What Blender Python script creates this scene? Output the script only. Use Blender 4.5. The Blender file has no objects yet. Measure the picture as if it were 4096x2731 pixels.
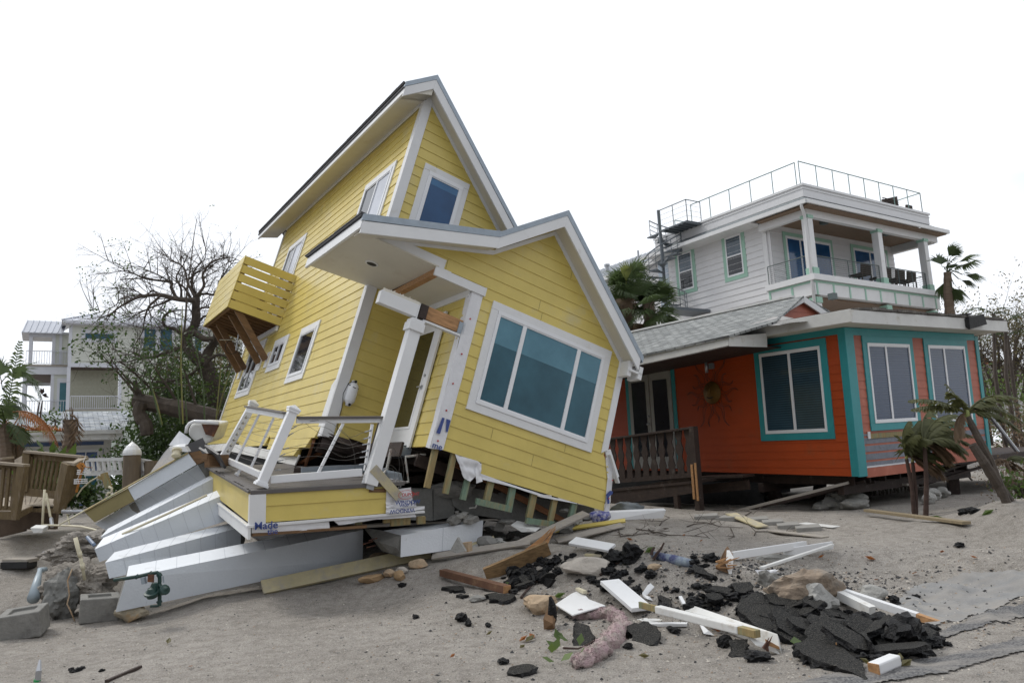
import bpy, bmesh, math, random
from mathutils import Vector, Matrix, noise
random.seed(7)
SC = bpy.context.scene
COL = SC.collection
R = math.radians
# ------------------------------------------------------------------ camera
CAMZ = 1.68
FPX = 3185.0                      # 28 mm lens on a 36 mm sensor, 4096 px wide
PITCH, ROLL = R(8.92), R(-3.02)
cam_d = bpy.data.cameras.new('camera'); cam = bpy.data.objects.new('camera', cam_d); COL.objects.link(cam)
_f = Vector((0, math.cos(PITCH), math.sin(PITCH))); _u = Vector((0, -math.sin(PITCH), math.cos(PITCH))); _r = Vector((1, 0, 0))
_cr, _sr = math.cos(ROLL), math.sin(ROLL)
CX = _r*_cr + _u*_sr; CY = _u*_cr - _r*_sr; CZ = -_f
CAM = Vector((0, 0, CAMZ))
cam.matrix_world = Matrix(((CX.x, CY.x, CZ.x, 0), (CX.y, CY.y, CZ.y, 0), (CX.z, CY.z, CZ.z, CAMZ), (0, 0, 0, 1)))
cam_d.sensor_width = 36; cam_d.lens = FPX/4096*36; cam_d.clip_end = 5000; cam_d.clip_start = .05
cam_d.dof.use_dof = True; cam_d.dof.focus_distance = 12.0; cam_d.dof.aperture_fstop = 4.0
SC.camera = cam
# ------------------------------------------------------------------ world, sun, exposure
SUN_EL, SUN_AZ = R(52), R(-62)     # azimuth from +Y towards +X
SUNDIR = Vector((math.sin(SUN_AZ)*math.cos(SUN_EL), math.cos(SUN_AZ)*math.cos(SUN_EL), math.sin(SUN_EL)))
W = bpy.data.worlds.new('World'); SC.world = W; W.use_nodes = True
nt = W.node_tree; N = nt.nodes; LK = nt.links
for n in list(N): N.remove(n)
out = N.new('ShaderNodeOutputWorld'); bg = N.new('ShaderNodeBackground'); LK.new(bg.outputs[0], out.inputs[0])
bg.inputs[1].default_value = .12
sky = N.new('ShaderNodeTexSky'); sky.sky_type = 'NISHITA'; sky.sun_disc = False
sky.sun_elevation = SUN_EL; sky.sun_rotation = SUN_AZ; sky.air_density = 1.0; sky.dust_density = 2.0
tc = N.new('ShaderNodeTexCoord'); mp = N.new('ShaderNodeMapping'); mp.inputs['Scale'].default_value = (1, 1, 2.6)
LK.new(tc.outputs['Generated'], mp.inputs[0])
nz = N.new('ShaderNodeTexNoise'); nz.inputs['Scale'].default_value = 2.3; nz.inputs['Detail'].default_value = 7; nz.inputs['Roughness'].default_value = .52
LK.new(mp.outputs[0], nz.inputs['Vector'])
rp = N.new('ShaderNodeValToRGB'); rp.color_ramp.elements[0].position = .27; rp.color_ramp.elements[1].position = .40; rp.color_ramp.elements[0].color = (.72, .72, .72, 1)
LK.new(nz.outputs['Fac'], rp.inputs[0])
nz2 = N.new('ShaderNodeTexNoise'); nz2.inputs['Scale'].default_value = 3.1; nz2.inputs['Detail'].default_value = 4
LK.new(mp.outputs[0], nz2.inputs['Vector'])
dot = N.new('ShaderNodeVectorMath'); dot.operation = 'DOT_PRODUCT'; dot.inputs[1].default_value = (.10, .72, .69)
LK.new(tc.outputs['Generated'], dot.inputs[0])
# cloud brightness: bright towards the hidden sun, greyer away from it
br = N.new('ShaderNodeMapRange'); br.inputs['From Min'].default_value = -1; br.inputs['From Max'].default_value = .9
br.inputs['To Min'].default_value = 4.2; br.inputs['To Max'].default_value = 7.3
LK.new(dot.outputs['Value'], br.inputs['Value'])
mm = N.new('ShaderNodeMath'); mm.operation = 'MULTIPLY_ADD'; mm.inputs[1].default_value = 3.4
LK.new(nz2.outputs['Fac'], mm.inputs[0]); LK.new(br.outputs[0], mm.inputs[2])
# low sky behind the camera dimmed to stand in for unseen street surroundings
sp3 = N.new('ShaderNodeSeparateXYZ'); LK.new(tc.outputs['Generated'], sp3.inputs[0])
bk_ = N.new('ShaderNodeMapRange'); bk_.inputs['From Min'].default_value = .1; bk_.inputs['From Max'].default_value = -.5; LK.new(sp3.outputs['Y'], bk_.inputs['Value'])
lw_ = N.new('ShaderNodeMapRange'); lw_.interpolation_type = 'SMOOTHSTEP'; lw_.inputs['From Min'].default_value = .55; lw_.inputs['From Max'].default_value = .05; LK.new(sp3.outputs['Z'], lw_.inputs['Value'])
pr_ = N.new('ShaderNodeMath'); pr_.operation = 'MULTIPLY'; LK.new(bk_.outputs[0], pr_.inputs[0]); LK.new(lw_.outputs[0], pr_.inputs[1])
iv_ = N.new('ShaderNodeMath'); iv_.operation = 'MULTIPLY_ADD'; iv_.inputs[1].default_value = -.62; iv_.inputs[2].default_value = 1.0; LK.new(pr_.outputs[0], iv_.inputs[0])
m4_ = N.new('ShaderNodeMath'); m4_.operation = 'MULTIPLY'; LK.new(mm.outputs[0], m4_.inputs[0]); LK.new(iv_.outputs[0], m4_.inputs[1])
cc = N.new('ShaderNodeVectorMath'); cc.operation = 'SCALE'; cc.inputs[0].default_value = (.95, .985, 1.045)
LK.new(m4_.outputs[0], cc.inputs['Scale'])
mx = N.new('ShaderNodeMix'); mx.data_type = 'RGBA'
LK.new(rp.outputs[0], mx.inputs['Factor']); LK.new(sky.outputs[0], mx.inputs[6]); LK.new(cc.outputs[0], mx.inputs[7])
LK.new(mx.outputs[2], bg.inputs[0])
sd = bpy.data.lights.new('sun', 'SUN'); sun = bpy.data.objects.new('sun', sd); COL.objects.link(sun)
sd.energy = 1.45; sd.angle = R(14); sd.color = (1, .965, .9)
sun.rotation_euler = SUNDIR.to_track_quat('Z', 'Y').to_euler(); sun.location = (-10, 0, 30)
SC.view_settings.view_transform = 'Standard'; SC.view_settings.look = 'None'; SC.view_settings.exposure = 0.1; SC.view_settings.gamma = 1
# ------------------------------------------------------------------ where things in the photograph stand
REG = {'A': (1050, 280, 1.912), 'B': (800, 1000, 1.844), 'C': (1200, 780, 2.613), 'D': (1300, 1050, 1.844), 'E': (1850, 800, 2.091), 'F': (1650, 1100, 1.4257),
       'O': (2350, 1150, 1.651), 'R': (3250, 1150, 1.65), 'W': (3000, 600, 2.24), 'V': (2350, 750, 2.6133), 'K': (60, 1220, 3.92), 'L': (0, 1600, 3.1367),
       'T': (350, 850, 1.845), 'Z1': (300, 1600, 2.413), 'Z3': (800, 1550, 2.412), 'Z4': (1500, 1700, 2.352), 'Z2': (750, 1550, 1.742),
       'S1': (1600, 1950, 2.007), 'S2': (2400, 1950, 2.008), 'S3': (3100, 1950, 2.008), 'N': (0, 1600, 1.387), 'Y': (3700, 950, 2.851), 'X': (3350, 1850, 3.153),
       'P': (0, 0, 1.0), 'M': (0, 1450, 3.136), 'H': (2300, 550, 1.3096)}
def px(p):
    if len(p) == 3:
        o = REG[p[0]]; return (o[0]+p[1]/o[2], o[1]+p[2]/o[2])
    return p
def ray(p):
    x, y = px(p); return (CX*((x-2048)/FPX) - CY*((y-1365.5)/FPX) - CZ).normalized()
def at(p, Y):
    """the point at distance Y in front of the photographer that the photo shows at p"""
    d = ray(p); return CAM + d*(Y/d.y)
def atz(p, z):
    d = ray(p); return CAM + d*((z-CAMZ)/d.z)
class Frame:
    def __init__(s, o, ex, ey, ez): s.o = Vector(o); s.a = (Vector(ex), Vector(ey), Vector(ez))
    def w(s, v): return s.o + s.a[0]*v[0] + s.a[1]*v[1] + s.a[2]*v[2]
    def l(s, P): d = Vector(P)-s.o; return Vector((d.dot(s.a[0]), d.dot(s.a[1]), d.dot(s.a[2])))
    def hit(s, p, ax, val):
        d = ray(p); n = s.a[ax]; t = (s.o+n*val-CAM).dot(n)/d.dot(n); return s.l(CAM+d*t)
    def mat(s):
        a = s.a; o = s.o
        return Matrix(((a[0].x, a[1].x, a[2].x, o.x), (a[0].y, a[1].y, a[2].y, o.y), (a[0].z, a[1].z, a[2].z, o.z), (0, 0, 0, 1)))
def azframe(o, deg):
    c, s_ = math.cos(R(deg)), math.sin(R(deg)); return Frame(o, (c, s_, 0), (-s_, c, 0), (0, 0, 1))
# ------------------------------------------------------------------ materials
MATS = {}
def mat(name, col, rough=.6, var=.12, scale=3.0, bump=.0, bscale=40.0, metal=0.0, spec=.5, stain=None, stain_amt=.0, stain_scale=1.5, col2=None, stretch=None, coat=0, trans=0):
    if name in MATS: return MATS[name]
    m = bpy.data.materials.new(name); m.use_nodes = True; t = m.node_tree; n = t.nodes; b = n['Principled BSDF']
    c = n.new('ShaderNodeTexCoord'); v = c.outputs['Object']
    if stretch:
        mpn = n.new('ShaderNodeMapping'); mpn.inputs['Scale'].default_value = stretch; t.links.new(v, mpn.inputs[0]); v = mpn.outputs[0]
    a = n.new('ShaderNodeTexNoise'); a.inputs['Scale'].default_value = scale; a.inputs['Detail'].default_value = 8; a.inputs['Roughness'].default_value = .62
    t.links.new(v, a.inputs['Vector'])
    r = n.new('ShaderNodeValToRGB'); e = r.color_ramp.elements
    lo = [x*(1-var) for x in col]; hi = [min(1, x*(1+var)) for x in (col2 or col)]
    e[0].position = .3; e[0].color = (*lo, 1); e[1].position = .72; e[1].color = (*hi, 1)
    t.links.new(a.outputs['Fac'], r.inputs[0]); cout = r.outputs[0]
    if stain:
        s = n.new('ShaderNodeTexNoise'); s.inputs['Scale'].default_value = stain_scale; s.inputs['Detail'].default_value = 10; s.inputs['Roughness'].default_value = .7
        t.links.new(v, s.inputs['Vector'])
        rr = n.new('ShaderNodeValToRGB'); rr.color_ramp.elements[0].position = .62-stain_amt*.4; rr.color_ramp.elements[1].position = .80-stain_amt*.3
        t.links.new(s.outputs['Fac'], rr.inputs[0])
        mx = n.new('ShaderNodeMix'); mx.data_type = 'RGBA'; t.links.new(rr.outputs[0], mx.inputs['Factor']); t.links.new(cout, mx.inputs[6]); mx.inputs[7].default_value = (*stain, 1)
        cout = mx.outputs[2]
    t.links.new(cout, b.inputs['Base Color'])
    b.inputs['Roughness'].default_value = rough; b.inputs['Metallic'].default_value = metal; b.inputs['Specular IOR Level'].default_value = spec
    b.inputs['Coat Weight'].default_value = coat
    if trans:
        b.inputs['Subsurface Weight'].default_value = 0
    if bump:
        q = n.new('ShaderNodeTexNoise'); q.inputs['Scale'].default_value = bscale; q.inputs['Detail'].default_value = 6
        t.links.new(v, q.inputs['Vector']); bb = n.new('ShaderNodeBump'); bb.inputs['Strength'].default_value = bump; bb.inputs['Distance'].default_value = .02
        t.links.new(q.outputs['Fac'], bb.inputs['Height']); t.links.new(bb.outputs[0], b.inputs['Normal'])
    MATS[name] = m; return m
def glass(name, col, rough=.04, tint2=None, scale=.6):
    return mat(name, col, rough, .25, scale, spec=.55, col2=tint2, coat=.12)
YEL = mat('yellow_siding_paint', (.63, .50, .135), .36, .07, 1.3, .12, 60, stain=(.60, .52, .27), stain_amt=.16, stain_scale=1.1, col2=(.67, .535, .15))
YELW = mat('weathered_yellow_paint', (.50, .44, .27), .7, .15, 4, .25, 50, stain=(.36, .33, .29), stain_amt=.4, stain_scale=5)
WHT = mat('white_trim_paint', (.74, .745, .75), .42, .04, 2.5, .06, 50, stain=(.60, .58, .53), stain_amt=.05, stain_scale=3)
WHTD = mat('dirty_white_paint', (.68, .68, .66), .55, .08, 3, .12, 45, stain=(.45, .40, .33), stain_amt=.17, stain_scale=4)
SOF = mat('soffit_board', (.66, .63, .55), .6, .05, 1.6, .06, 60, stain=(.55, .50, .41), stain_amt=.10, stain_scale=2)
VIN = mat('white_vinyl', (.80, .81, .83), .3, .03, 2, .03, 40, coat=.2)
GLV = mat('galvanised_flashing', (.33, .38, .43), .38, .12, 9, .08, 80, metal=.55)
SHG = mat('dark_shingle_edge', (.06, .06, .065), .9, .3, 30, .5, 80)
GLB = glass('blue_window_glass', (.010, .055, .15), .05, (.02, .09, .22))
GLT = glass('teal_window_glass', (.016, .062, .090), .05, (.045, .135, .18), .5)
GLD = glass('dark_window_glass', (.016, .018, .024), .05, (.03, .034, .042))
GLS = glass('pale_blind_behind_glass', (.40, .43, .50), .12, (.46, .48, .55))
GLO = glass('olive_door_glass', (.030, .028, .012), .06, (.045, .042, .018))
BRN = mat('brown_treated_wood', (.17, .095, .045), .75, .3, 6, .3, 35, stretch=(1, 1, 6))
WOO = mat('fresh_broken_wood', (.36, .19, .08), .7, .25, 5, .3, 30, stretch=(1, 6, 6), col2=(.46, .25, .11))
PLY = mat('pale_framing_lumber', (.30, .225, .10), .75, .25, 5, .25, 25, stretch=(6, 6, 1), stain=(.19, .24, .15), stain_amt=.4, stain_scale=1.6)
GRN = mat('green_treated_stud', (.16, .235, .17), .75, .25, 5, .25, 25, stretch=(6, 6, 1), stain=(.27, .22, .11), stain_amt=.4, stain_scale=2)
GRY = mat('grey_weathered_board', (.33, .30, .265), .8, .16, 6, .3, 30, stretch=(1, 5, 5), stain=(.48, .42, .22), stain_amt=.12, stain_scale=3)
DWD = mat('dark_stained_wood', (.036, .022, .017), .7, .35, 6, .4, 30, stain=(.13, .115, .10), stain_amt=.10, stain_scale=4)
CON = mat('grey_concrete', (.225, .22, .205), .9, .22, 5, .6, 30, stain=(.11, .105, .10), stain_amt=.25, stain_scale=2.2)
COND = mat('dark_wet_concrete', (.17, .17, .16), .85, .25, 3, .6, 22, stain=(.22, .215, .20), stain_amt=.22, stain_scale=3)
RUB = mat('pale_rubble_concrete', (.34, .335, .315), .95, .18, 8, .8, 30)
COLW = mat('white_painted_block', (.76, .79, .83), .55, .05, 1.5, .22, 35, stain=(.42, .42, .40), stain_amt=.06, stain_scale=3)
COLG = mat('shaded_white_block', (.62, .66, .71), .6, .06, 1.5, .25, 35, stain=(.24, .24, .24), stain_amt=.05, stain_scale=1.2)  # white block paint darkened to carry the shade on the column faces
ASP = mat('broken_asphalt', (.006, .006, .007), .55, .6, 22, 1.0, 55, stain=(.13, .12, .105), stain_amt=.10, stain_scale=38, spec=.3)
ASPT = mat('asphalt_top_face', (.012, .0118, .0115), .75, .6, 30, 1.0, 60, stain=(.15, .14, .12), stain_amt=.30, stain_scale=95, spec=.25)
STN = mat('tan_stone', (.44, .33, .22), .9, .28, 7, .7, 25, stain=(.35, .16, .06), stain_amt=.25, stain_scale=4)
PVC = mat('cream_pvc_pipe', (.62, .57, .42), .45, .1, 5, .05, 40)
RST = mat('rusty_metal', (.10, .045, .03), .85, .4, 6, .5, 40, stain=(.26, .11, .04), stain_amt=.3, stain_scale=7)
STL = mat('brushed_sheet_metal', (.42, .43, .45), .35, .12, 3, .1, 40, metal=.75)
DGM = mat('dark_sheet_metal', (.10, .10, .105), .5, .3, 2, .15, 30, metal=.3, stain=(.20, .16, .12), stain_amt=.15)
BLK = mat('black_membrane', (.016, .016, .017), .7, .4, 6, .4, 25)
PNK = mat('pink_insulation', (.42, .30, .31), 1.0, .25, 18, .9, 60, stain=(.33, .30, .26), stain_amt=.5, stain_scale=9)
DEK = mat('grey_composite_decking', (.115, .105, .10), .6, .12, 3, .2, 30, stretch=(1, 8, 1))
WRP = mat('white_house_wrap', (.72, .72, .74), .35, .06, 4, .25, 14, coat=.1)
BLU = mat('blue_print', (.04, .07, .25), .5, .1, 3)
RED = mat('red_print', (.45, .05, .05), .5, .1, 3)
CBL = mat('steel_cable', (.16, .15, .14), .5, .1, 5, metal=.6)
def lerp_(a, b, t): return a+(b-a)*t
JNT = mat('dark_joint_gap', (.16, .12, .04), .8, .1)
# ------------------------------------------------------------------ mesh builder
class MB:
    def __init__(s, joint=False): s.v = []; s.f = []; s.m = []; s.joint = joint
    def add(s, vs, fs, mi=0):
        b = len(s.v); s.v += [tuple(x) for x in vs]; s.f += [tuple(b+i for i in f) for f in fs]; s.m += [mi]*len(fs); return s
    def hexa(s, p, mi=0):
        """p: bottom 4 then top 4, same winding"""
        return s.add(p, [(0, 3, 2, 1), (4, 5, 6, 7), (0, 1, 5, 4), (1, 2, 6, 5), (2, 3, 7, 6), (3, 0, 4, 7)], mi)
    def box(s, x0, x1, y0, y1, z0, z1, mi=0):
        return s.hexa([(x0, y0, z0), (x1, y0, z0), (x1, y1, z0), (x0, y1, z0), (x0, y0, z1), (x1, y0, z1), (x1, y1, z1), (x0, y1, z1)], mi)
    def beam(s, p, q, w, h, up=(0, 0, 1), mi=0, taper=1.0):
        p, q = Vector(p), Vector(q); d = (q-p).normalized(); u = Vector(up); sd_ = d.cross(u)
        if sd_.length < 1e-4: sd_ = d.cross(Vector((1, 0, 0)))
        sd_.normalize(); u = sd_.cross(d).normalized(); a = sd_*w/2; b = u*h/2; t = taper
        return s.hexa([p-a-b, p+a-b, q+a*t-b*t, q-a*t-b*t, p-a+b, p+a+b, q+a*t+b*t, q-a*t+b*t], mi)
    def prism(s, poly, vec, mi=0):
        n = len(poly); vec = Vector(vec); a = [Vector(x) for x in poly]; b = [x+vec for x in a]
        return s.add(a+b, [tuple(range(n))[::-1], tuple(range(n, 2*n))]+[(i, (i+1) % n, n+(i+1) % n, n+i) for i in range(n)], mi)
    def tube(s, pts, rad, n=8, mi=0, cap=True):
        pts = [Vector(x) for x in pts]
        if not hasattr(rad, '__len__'): rad = [rad]*len(pts)
        vs = []; fs = []; prev = None
        for i, p in enumerate(pts):
            d = (pts[min(i+1, len(pts)-1)]-pts[max(i-1, 0)]).normalized()
            if prev is None: a = d.cross(Vector((.13, .21, .97)) if abs(d.z) < .9 else Vector((1, .1, 0))).normalized()
            else:
                a = prev - d*prev.dot(d)
                if a.length < 1e-5: a = d.orthogonal()
                a.normalize()
            prev = a; b = d.cross(a)
            for k in range(n):
                t = 2*math.pi*k/n; vs.append(p+(a*math.cos(t)+b*math.sin(t))*rad[i])
        for i in range(len(pts)-1):
            for k in range(n): fs.append((i*n+k, i*n+(k+1) % n, (i+1)*n+(k+1) % n, (i+1)*n+k))
        if cap: fs.append(tuple(range(n))[::-1]); fs.append(tuple(range((len(pts)-1)*n, len(pts)*n)))
        return s.add(vs, fs, mi)
    def lathe(s, base, axis, prof, n=16, mi=0):
        base = Vector(base); axis = Vector(axis).normalized(); return s.tube([base+axis*h for h, r in prof], [max(r, .0005) for h, r in prof], n, mi)
    def hull(s, pts, mi=0):
        bm = bmesh.new()
        for p in pts: bm.verts.new(p)
        r = bmesh.ops.convex_hull(bm, input=bm.verts); bm.verts.ensure_lookup_table()
        used = [v for v in bm.verts if v.link_faces]; ix = {v: i for i, v in enumerate(used)}
        vs = [v.co.copy() for v in used]; fs = [tuple(ix[v] for v in f.verts) for f in bm.faces]; bm.free()
        return s.add(vs, fs, mi)
    def lap(s, o, u, v, n, poly, v0, expo=.184, t=.0105, back=0.0, mi=0, jit=0.0):
        """lap siding: rows of boards over the polygon poly[(a,b)] in the plane o+a*u+b*v, facing n"""
        o, u, v, n = Vector(o), Vector(u), Vector(v), Vector(n); lo = min(p[1] for p in poly); hi = max(p[1] for p in poly)
        k = math.floor((lo-v0)/expo)
        while v0+k*expo < hi:
            a = v0+k*expo; b = a+expo; k += 1
            q = clip(clip(poly, a, True), b, False)
            if len(q) < 3: continue
            if max(p[1] for p in q)-min(p[1] for p in q) < .004: continue
            jj = random.uniform(-jit, jit)
            P = lambda c, d: o+u*c[0]+v*c[1]+n*d
            s.add([P(c, t*(1-(c[1]-a)/expo)+.003+back+jj) for c in q], [tuple(range(len(q)))], mi)
            if s.joint and max(p[0] for p in q)-min(p[0] for p in q) > 1.6 and random.random() < .5:
                jx = lerp_(min(p[0] for p in q), max(p[0] for p in q), random.uniform(.2, .8)); y0_, y1_ = a+.004, b-.012
                if y1_ < max(p[1] for p in q) and y0_ > min(p[1] for p in q)-.01: s.add([P((jx, y0_), t+.0045+back+jj), P((jx+.006, y0_), t+.0045+back+jj), P((jx+.006, y1_), t*.12+.0045+back+jj), P((jx, y1_), t*.12+.0045+back+jj)], [(0, 1, 2, 3)], 1)
            lw = min(p[1] for p in q); e = [p[0] for p in q if p[1] < lw+.002]
            if len(e) >= 2:
                l, r = min(e), max(e); s.add([P((l, lw), t+.003+back+jj), P((r, lw), t+.003+back+jj), P((r, lw), back), P((l, lw), back)], [(0, 1, 2, 3)], mi)
        return s
    def build(s, name, m, parent=None, smooth=False, bevel=0, origin=None, cuts=0):
        me = bpy.data.meshes.new(name)
        vs = s.v
        if origin is not None: vs = [(a[0]-origin[0], a[1]-origin[1], a[2]-origin[2]) for a in vs]
        me.from_pydata(vs, [], s.f)
        ms = m if isinstance(m, (list, tuple)) else [m]
        for x in ms: me.materials.append(x)
        if len(ms) > 1: me.polygons.foreach_set('material_index', s.m)
        if smooth: me.polygons.foreach_set('use_smooth', [True]*len(me.polygons))
        me.validate(); me.update()
        bm = bmesh.new(); bm.from_mesh(me); bmesh.ops.recalc_face_normals(bm, faces=bm.faces); bm.to_mesh(me); bm.free()
        ob = bpy.data.objects.new(name, me); COL.objects.link(ob)
        if parent is not None: ob.parent = parent
        elif origin is not None: ob.location = origin
        if bevel:
            b = ob.modifiers.new('bevel', 'BEVEL'); b.width = bevel; b.segments = 2; b.limit_method = 'ANGLE'; b.angle_limit = R(40)
        return ob
def clip(poly, h, above):
    r = []; n = len(poly)
    for i in range(n):
        a, b = poly[i], poly[(i+1) % n]; ia = (a[1] >= h) if above else (a[1] <= h); ib = (b[1] >= h) if above else (b[1] <= h)
        if ia: r.append(a)
        if ia != ib:
            t = (h-a[1])/(b[1]-a[1]); r.append((a[0]+(b[0]-a[0])*t, h))
    return r
def tag(o, label=None, cat=None, group=None, kind=None):
    if label: o['label'] = label
    if cat: o['category'] = cat
    if group: o['group'] = group
    if kind: o['kind'] = kind
    return o
def thing(name, loc, label, cat, group=None, frame=None):
    o = bpy.data.objects.new(name, None); COL.objects.link(o); o.empty_display_size = .2
    if frame: o.matrix_world = frame.mat()
    else: o.location = loc
    return tag(o, label, cat, group)
def one(mb, name, m, label, cat, group=None, origin=None, **k):
    """a thing that is a single mesh, its origin at its base"""
    if origin is None:
        n = len(mb.v); origin = (sum(v[0] for v in mb.v)/n, sum(v[1] for v in mb.v)/n, min(v[2] for v in mb.v))
    return tag(mb.build(name, m, None, origin=origin, **k), label, cat, group)
def text_mesh(s, size, m, parent, o, u, v, name='printing', extrude=.0015, align='LEFT', origin=None):
    c = bpy.data.curves.new('t', 'FONT'); c.body = s; c.size = size; c.align_x = align; c.extrude = extrude; c.offset = size*.012
    t = bpy.data.objects.new('t', c); COL.objects.link(t); bpy.context.view_layer.update()
    me = bpy.data.meshes.new_from_object(t.evaluated_get(bpy.context.evaluated_depsgraph_get())); bpy.data.objects.remove(t)
    o, u, v = Vector(o), Vector(u).normalized(), Vector(v).normalized(); n = u.cross(v)
    for vt in me.vertices: vt.co = o+u*vt.co.x+v*vt.co.y+n*vt.co.z
    me.materials.clear(); me.materials.append(m); ob = bpy.data.objects.new(name, me); COL.objects.link(ob); ob.parent = parent
    return ob
# ------------------------------------------------------------------ ground
CTRL = [((0, 2731), 0), ((600, 2731), 0), ((1300, 2731), 0), ((2100, 2731), 0), ((2900, 2731), 0), ((3600, 2731), 0), ((4096, 2731), -.02),
        ((4096, 2450), -.02), ((3700, 2450), 0), ((3900, 2250), .12), ((3500, 2300), .12), ((500, 2425), .13), ((1000, 2370), .18), ((1480, 2260), .30), ((1700, 2200), .45),
        ((250, 2560), .0), ((410, 2480), .05), ((80, 2330), .30), ((150, 2225), .6), ((60, 2140), .85), ((300, 2130), .8), ((700, 2050), .9), ((440, 2005), 1.17), ((120, 2560), .0), ((0, 2450), .08),
        ((2420, 2085), .76), ((2100, 2170), .58), ((2680, 2065), .60), ((3000, 2060), .50), ((3390, 2050), .45), ((3700, 2085), .42), ((3500, 2160), .33), ((3950, 2170), .42), ((4096, 1995), .75),
        ((2400, 2200), .38), ((2000, 2350), .15), ((1400, 2450), .03), ((3100, 2180), .33), ((2300, 2550), .0), ((3960, 1880), .55)]
CP = [(atz(p, z).x, atz(p, z).y, z) for p, z in CTRL]
CP += [(-13.2, 26, 1.17), (-25, 40, 1.3), (12, 32, .8), (25, 45, .6), (-3, 18, .9), (1, 17, .8), (6, 21, .55), (9, 19, .5), (0, 30, 1.0), (0, 70, 1.0), (60, 70, .6), (-60, 70, 1.2), (-40, 20, .8), (-8, 18, 1.0), (16, 20, .6), (40, 20, .3), (0, 1, 0), (-15, 4, 0), (20, 4, 0), (8, 4, 0)]
MOUNDS = [(atz((2850, 2330), .2), 1.2, .75, .26), (atz((2450, 2290), .25), 1.0, .55, .20), (atz((3150, 2400), .1), .9, .55, .18), (atz((3480, 2240), .2), 1.2, .5, .10), (atz((2170, 2310), .2), .5, .3, .06), (atz((70, 2360), .3), 1.0, .75, -.20)]
def hgt(x, y):
    sw = sz = 0.0
    for a, b, z in CP:
        d = (x-a)**2+(y-b)**2+.35; w = 1/(d*d); sw += w; sz += w*z
    h = sz/sw
    for c, sx, sy, k in MOUNDS: h += k*math.exp(-((x-c.x)/sx)**2-((y-c.y)/sy)**2)
    return h
def rough(x, y):
    h = .035*noise.noise(Vector((x*.9, y*.9, 1.3))) + .018*noise.noise(Vector((x*3.1, y*3.1, 4.3)))
    m = math.exp(-((x-3.1)/3.2)**2-((y-9.3)/1.7)**2)
    if m > .01: h += m*(.10*noise.noise(Vector((x*3.5, y*3.5, 9)))+.03*noise.noise(Vector((x*9, y*9, 2))))
    h += .02*max(0, noise.noise(Vector((x*2.2+y*.8, y*1.1, 7))))
    if y < 11: h += .016*noise.noise(Vector(((x*.55-y*.83)*6.5, (x*.83+y*.55)*.5, 11)))
    return h
def hfull(x, y):
    h = hgt(x, y)
    if 3 < y < 40 and -25 < x < 30: h += rough(x, y)
    return h
def gp(p, lift=0.0):
    d = ray(p); t = 3.0/d.y; P = CAM+d*t; pr = t
    while P.z > hfull(P.x, P.y)+lift and t < 200: pr = t; t *= 1.02; P = CAM+d*t
    for _ in range(12):
        mi = (pr+t)/2; P = CAM+d*mi
        if P.z > hfull(P.x, P.y)+lift: pr = mi
        else: t = mi
    return P
SAND = bpy.data.materials.new('shelly_beach_sand'); SAND.use_nodes = True
def _sand():
    t = SAND.node_tree; n = t.nodes; L = t.links; b = n['Principled BSDF']; c = n.new('ShaderNodeTexCoord')
    def nz_(sc, det=8, ro=.6):
        x = n.new('ShaderNodeTexNoise'); x.inputs['Scale'].default_value = sc; x.inputs['Detail'].default_value = det; x.inputs['Roughness'].default_value = ro; L.new(c.outputs['Object'], x.inputs['Vector']); return x
    def ramp(src, *st):
        x = n.new('ShaderNodeValToRGB'); e = x.color_ramp.elements
        while len(e) < len(st): e.new(.5)
        for el, (p_, c_) in zip(e, st): el.position = p_; el.color = (*c_, 1)
        L.new(src, x.inputs[0]); return x
    big = ramp(nz_(.45).outputs['Fac'], (.3, (.305, .280, .250)), (.7, (.43, .40, .365)))
    mid = ramp(nz_(7, 10, .75).outputs['Fac'], (.30, (.60, .585, .56)), (.55, (1, 1, 1)), (.75, (1.15, 1.13, 1.1)))
    m1 = n.new('ShaderNodeMix'); m1.data_type = 'RGBA'; m1.blend_type = 'MULTIPLY'; m1.inputs['Factor'].default_value = 1; L.new(big.outputs[0], m1.inputs[6]); L.new(mid.outputs[0], m1.inputs[7])
    fine = ramp(nz_(75, 4, .8).outputs['Fac'], (.33, (.35, .33, .31)), (.5, (1, 1, 1)), (.70, (1.5, 1.45, 1.38)))
    m2 = n.new('ShaderNodeMix'); m2.data_type = 'RGBA'; m2.blend_type = 'MULTIPLY'; m2.inputs['Factor'].default_value = .85; L.new(m1.outputs[2], m2.inputs[6]); L.new(fine.outputs[0], m2.inputs[7])
    vo = n.new('ShaderNodeTexVoronoi'); vo.inputs['Scale'].default_value = 120; L.new(c.outputs['Object'], vo.inputs['Vector'])
    sp = ramp(vo.outputs['Color'], (.86, (0, 0, 0)), (.89, (1, 1, 1)))
    m3 = n.new('ShaderNodeMix'); m3.data_type = 'RGBA'; L.new(sp.outputs[0], m3.inputs['Factor']); L.new(m2.outputs[2], m3.inputs[6]); m3.inputs[7].default_value = (.46, .43, .38, 1)
    L.new(m3.outputs[2], b.inputs['Base Color']); b.inputs['Roughness'].default_value = .95
    bp = n.new('ShaderNodeBump'); bp.inputs['Strength'].default_value = .9; bp.inputs['Distance'].default_value = .03
    ad = n.new('ShaderNodeMath'); ad.operation = 'ADD'; L.new(nz_(14, 10, .75).outputs['Fac'], ad.inputs[0]); L.new(nz_(60, 4, .7).outputs['Fac'], ad.inputs[1]); L.new(ad.outputs[0], bp.inputs['Height']); L.new(bp.outputs[0], b.inputs['Normal'])
_sand()
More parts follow.
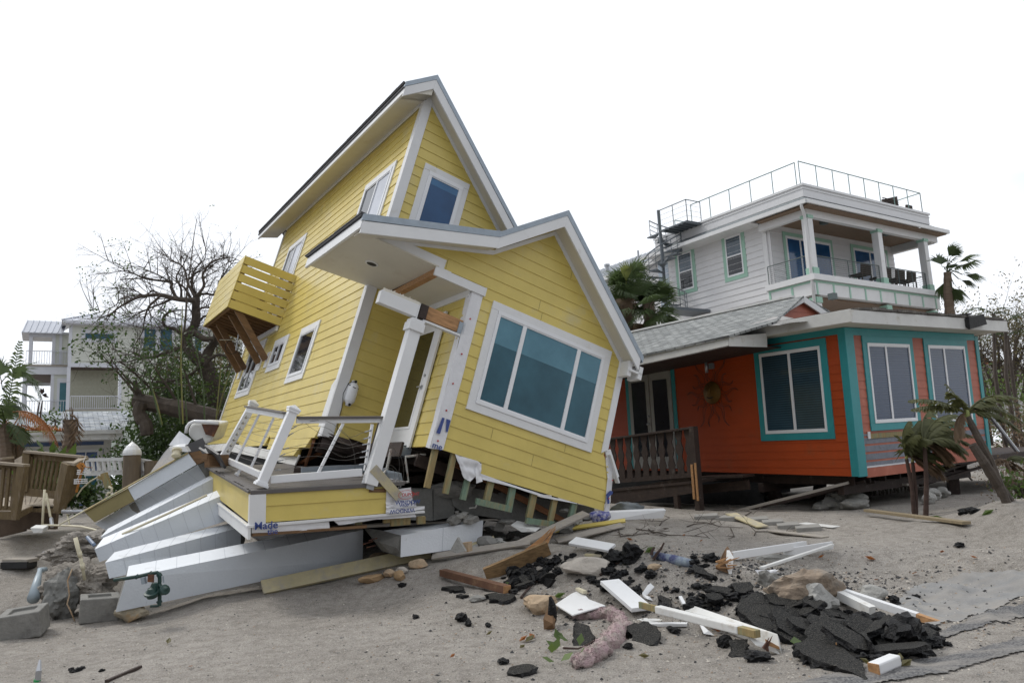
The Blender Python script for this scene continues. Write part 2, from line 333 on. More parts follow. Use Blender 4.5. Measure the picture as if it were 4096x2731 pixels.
def ground():
    ys = []; y = 2.0
    while y < 3000: ys.append(y); y += max(.045, (y-3)*.012) if y < 60 else y*.12
    NX = 560; xs = [3.0*math.sinh(7.6*(2*i/NX-1)) for i in range(NX+1)]; xs = [x if abs(x) < 3000 else math.copysign(3000, x) for x in xs]
    xs = [x+1.0 for x in xs]
    import numpy as np
    X, Y = np.meshgrid(np.array(xs), np.array(ys)); SW = np.zeros_like(X); SZ = np.zeros_like(X)
    for a, b, z in CP:
        q = 1/((X-a)**2+(Y-b)**2+.35)**2; SW += q; SZ += q*z
    H = SZ/SW
    for c, sx, sy, k in MOUNDS: H += k*np.exp(-((X-c.x)/sx)**2-((Y-c.y)/sy)**2)
    w = NX+1; vs = []
    for j in range(len(ys)):
        for i in range(w):
            x, y = xs[i], ys[j]; h = float(H[j, i])
            if 3 < y < 40 and -25 < x < 30: h += rough(x, y)
            vs.append((x, y, h))
    fs = [(j*w+i, j*w+i+1, (j+1)*w+i+1, (j+1)*w+i) for j in range(len(ys)-1) for i in range(NX)]
    mb = MB(); mb.v = vs; mb.f = fs; mb.m = [0]*len(fs); o = mb.build('sand_ground', SAND, smooth=True); tag(o, 'grey shelly sand over the whole yard', kind='structure')
ground()
# ================================================================== the wrecked yellow house (its own tilted frame)
HY = Frame((-0.26269, 12.03315, 4.21463), (.8084834, .5008637, -.30901479), (-.51898982, .85435614, .02692853), (.27749621, .13860426, .95067592))
YH = thing('yellow_house', None, 'collapsed yellow house leaning hard to one side with white trim and two gables', 'house', frame=HY)
X, Y_, Z = Vector((1, 0, 0)), Vector((0, 1, 0)), Vector((0, 0, 1))
# --- lap-sided walls
w = MB(True)
w.lap((0, 0, 0), X, Z, -Y_, [(-.2, -2.42), (.47, -2.42), (.47, -2.59), (2.84, -2.56), (2.80, -1.92), (2.62, -1.68), (2.62, .02), (.80, 1.60), (-.11, .84), (-.2, .80)], -2.42)
w.lap((0, 0, 0), X, Z, -Y_, [(-1.95, .24), (-1.0, .12), (-.2, .04), (-.2, .80)], -2.42)
w.box(-.2, 2.6, .0, .06, -2.3, .0); w.box(2.54, 2.6, .06, 5, -2.4, .3); w.prism([(-.2, 0, 0), (2.58, 0, 0), (.8, 0, 1.56), (-.2, 0, .74)], (0, .06, 0))
w.build('front_wall', [YEL, JNT], YH)
w = MB(True)
w.lap((-.38, 0, 0), Y_, Z, -X, [(.06, -2.43), (.66, -2.43), (.66, -.30), (1.62, -.30), (1.62, -2.4), (2.0, -2.4), (2.0, .14), (.06, .06)], -2.42)
w.box(-.38, -.30, .04, 2.0, -2.38, .12); w.build('door_wall', [YEL, JNT], YH)
w = MB(True)
w.lap((0, 2.0, 0), X, Z, -Y_, [(-1.22, -2.52), (-.36, -2.52), (-.36, .55), (2.5, .55), (2.5, .80), (-1.22, 3.98)], -2.42)
w.box(-1.3, 2.5, 2.0, 2.08, -2.42, .6); w.prism([(-1.3, 2.0, .6), (2.5, 2.0, .6), (2.5, 2.0, .76), (-1.3, 2.0, 3.9)], (0, .08, 0)); w.build('tower_front_wall', [YEL, JNT], YH)
w = MB(True)
w.lap((-1.35, 0, 0), Y_, Z, -X, [(2.12, -2.48), (2.4, -2.52), (2.95, -2.72), (5.5, -2.56), (8.8, -2.42), (11.9, -2.40), (11.26, -1.7), (11.22, .3), (11.05, 3.86), (2.12, 3.86)], -2.42, jit=.002)
w.box(-1.35, -1.28, 2.05, 11.15, -2.35, 3.85)
# loosened boards near the bottom corner
for a, b, z0, o in ((2.2, 3.9, -2.50, .05), (2.45, 5.2, -2.66, .075), (2.9, 4.6, -2.80, .10), (5.4, 7.9, -2.55, .04)):
    w.hexa([(-1.37-o, a, z0-.03), (-1.37-o*.3, b, z0), (-1.36, b, z0), (-1.36, a, z0-.03), (-1.37-o*.4, a-.05, z0+.16), (-1.37, b, z0+.17), (-1.355, b, z0+.17), (-1.355, a, z0+.16)])
w.build('side_wall', [YEL, JNT], YH)
w = MB(); w.box(2.42, 2.5, 2.08, 11.1, -2.4, .7); w.box(-1.3, 2.5, 11.1, 11.18, -2.4, .7); w.prism([(-1.3, 11.1, .6), (2.5, 11.1, .6), (2.5, 11.1, .76), (-1.3, 11.1, 3.9)], (0, .08, 0))
w.box(-.3, 2.5, .08, 11.0, -2.42, -2.30); w.box(-1.3, 2.5, 2.1, 11.0, -2.42, -2.32); w.build('floor_and_rear_wall', DWD, YH)
# --- roofs: metal drip edge, shingles, fascia boards, soffits
def roofprof(pts, y0, y1, th, dz=0.0):
    """extruded band following pts (x,z)"""
    q = [(x, y0, z+dz) for x, z in pts]+[(x, y0, z+dz-th) for x, z in reversed(pts)]; return q
def band(mb, pts, y0, y1, t0, t1, mi=0):
    for (xa, za), (xb, zb) in zip(pts, pts[1:]):
        mb.prism([(xa, y0, za-t0), (xb, y0, zb-t0), (xb, y0, zb-t1), (xa, y0, za-t1)], (0, y1-y0, 0), mi)
PW = [(-2.41, .30), (-.31, .97), (.75, 1.83), (2.79, .02)]      # front wing and porch roof edge
PT = [(-1.88, 3.77), (-1.37, 4.21), (2.62, .70)]                # tower roof edge
r = MB(); band(r, PW[1:], -.30, 2.1, .012, .10); band(r, PW[2:], -.30, 6, .012, .10); band(r, [(-2.39, .306), PW[1]], -.30, 2.30, .012, .10); band(r, PT, 1.73, 12.3, .012, .10)
r.build('roof', SHG, YH)
def shingle_tabs(mb, x, z, y0, y1, dx):
    y = y0
    while y < y1: mb.box(x-.03, x+.04, y, y+.28, z+.005, z+random.uniform(.02, .035)); y += .30
s_ = MB(); shingle_tabs(s_, -1.88, 3.77, 1.75, 12.2, 0); shingle_tabs(s_, -2.41, .30, -.3, 2.25, 0)
s_.box(-1.90, -1.86, 1.72, 12.25, 3.745, 3.775); s_.box(-2.43, -2.39, -.3, 2.3, .27, .305); s_.build('shingle_edge', SHG, YH)
d = MB(); band(d, PW, -.345, -.295, 0, .10); band(d, PT, 1.685, 1.735, 0, .10); d.build('metal_drip_edge', GLV, YH)
f = MB(); band(f, PW[:2]+[PW[1]], -.335, -.30, .10, .24); f = MB()
band(f, [(-2.38, .30), (-.31, .97)], -.338, -.30, .10, .285); band(f, [(-.31, .97), (.75, 1.83), (2.74, .065)], -.338, -.30, .10, .30)
band(f, [(-1.86, 3.785), (-1.37, 4.21), (2.6, .70)], 1.692, 1.73, .10, .30)
f.box(-1.86, -1.82, 1.70, 12.25, 3.56, 3.74); f.box(-2.40, -2.36, -.33, 2.28, .09, .262)
# frieze boards under the soffits, against the walls
band(f, [(-1.95, .43), (-.2, .98), (.78, 1.755), (2.62, .12)], -.024, -.002, .20, .28); band(f, [(-1.35, 4.19), (2.5, .77)], 1.976, 1.998, .22, .31)
f.box(-1.40, -1.372, 2.14, 11.1, 3.72, 3.85)
f.build('fascia', WHT, YH, bevel=.004)
s_ = MB()
band(s_, [(-2.36, .306), (-.31, .97), (.75, 1.83), (2.70, .10)], -.30, 0.0, .235, .25); band(s_, [(-1.35, 4.19), (2.55, .76)], 1.73, 2.0, .235, .25)
s_.hexa([(-1.82, 1.74, 3.60), (-1.36, 1.74, 3.80), (-1.36, 12.2, 3.80), (-1.82, 12.2, 3.60), (-1.82, 1.74, 3.615), (-1.36, 1.74, 3.815), (-1.36, 12.2, 3.815), (-1.82, 12.2, 3.615)])
s_.prism([(-1.82, 1.72, 3.60), (-1.36, 1.72, 3.80), (-1.36, 1.72, 3.95), (-1.82, 1.72, 3.72)], (0, .3, 0))
# porch ceilings
s_.hexa([(-2.36, -.05, .145), (-1.02, -.05, .135), (-1.02, 2.0, .135), (-2.36, 2.25, .145), (-2.36, -.05, .165), (-1.02, -.05, .155), (-1.02, 2.0, .155), (-2.36, 2.25, .165)])
s_.hexa([(-.94, -.03, .04), (-.39, -.03, .04), (-.39, 1.98, .04), (-.94, 1.98, .04), (-.94, -.03, .06), (-.39, -.03, .06), (-.39, 1.98, .06), (-.94, 1.98, .06)])
s_.build('soffit', SOF, YH)
f = MB()
f.hexa([(-2.30, -.03, .15), (-.93, -.03, .14), (-.93, -.0, .14), (-2.30, 0, .15), (-2.05, -.03, .30), (-.92, -.03, .295), (-.92, 0, .295), (-2.05, 0, .30)])
f.hexa([(-.92, -.035, .0), (-.93, -.035, .15), (-.93, -.004, .15), (-.92, -.004, .0), (-.80, -.035, .0), (-.80, -.035, .15), (-.80, -.004, .15), (-.80, -.004, .0)])
f.box(-1.06, -.19, -.045, -.005, .0, .135); f.box(-.41, -.385, .02, 1.98, -.07, .04)
f.box(-.19, -.165, -.045, .0, .0, .14)
f.build('porch_frieze_board', WHT, YH, bevel=.003)
b = MB(); b.beam((-.99, .02, .09), (-.97, 1.9, .06), .09, .10); b.build('exposed_rafter', WOO, YH)
b = MB(); b.box(-1.03, -.93, .0, 1.95, .14, .20); b.build('ceiling_gap_board', BRN, YH)
rl = MB(); c0 = Vector((-1.72, .95, .142)); seg = 24
ring = [(c0.x+.105*math.cos(t*2*math.pi/seg), c0.y+.105*math.sin(t*2*math.pi/seg)) for t in range(seg)]; ring2 = [(c0.x+.08*math.cos(t*2*math.pi/seg), c0.y+.08*math.sin(t*2*math.pi/seg)) for t in range(seg)]
rl.add([(x, y, .128) for x, y in ring]+[(x, y, .124) for x, y in ring2]+[(x, y, .145) for x, y in ring], [(i, (i+1) % seg, seg+(i+1) % seg, seg+i) for i in range(seg)]+[(i, (i+1) % seg, 2*seg+(i+1) % seg, 2*seg+i) for i in range(seg)])
rlo = rl.build('recessed_light', WHT, YH)
k = MB(); k.add([(x, y, .126) for x, y in ring2], [tuple(range(seg))]); k.build('dark_socket', BLK, rlo)
# --- corner boards
def board(name, quads, m=WHT, bev=.004, par=None):
    q = MB()
    for bx in quads: q.box(*bx)
    return q.build(name, m, par or YH, bevel=bev)
q = MB(); q.hexa([(-1.385, 1.965, -2.50), (-1.20, 1.965, -2.50), (-1.20, 2.01, -2.50), (-1.385, 2.01, -2.50), (-1.385, 1.965, 4.02), (-1.22, 1.965, 3.87), (-1.22, 2.01, 3.87), (-1.385, 2.01, 4.02)])
q.box(-1.385, -1.345, 2.01, 2.13, -2.48, 3.80); q.hexa([(-1.39, 2.0, -2.5), (-1.385, 2.30, -2.5), (-1.345, 2.30, -2.5), (-1.345, 2.0, -2.5), (-1.39, 2.0, -1.45), (-1.385, 2.26, -1.62), (-1.345, 2.26, -1.62), (-1.345, 2.0, -1.45)])
q.build('corner_board', WHT, YH, bevel=.004)
board('corner_board', [(-1.385, -1.345, 11.15, 11.25, -1.9, 3.7)])
q = MB(); q.hexa([(2.56, -.03, -1.68), (2.68, -.03, -1.60), (2.68, .0, -1.60), (2.56, .0, -1.68), (2.56, -.03, .10), (2.68, -.03, .0), (2.68, .0, .0), (2.56, .0, .10)]); q.box(2.65, 2.69, 0, .12, -1.6, .0); q.build('corner_board', WHT, YH, bevel=.004)
q = MB(); q.box(2.60, 2.86, -.30, .0, -.28, -.24); q.box(2.58, 2.66, -.26, .0, -.36, -.10); q.box(2.78, 2.86, -.30, -.02, -.36, -.14); q.build('eave_return', WHT, YH, bevel=.004)
q = MB(); q.beam((2.70, .02, -1.60), (2.98, .02, -1.98), .03, .12); q.beam((2.72, -.02, -1.66), (3.0, -.02, -2.06), .10, .02); q.build('broken_trim_board', WHT, YH)
# --- house wrap on the stripped corner
def sheet(mb, pts_a, pts_b, th=.004, amp=.012, n=10, nrm=(0, -1, 0), fr=3.0):
    """crumpled strip between two polylines (same count)"""
    nrm = Vector(nrm); rows = []
    m = len(pts_a)-1
    for i in range(m*6+1):
        t = i/6; k = min(int(t), m-1); u = t-k; a = Vector(pts_a[k]).lerp(Vector(pts_a[k+1]), u); b = Vector(pts_b[k]).lerp(Vector(pts_b[k+1]), u)
        rows.append([a.lerp(b, j/n)+nrm*(amp*noise.noise(a.lerp(b, j/n)*fr*4)+amp*.5*noise.noise(a.lerp(b, j/n)*fr*12)) for j in range(n+1)])
    vs = [p for r_ in rows for p in r_]; w_ = n+1
    mb.add(vs, [(i*w_+j, i*w_+j+1, (i+1)*w_+j+1, (i+1)*w_+j) for i in range(len(rows)-1) for j in range(n)])
q = MB(); sheet(q, [(-.385, -.02, 0), (-.39, -.02, -1.2), (-.40, -.03, -2.46)], [(-.19, -.022, 0), (-.185, -.022, -1.2), (-.19, -.03, -2.42)])
sheet(q, [(-.395, .14, .0), (-.40, .13, -1.2), (-.41, .10, -2.44)], [(-.385, -.02, 0), (-.39, -.02, -1.2), (-.40, -.03, -2.46)], nrm=(-1, 0, 0))
HW = q.build('house_wrap', WRP, YH, smooth=True)
for z in (-.42, -.98, -1.45, -1.86, -2.32):
    dm = MB(); dm.lathe((-.29+random.uniform(-.02, .02), -.028, z), (0, -1, 0), [(0, .014), (.006, .014), (.007, .0)], 10); dm.build('cap_nail', RED, HW)
p_ = MB(); p_.prism([(-.37, -.045, -2.22), (-.31, -.045, -2.22), (-.30, -.045, -1.98), (-.34, -.045, -1.98)], (0, .004, 0)); p_.prism([(-.23, -.045, -2.16), (-.20, -.045, -2.16), (-.20, -.045, -1.98), (-.27, -.045, -1.98)], (0, .004, 0)); p_.build('printed_mark', BLU, HW)
text_mesh('me', .13, BLU, HW, (-.385, -.05, -2.44), X, Z)
q = MB(); sheet(q, [(2.66, -.02, -1.72), (2.78, -.02, -2.05), (2.84, -.03, -2.52), (2.84, -.06, -2.92)], [(2.80, .0, -1.72), (2.92, .0, -2.1), (2.96, .02, -2.5), (2.98, .0, -2.85)], amp=.025)
HW2 = q.build('house_wrap', WRP, YH, smooth=True)
p_ = MB(); p_.prism([(2.80, -.05, -2.30), (2.86, -.05, -2.22), (2.92, -.05, -2.22), (2.92, -.05, -2.26), (2.86, -.05, -2.32), (2.90, -.05, -2.42), (2.86, -.05, -2.44)], (0, .004, 0)); p_.build('printed_mark', BLU, HW2)
for z in (-2.05, -2.35, -2.6):
    dm = MB(); dm.lathe((2.86, -.055, z), (0, -1, 0), [(0, .012), (.006, .012), (.007, 0)], 8); dm.build('cap_nail', RED, HW2)
q = MB(); sheet(q, [(.02, -.01, -2.42), (.12, -.02, -2.55), (.24, -.02, -2.72)], [(.46, -.01, -2.42), (.46, -.02, -2.60), (.36, -.02, -2.74)], amp=.03); sheet(q, [(.40, -.02, -2.44), (.40, -.03, -2.60), (.46, -.04, -2.74)], [(.48, -.02, -2.44), (.50, -.03, -2.60), (.56, -.04, -2.68)], amp=.02)
sheet(q, [(.5, -.015, -2.58), (1.1, -.015, -2.60), (1.7, -.015, -2.60), (2.3, -.015, -2.57)], [(.5, -.02, -2.66), (1.1, -.02, -2.63), (1.7, -.02, -2.64), (2.3, -.02, -2.58)], amp=.02, n=4)
q.build('torn_wrap_flap', WRP, YH, smooth=True)
# --- windows
TNT_T = glass('pale_teal_upper_tint', (.07, .19, .26), .06, (.11, .25, .32)); TNT_B = glass('blue_upper_tint', (.03, .12, .27), .06, (.045, .16, .32))  # paler tints for the top band of the front windows
def window(par, name, o, u, v, n, w_, h_, panes, trim=.125, glass_m=GLB, mull=.05, depth=.0, sill=True, fr=.05, trim_m=WHT, fr_m=VIN, shade=None):  # shade: (start height fraction, material) of the paler upper pane tint
    """panes: list of (u0,u1,v0,v1,glass) inside the frame as fractions"""
    o, u, v, n = Vector(o), Vector(u), Vector(v), Vector(n)
    def bx(mb, a, b, c, d, e, f_): mb.hexa([o+u*a+v*c+n*e, o+u*b+v*c+n*e, o+u*b+v*c+n*f_, o+u*a+v*c+n*f_, o+u*a+v*d+n*e, o+u*b+v*d+n*e, o+u*b+v*d+n*f_, o+u*a+v*d+n*f_])
    t = MB(); bx(t, -trim, w_+trim, h_, h_+trim, .0, .034); bx(t, -trim, w_+trim, -trim, 0, .0, .034); bx(t, -trim, 0, 0, h_, .0, .031); bx(t, w_, w_+trim, 0, h_, .0, .031)
    wo = t.build(name, trim_m, par, bevel=.003)
    f_ = MB(); bx(f_, 0, w_, 0, fr, .0, .046); bx(f_, 0, w_, h_-fr, h_, .0, .046); bx(f_, 0, fr, fr, h_-fr, .0, .044); bx(f_, w_-fr, w_, fr, h_-fr, .0, .044)
    bx(f_, fr, w_-fr, fr, fr+.022, .0, .036); bx(f_, fr, w_-fr, h_-fr-.022, h_-fr, .0, .036)
    for (a, b) in zip(panes, panes[1:]):
        if abs(a[2]-b[2]) < 1e-6: m_ = (a[1]+b[0])/2*w_; bx(f_, m_-mull/2, m_+mull/2, fr, h_-fr, .0, .040)
        else: m_ = (a[3]+b[2])/2*h_; bx(f_, fr, w_-fr, m_-mull/2, m_+mull/2, .0, .042)
    f_.build('window_frame', fr_m, wo, bevel=.002)
    for (a, b, c, d_, g) in panes:
        gl = MB(); A, B, C_, D_ = max(a*w_, fr), min(b*w_, w_-fr), max(c*h_, fr), min(d_*h_, h_-fr)
        bx(gl, A, B, C_, D_, -.0, .022); pn = gl.build('window_pane', g, wo)
        if shade: gl = MB(); bx(gl, A+.002, B-.002, max(C_, shade[0]*h_), D_, .0221, .0235); gl.build('upper_pane_tint', shade[1], pn)  # paler tint over the upper part of the pane
    return wo
window(YH, 'window', (.125, 0, -1.61), X, Z, -Y_, 2.11, 1.49, [(0, .235, 0, 1, GLT), (.255, .745, 0, 1, GLT), (.765, 1, 0, 1, GLT)], glass_m=GLT, mull=.07, fr=.055, shade=(.66, TNT_T))
window(YH, 'window', (-.91, 2.0, 1.20), X, Z, -Y_, .70, 1.36, [(0, 1, 0, 1, GLB)], trim=.115, fr=.07, shade=(.84, TNT_B))
S = lambda y0, y1, z0, z1, panes, nm='window', **k: window(YH, nm, (-1.352, y1, z0), -Y_, Z, -X, y1-y0, z1-z0, panes, **k)
S(2.66, 4.04, 1.45, 2.66, [(0, .48, 0, 1, GLD), (.5, 1, 0, 1, GLS)], trim=.11, fr=.05)
S(8.34, 9.67, .6, 2.75, [(0, .48, 0, 1, GLD), (.5, 1, 0, 1, GLS)], trim=.11, fr=.05)
S(4.44, 5.45, -1.18, -.22, [(0, 1, 0, 1, GLD)], trim=.12, fr=.05)
S(6.66, 7.58, -.72, -.18, [(0, .5, 0, 1, GLD), (.52, 1, 0, 1, GLD)], trim=.12, fr=.05)
S(8.88, 10.15, -1.14, .05, [(0, .5, 0, 1, GLD), (.52, 1, 0, 1, GLD)], trim=.12, fr=.05)
# --- entrance door
dr = MB(); dr.box(-.425, -.385, .72, 1.62, -2.40, -.32); DR = dr.build('door', WHT, YH, bevel=.003)
q = MB(); q.box(-.44, -.405, .64, .74, -2.44, -.30); q.box(-.44, -.405, 1.60, 1.70, -2.44, -.30); q.box(-.441, -.405, .64, 1.70, -.34, -.22); q.build('door_frame', WHT, DR, bevel=.003)
q = MB(); q.box(-.434, -.42, .86, .90, -2.14, -.48); q.box(-.434, -.42, 1.47, 1.51, -2.14, -.48); q.box(-.433, -.42, .90, 1.47, -.52, -.48); q.box(-.433, -.42, .90, 1.47, -2.14, -2.10); q.build('glass_frame', VIN, DR, bevel=.002)
q = MB(); q.box(-.43, -.42, .90, 1.47, -2.10, -.52); q.build('door_glass', GLO, DR)
q = MB(); q.box(-.445, -.425, .785, .815, -1.50, -1.44); q.beam((-.46, .80, -1.47), (-.46, .92, -1.47), .018, .018); q.lathe((-.425, .80, -1.28), (-1, 0, 0), [(0, .022), (.02, .022), (.021, 0)], 12); q.build('door_handle', STL, DR)
q = MB(); q.box(-.50, -.36, .70, 1.66, -2.58, -2.44); q.build('threshold', GLV, YH)
# --- porch beam and column
q = MB(); q.box(-1.76, -1.15, -.06, .06, -.72, -.53); q.box(-1.155, -1.14, -.07, .07, -.74, -.51); q.build('porch_beam', WHT, YH, bevel=.004)
q = MB(); q.box(-1.72, -1.15, -.055, .055, -.535, -.49)
for i in range(12): q.hull([(-1.7+i*.047+random.uniform(-.02, .02), random.uniform(-.05, .05), -.49+random.uniform(-.01, .035)) for _ in range(6)])
q.build('torn_beam_edge', SOF, YH)
q = MB(); q.box(-1.12, -1.0, -.05, .07, -.70, -.49); q.build('beam_core', DWD, YH)
q = MB(); q.box(-1.075, -.40, -.02, .04, -.68, -.485); q.build('wooden_header', WOO, YH, bevel=.003)
q = MB(); q.box(-.46, -.395, -.035, .05, -.70, -.52)
for i in range(12): q.beam((-.395, -.035, -.52-i*.014), (-.36, -.05, -.515-i*.014), .004, .003)
q.build('truss_plate', GLV, YH)
q = MB(); q.box(-1.03, -.40, -.04, .05, -.735, -.705); q.build('beam_soffit_strip', WHT, YH)
q = MB(); q.box(-1.205, -1.03, -.085, .085, -3.18, -.90); CO = q.build('porch_column', WHT, YH, bevel=.006)
q = MB(); q.box(-1.235, -1.0, -.115, .115, -.93, -.80); q.box(-1.22, -1.015, -.10, .10, -.80, -.75); q.build('column_cap', WHT, CO, bevel=.006)
q = MB(); q.box(-1.215, -1.19, .07, .10, -3.0, -2.3); q.build('split_edge', DWD, CO)
q = MB(); q.box(-1.17, -1.06, -.05, .05, -3.24, -3.18); q.build('post_base', STL, CO)
# --- framing studs under the front wall
SZ = lambda x, y, v=.02: HY.hit(('Z4', x, y), 1, v)
for i, (xt, yt, xb, yb, w_, g_) in enumerate(((580, 200, 495, 590, 52, 0), (755, 240, 668, 645, 50, 0), (925, 320, 832, 702, 48, 1), (1115, 460, 1043, 760, 56, 0), (1315, 520, 1258, 815, 56, 1), (1518, 575, 1455, 870, 54, 0), (1712, 630, 1655, 915, 46, 0), (1893, 690, 1850, 880, 50, 1))):
    t0, t1, b0, b1 = SZ(xt-w_/2, yt-6), SZ(xt+w_/2, yt+6), SZ(xb-w_/2, yb-6), SZ(xb+w_/2, yb+6); D = Vector((0, .055, 0))
    q = MB(); q.hexa([b0, b1, b1+D, b0+D, t0, t1, t1+D, t0+D]); q.build('stud', GRN if g_ else PLY, YH, bevel=.002)
for pl in (((960, 685), (1292, 762), (1280, 820), (950, 745)), ((1432, 868), (1700, 905), (1640, 952), (1420, 925))):
    q = MB(); q.prism([SZ(x, y, -.03) for x, y in pl], (0, .045, 0)); q.build('bottom_plate', GRN, YH)
# dark broken floor joists and pipes seen under the house
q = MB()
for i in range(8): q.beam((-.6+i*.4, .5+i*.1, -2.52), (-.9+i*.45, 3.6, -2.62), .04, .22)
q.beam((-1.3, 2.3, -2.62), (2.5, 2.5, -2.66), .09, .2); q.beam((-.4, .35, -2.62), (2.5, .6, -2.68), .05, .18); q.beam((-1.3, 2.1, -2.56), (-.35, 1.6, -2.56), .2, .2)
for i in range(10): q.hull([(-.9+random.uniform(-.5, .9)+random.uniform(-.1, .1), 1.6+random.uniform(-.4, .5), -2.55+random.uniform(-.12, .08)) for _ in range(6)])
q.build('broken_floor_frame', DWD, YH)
for a_, b_, w_, h_ in (((.2, .25, -2.52), (2.6, .25, -2.92), .04, .09), ((-1.38, 2.30, -2.56), (-1.2, 3.0, -3.05), .04, .14), ((-1.1, 2.2, -2.6), (-1.35, 3.2, -3.0), .05, .05)): q = MB(); q.beam(a_, b_, w_, h_); q.build('split_rim_board', mat('red_brown_wood', (.20, .085, .035), .8, .3, 6, .4, 30, stretch=(1, 6, 6)), YH)
q = MB(); q.tube([(-.72, .6, -2.55), (-.70, .6, -2.85), (-.74, .6, -2.95), (-1.0, .55, -3.03), (-1.3, .5, -3.1)], .022, 8); CHP = mat('chipped_white_pipe', (.5, .49, .46), .5, .15, 5, stain=(.22, .09, .04), stain_amt=.3, stain_scale=8); q.build('drain_pipe', CHP, YH); q = MB(); q.tube([(-.25, .4, -2.5), (-.55, .4, -2.62), (-.52, .4, -2.7), (-.40, .4, -2.95), (-.9, .4, -3.2)], .018, 8); q.build('drain_pipe', CHP, YH); q = MB(); q.tube([(.75, .3, -2.9), (.72, .3, -3.05), (.62, .3, -3.08)], .012, 6)
q.build('drain_pipe', mat('chipped_white_pipe', (.5, .49, .46), .5, .15, 5, stain=(.22, .09, .04), stain_amt=.3, stain_scale=8), YH)
q = MB(); q.hexa([(-1.40, 2.9, -2.98), (-1.38, 8.9, -2.62), (-1.37, 8.9, -2.62), (-1.38, 2.9, -2.98), (-1.40, 2.8, -2.80), (-1.38, 8.9, -2.44), (-1.37, 8.9, -2.44), (-1.38, 2.8, -2.80)])
q.hexa([(-1.42, 8.9, -2.62), (-1.40, 12.0, -2.62), (-1.38, 12.0, -2.62), (-1.40, 8.9, -2.62), (-1.40, 8.9, -2.44), (-1.38, 12.0, -2.42), (-1.37, 12.0, -2.42), (-1.38, 8.9, -2.44)]); q.build('skirt_board', WHTD, YH)
# --- balcony
BL = bpy.data.objects.new('balcony', None); COL.objects.link(BL); BL.parent = YH
q = MB()
for i in range(6):
    z0 = .345+i*.217; q.box(-2.57, -1.36, 7.86, 7.885, z0, z0+.188)
q.build('front_slats', YEL, BL, bevel=.003)
q = MB()
for i in range(6):
    z0 = .345+i*.217; q.box(-2.60, -2.575, 7.86, 10.86, z0, z0+.203)
q.build('outer_slats', YEL, BL, bevel=.003)
q = MB()
for i in range(6):
    z0 = .345+i*.217; q.box(-2.57, -1.36, 10.83, 10.855, z0, z0+.188)
q.build('rear_slats', YEL, BL)
q = MB()
for x in (-2.52, -1.44):
    for y in (7.93, 10.79): q.box(x-.045, x+.045, y-.045, y+.045, .34, 1.60)
q.build('balcony_post', BRN, BL)
q = MB(); q.box(-2.56, -1.38, 7.89, 10.82, .50, .54)
for i in range(9): q.box(-2.56, -1.38, 7.95+i*.345, 7.99+i*.345, .34, .50)
q.box(-2.56, -2.50, 7.9, 10.8, .335, .49); q.build('balcony_floor', BRN, BL)
for y in (7.96, 8.62, 10.08, 10.70):
    q = MB(); q.beam((-2.36, y, .38), (-1.40, y, -.50), .09, .14); q.build('brace', BRN, BL)
    q = MB(); q.box(-1.385, -1.355, y-.13, y+.13, -.68, -.30); q.build('brace_plate', WHT, BL)
q = MB(); q.box(-1.42, -1.37, 7.9, 10.9, .22, .34); q.build('ledger_trim', WHT, BL)
q = MB(); a_ = HY.hit(('B', 145, 662), 1, 9.0); b_ = HY.hit(('B', 290, 662), 1, 9.0); c_ = HY.hit(('B', 265, 740), 1, 9.0); d_ = HY.hit(('B', 290, 585), 1, 9.0)
q.tube([a_, b_], .012, 6); q.tube([c_, d_], .016, 6); q.build('outdoor_shower_pipe', STL, YH)
q = MB(); cc_ = HY.hit(('B', 235, 715), 1, 9.0); q.tube([cc_+Vector((.15*math.cos(t*.45), 0, .17*math.sin(t*.45))) for t in range(15)], .008, 6); q.build('hose_loop', BLK, YH)
# the boat fender hanging on the porch wall
def HP(v): return HY.w(v)
FD = thing('boat_fender', HP((-1.05, 1.93, -1.95)), 'white ribbed boat fender hanging by a black cord on the yellow porch wall', 'boat fender')
o0 = FD.location
t0, t1 = HP((-1.14, 1.90, -1.50))-o0, HP((-1.13, 1.90, -1.93))-o0; ax = t1-t0; L_ = ax.length
q = MB(); q.lathe(t0, ax, [(0, .02), (.02*L_, .045), (.10*L_, .05), (.16*L_, .075), (.24*L_, .088), (.5*L_, .09), (.76*L_, .088), (.84*L_, .075), (.90*L_, .05), (.98*L_, .045), (L_, .02)], 20); q.build('fender_body', VIN, FD, smooth=True)
for f0 in (.05, .95):
    q = MB(); pc = t0+ax*f0; q.lathe(pc-(HP((0, .06, 0))-HP((0, 0, 0)))*1.0, HY.a[1]*-1, [(0, .024), (.006, .024), (.007, 0)], 10); q.build('eyelet', BLK, FD)
q = MB(); P0_, P1_ = t0+ax*.2, t0+ax*.6
q.tube([t0+ax*.02+HY.a[1]*-.05, t0+ax*.1+HY.a[0]*-.06+HY.a[1]*-.05, t0+ax*.22+HY.a[0]*-.10+HY.a[1]*-.03, t0+ax*.30+HY.a[1]*-.097, t0+ax*.27+HY.a[0]*.09+HY.a[1]*-.03], .007, 6)
q.tube([t0+ax*.15+HY.a[0]*-.09, t0+ax*.6+HY.a[0]*-.13, t0+ax*1.1+HY.a[0]*-.09, t0+ax*1.7+HY.a[0]*-.08, t0+ax*2.1+HY.a[0]*-.06], .006, 6); q.build('cord', BLK, FD)
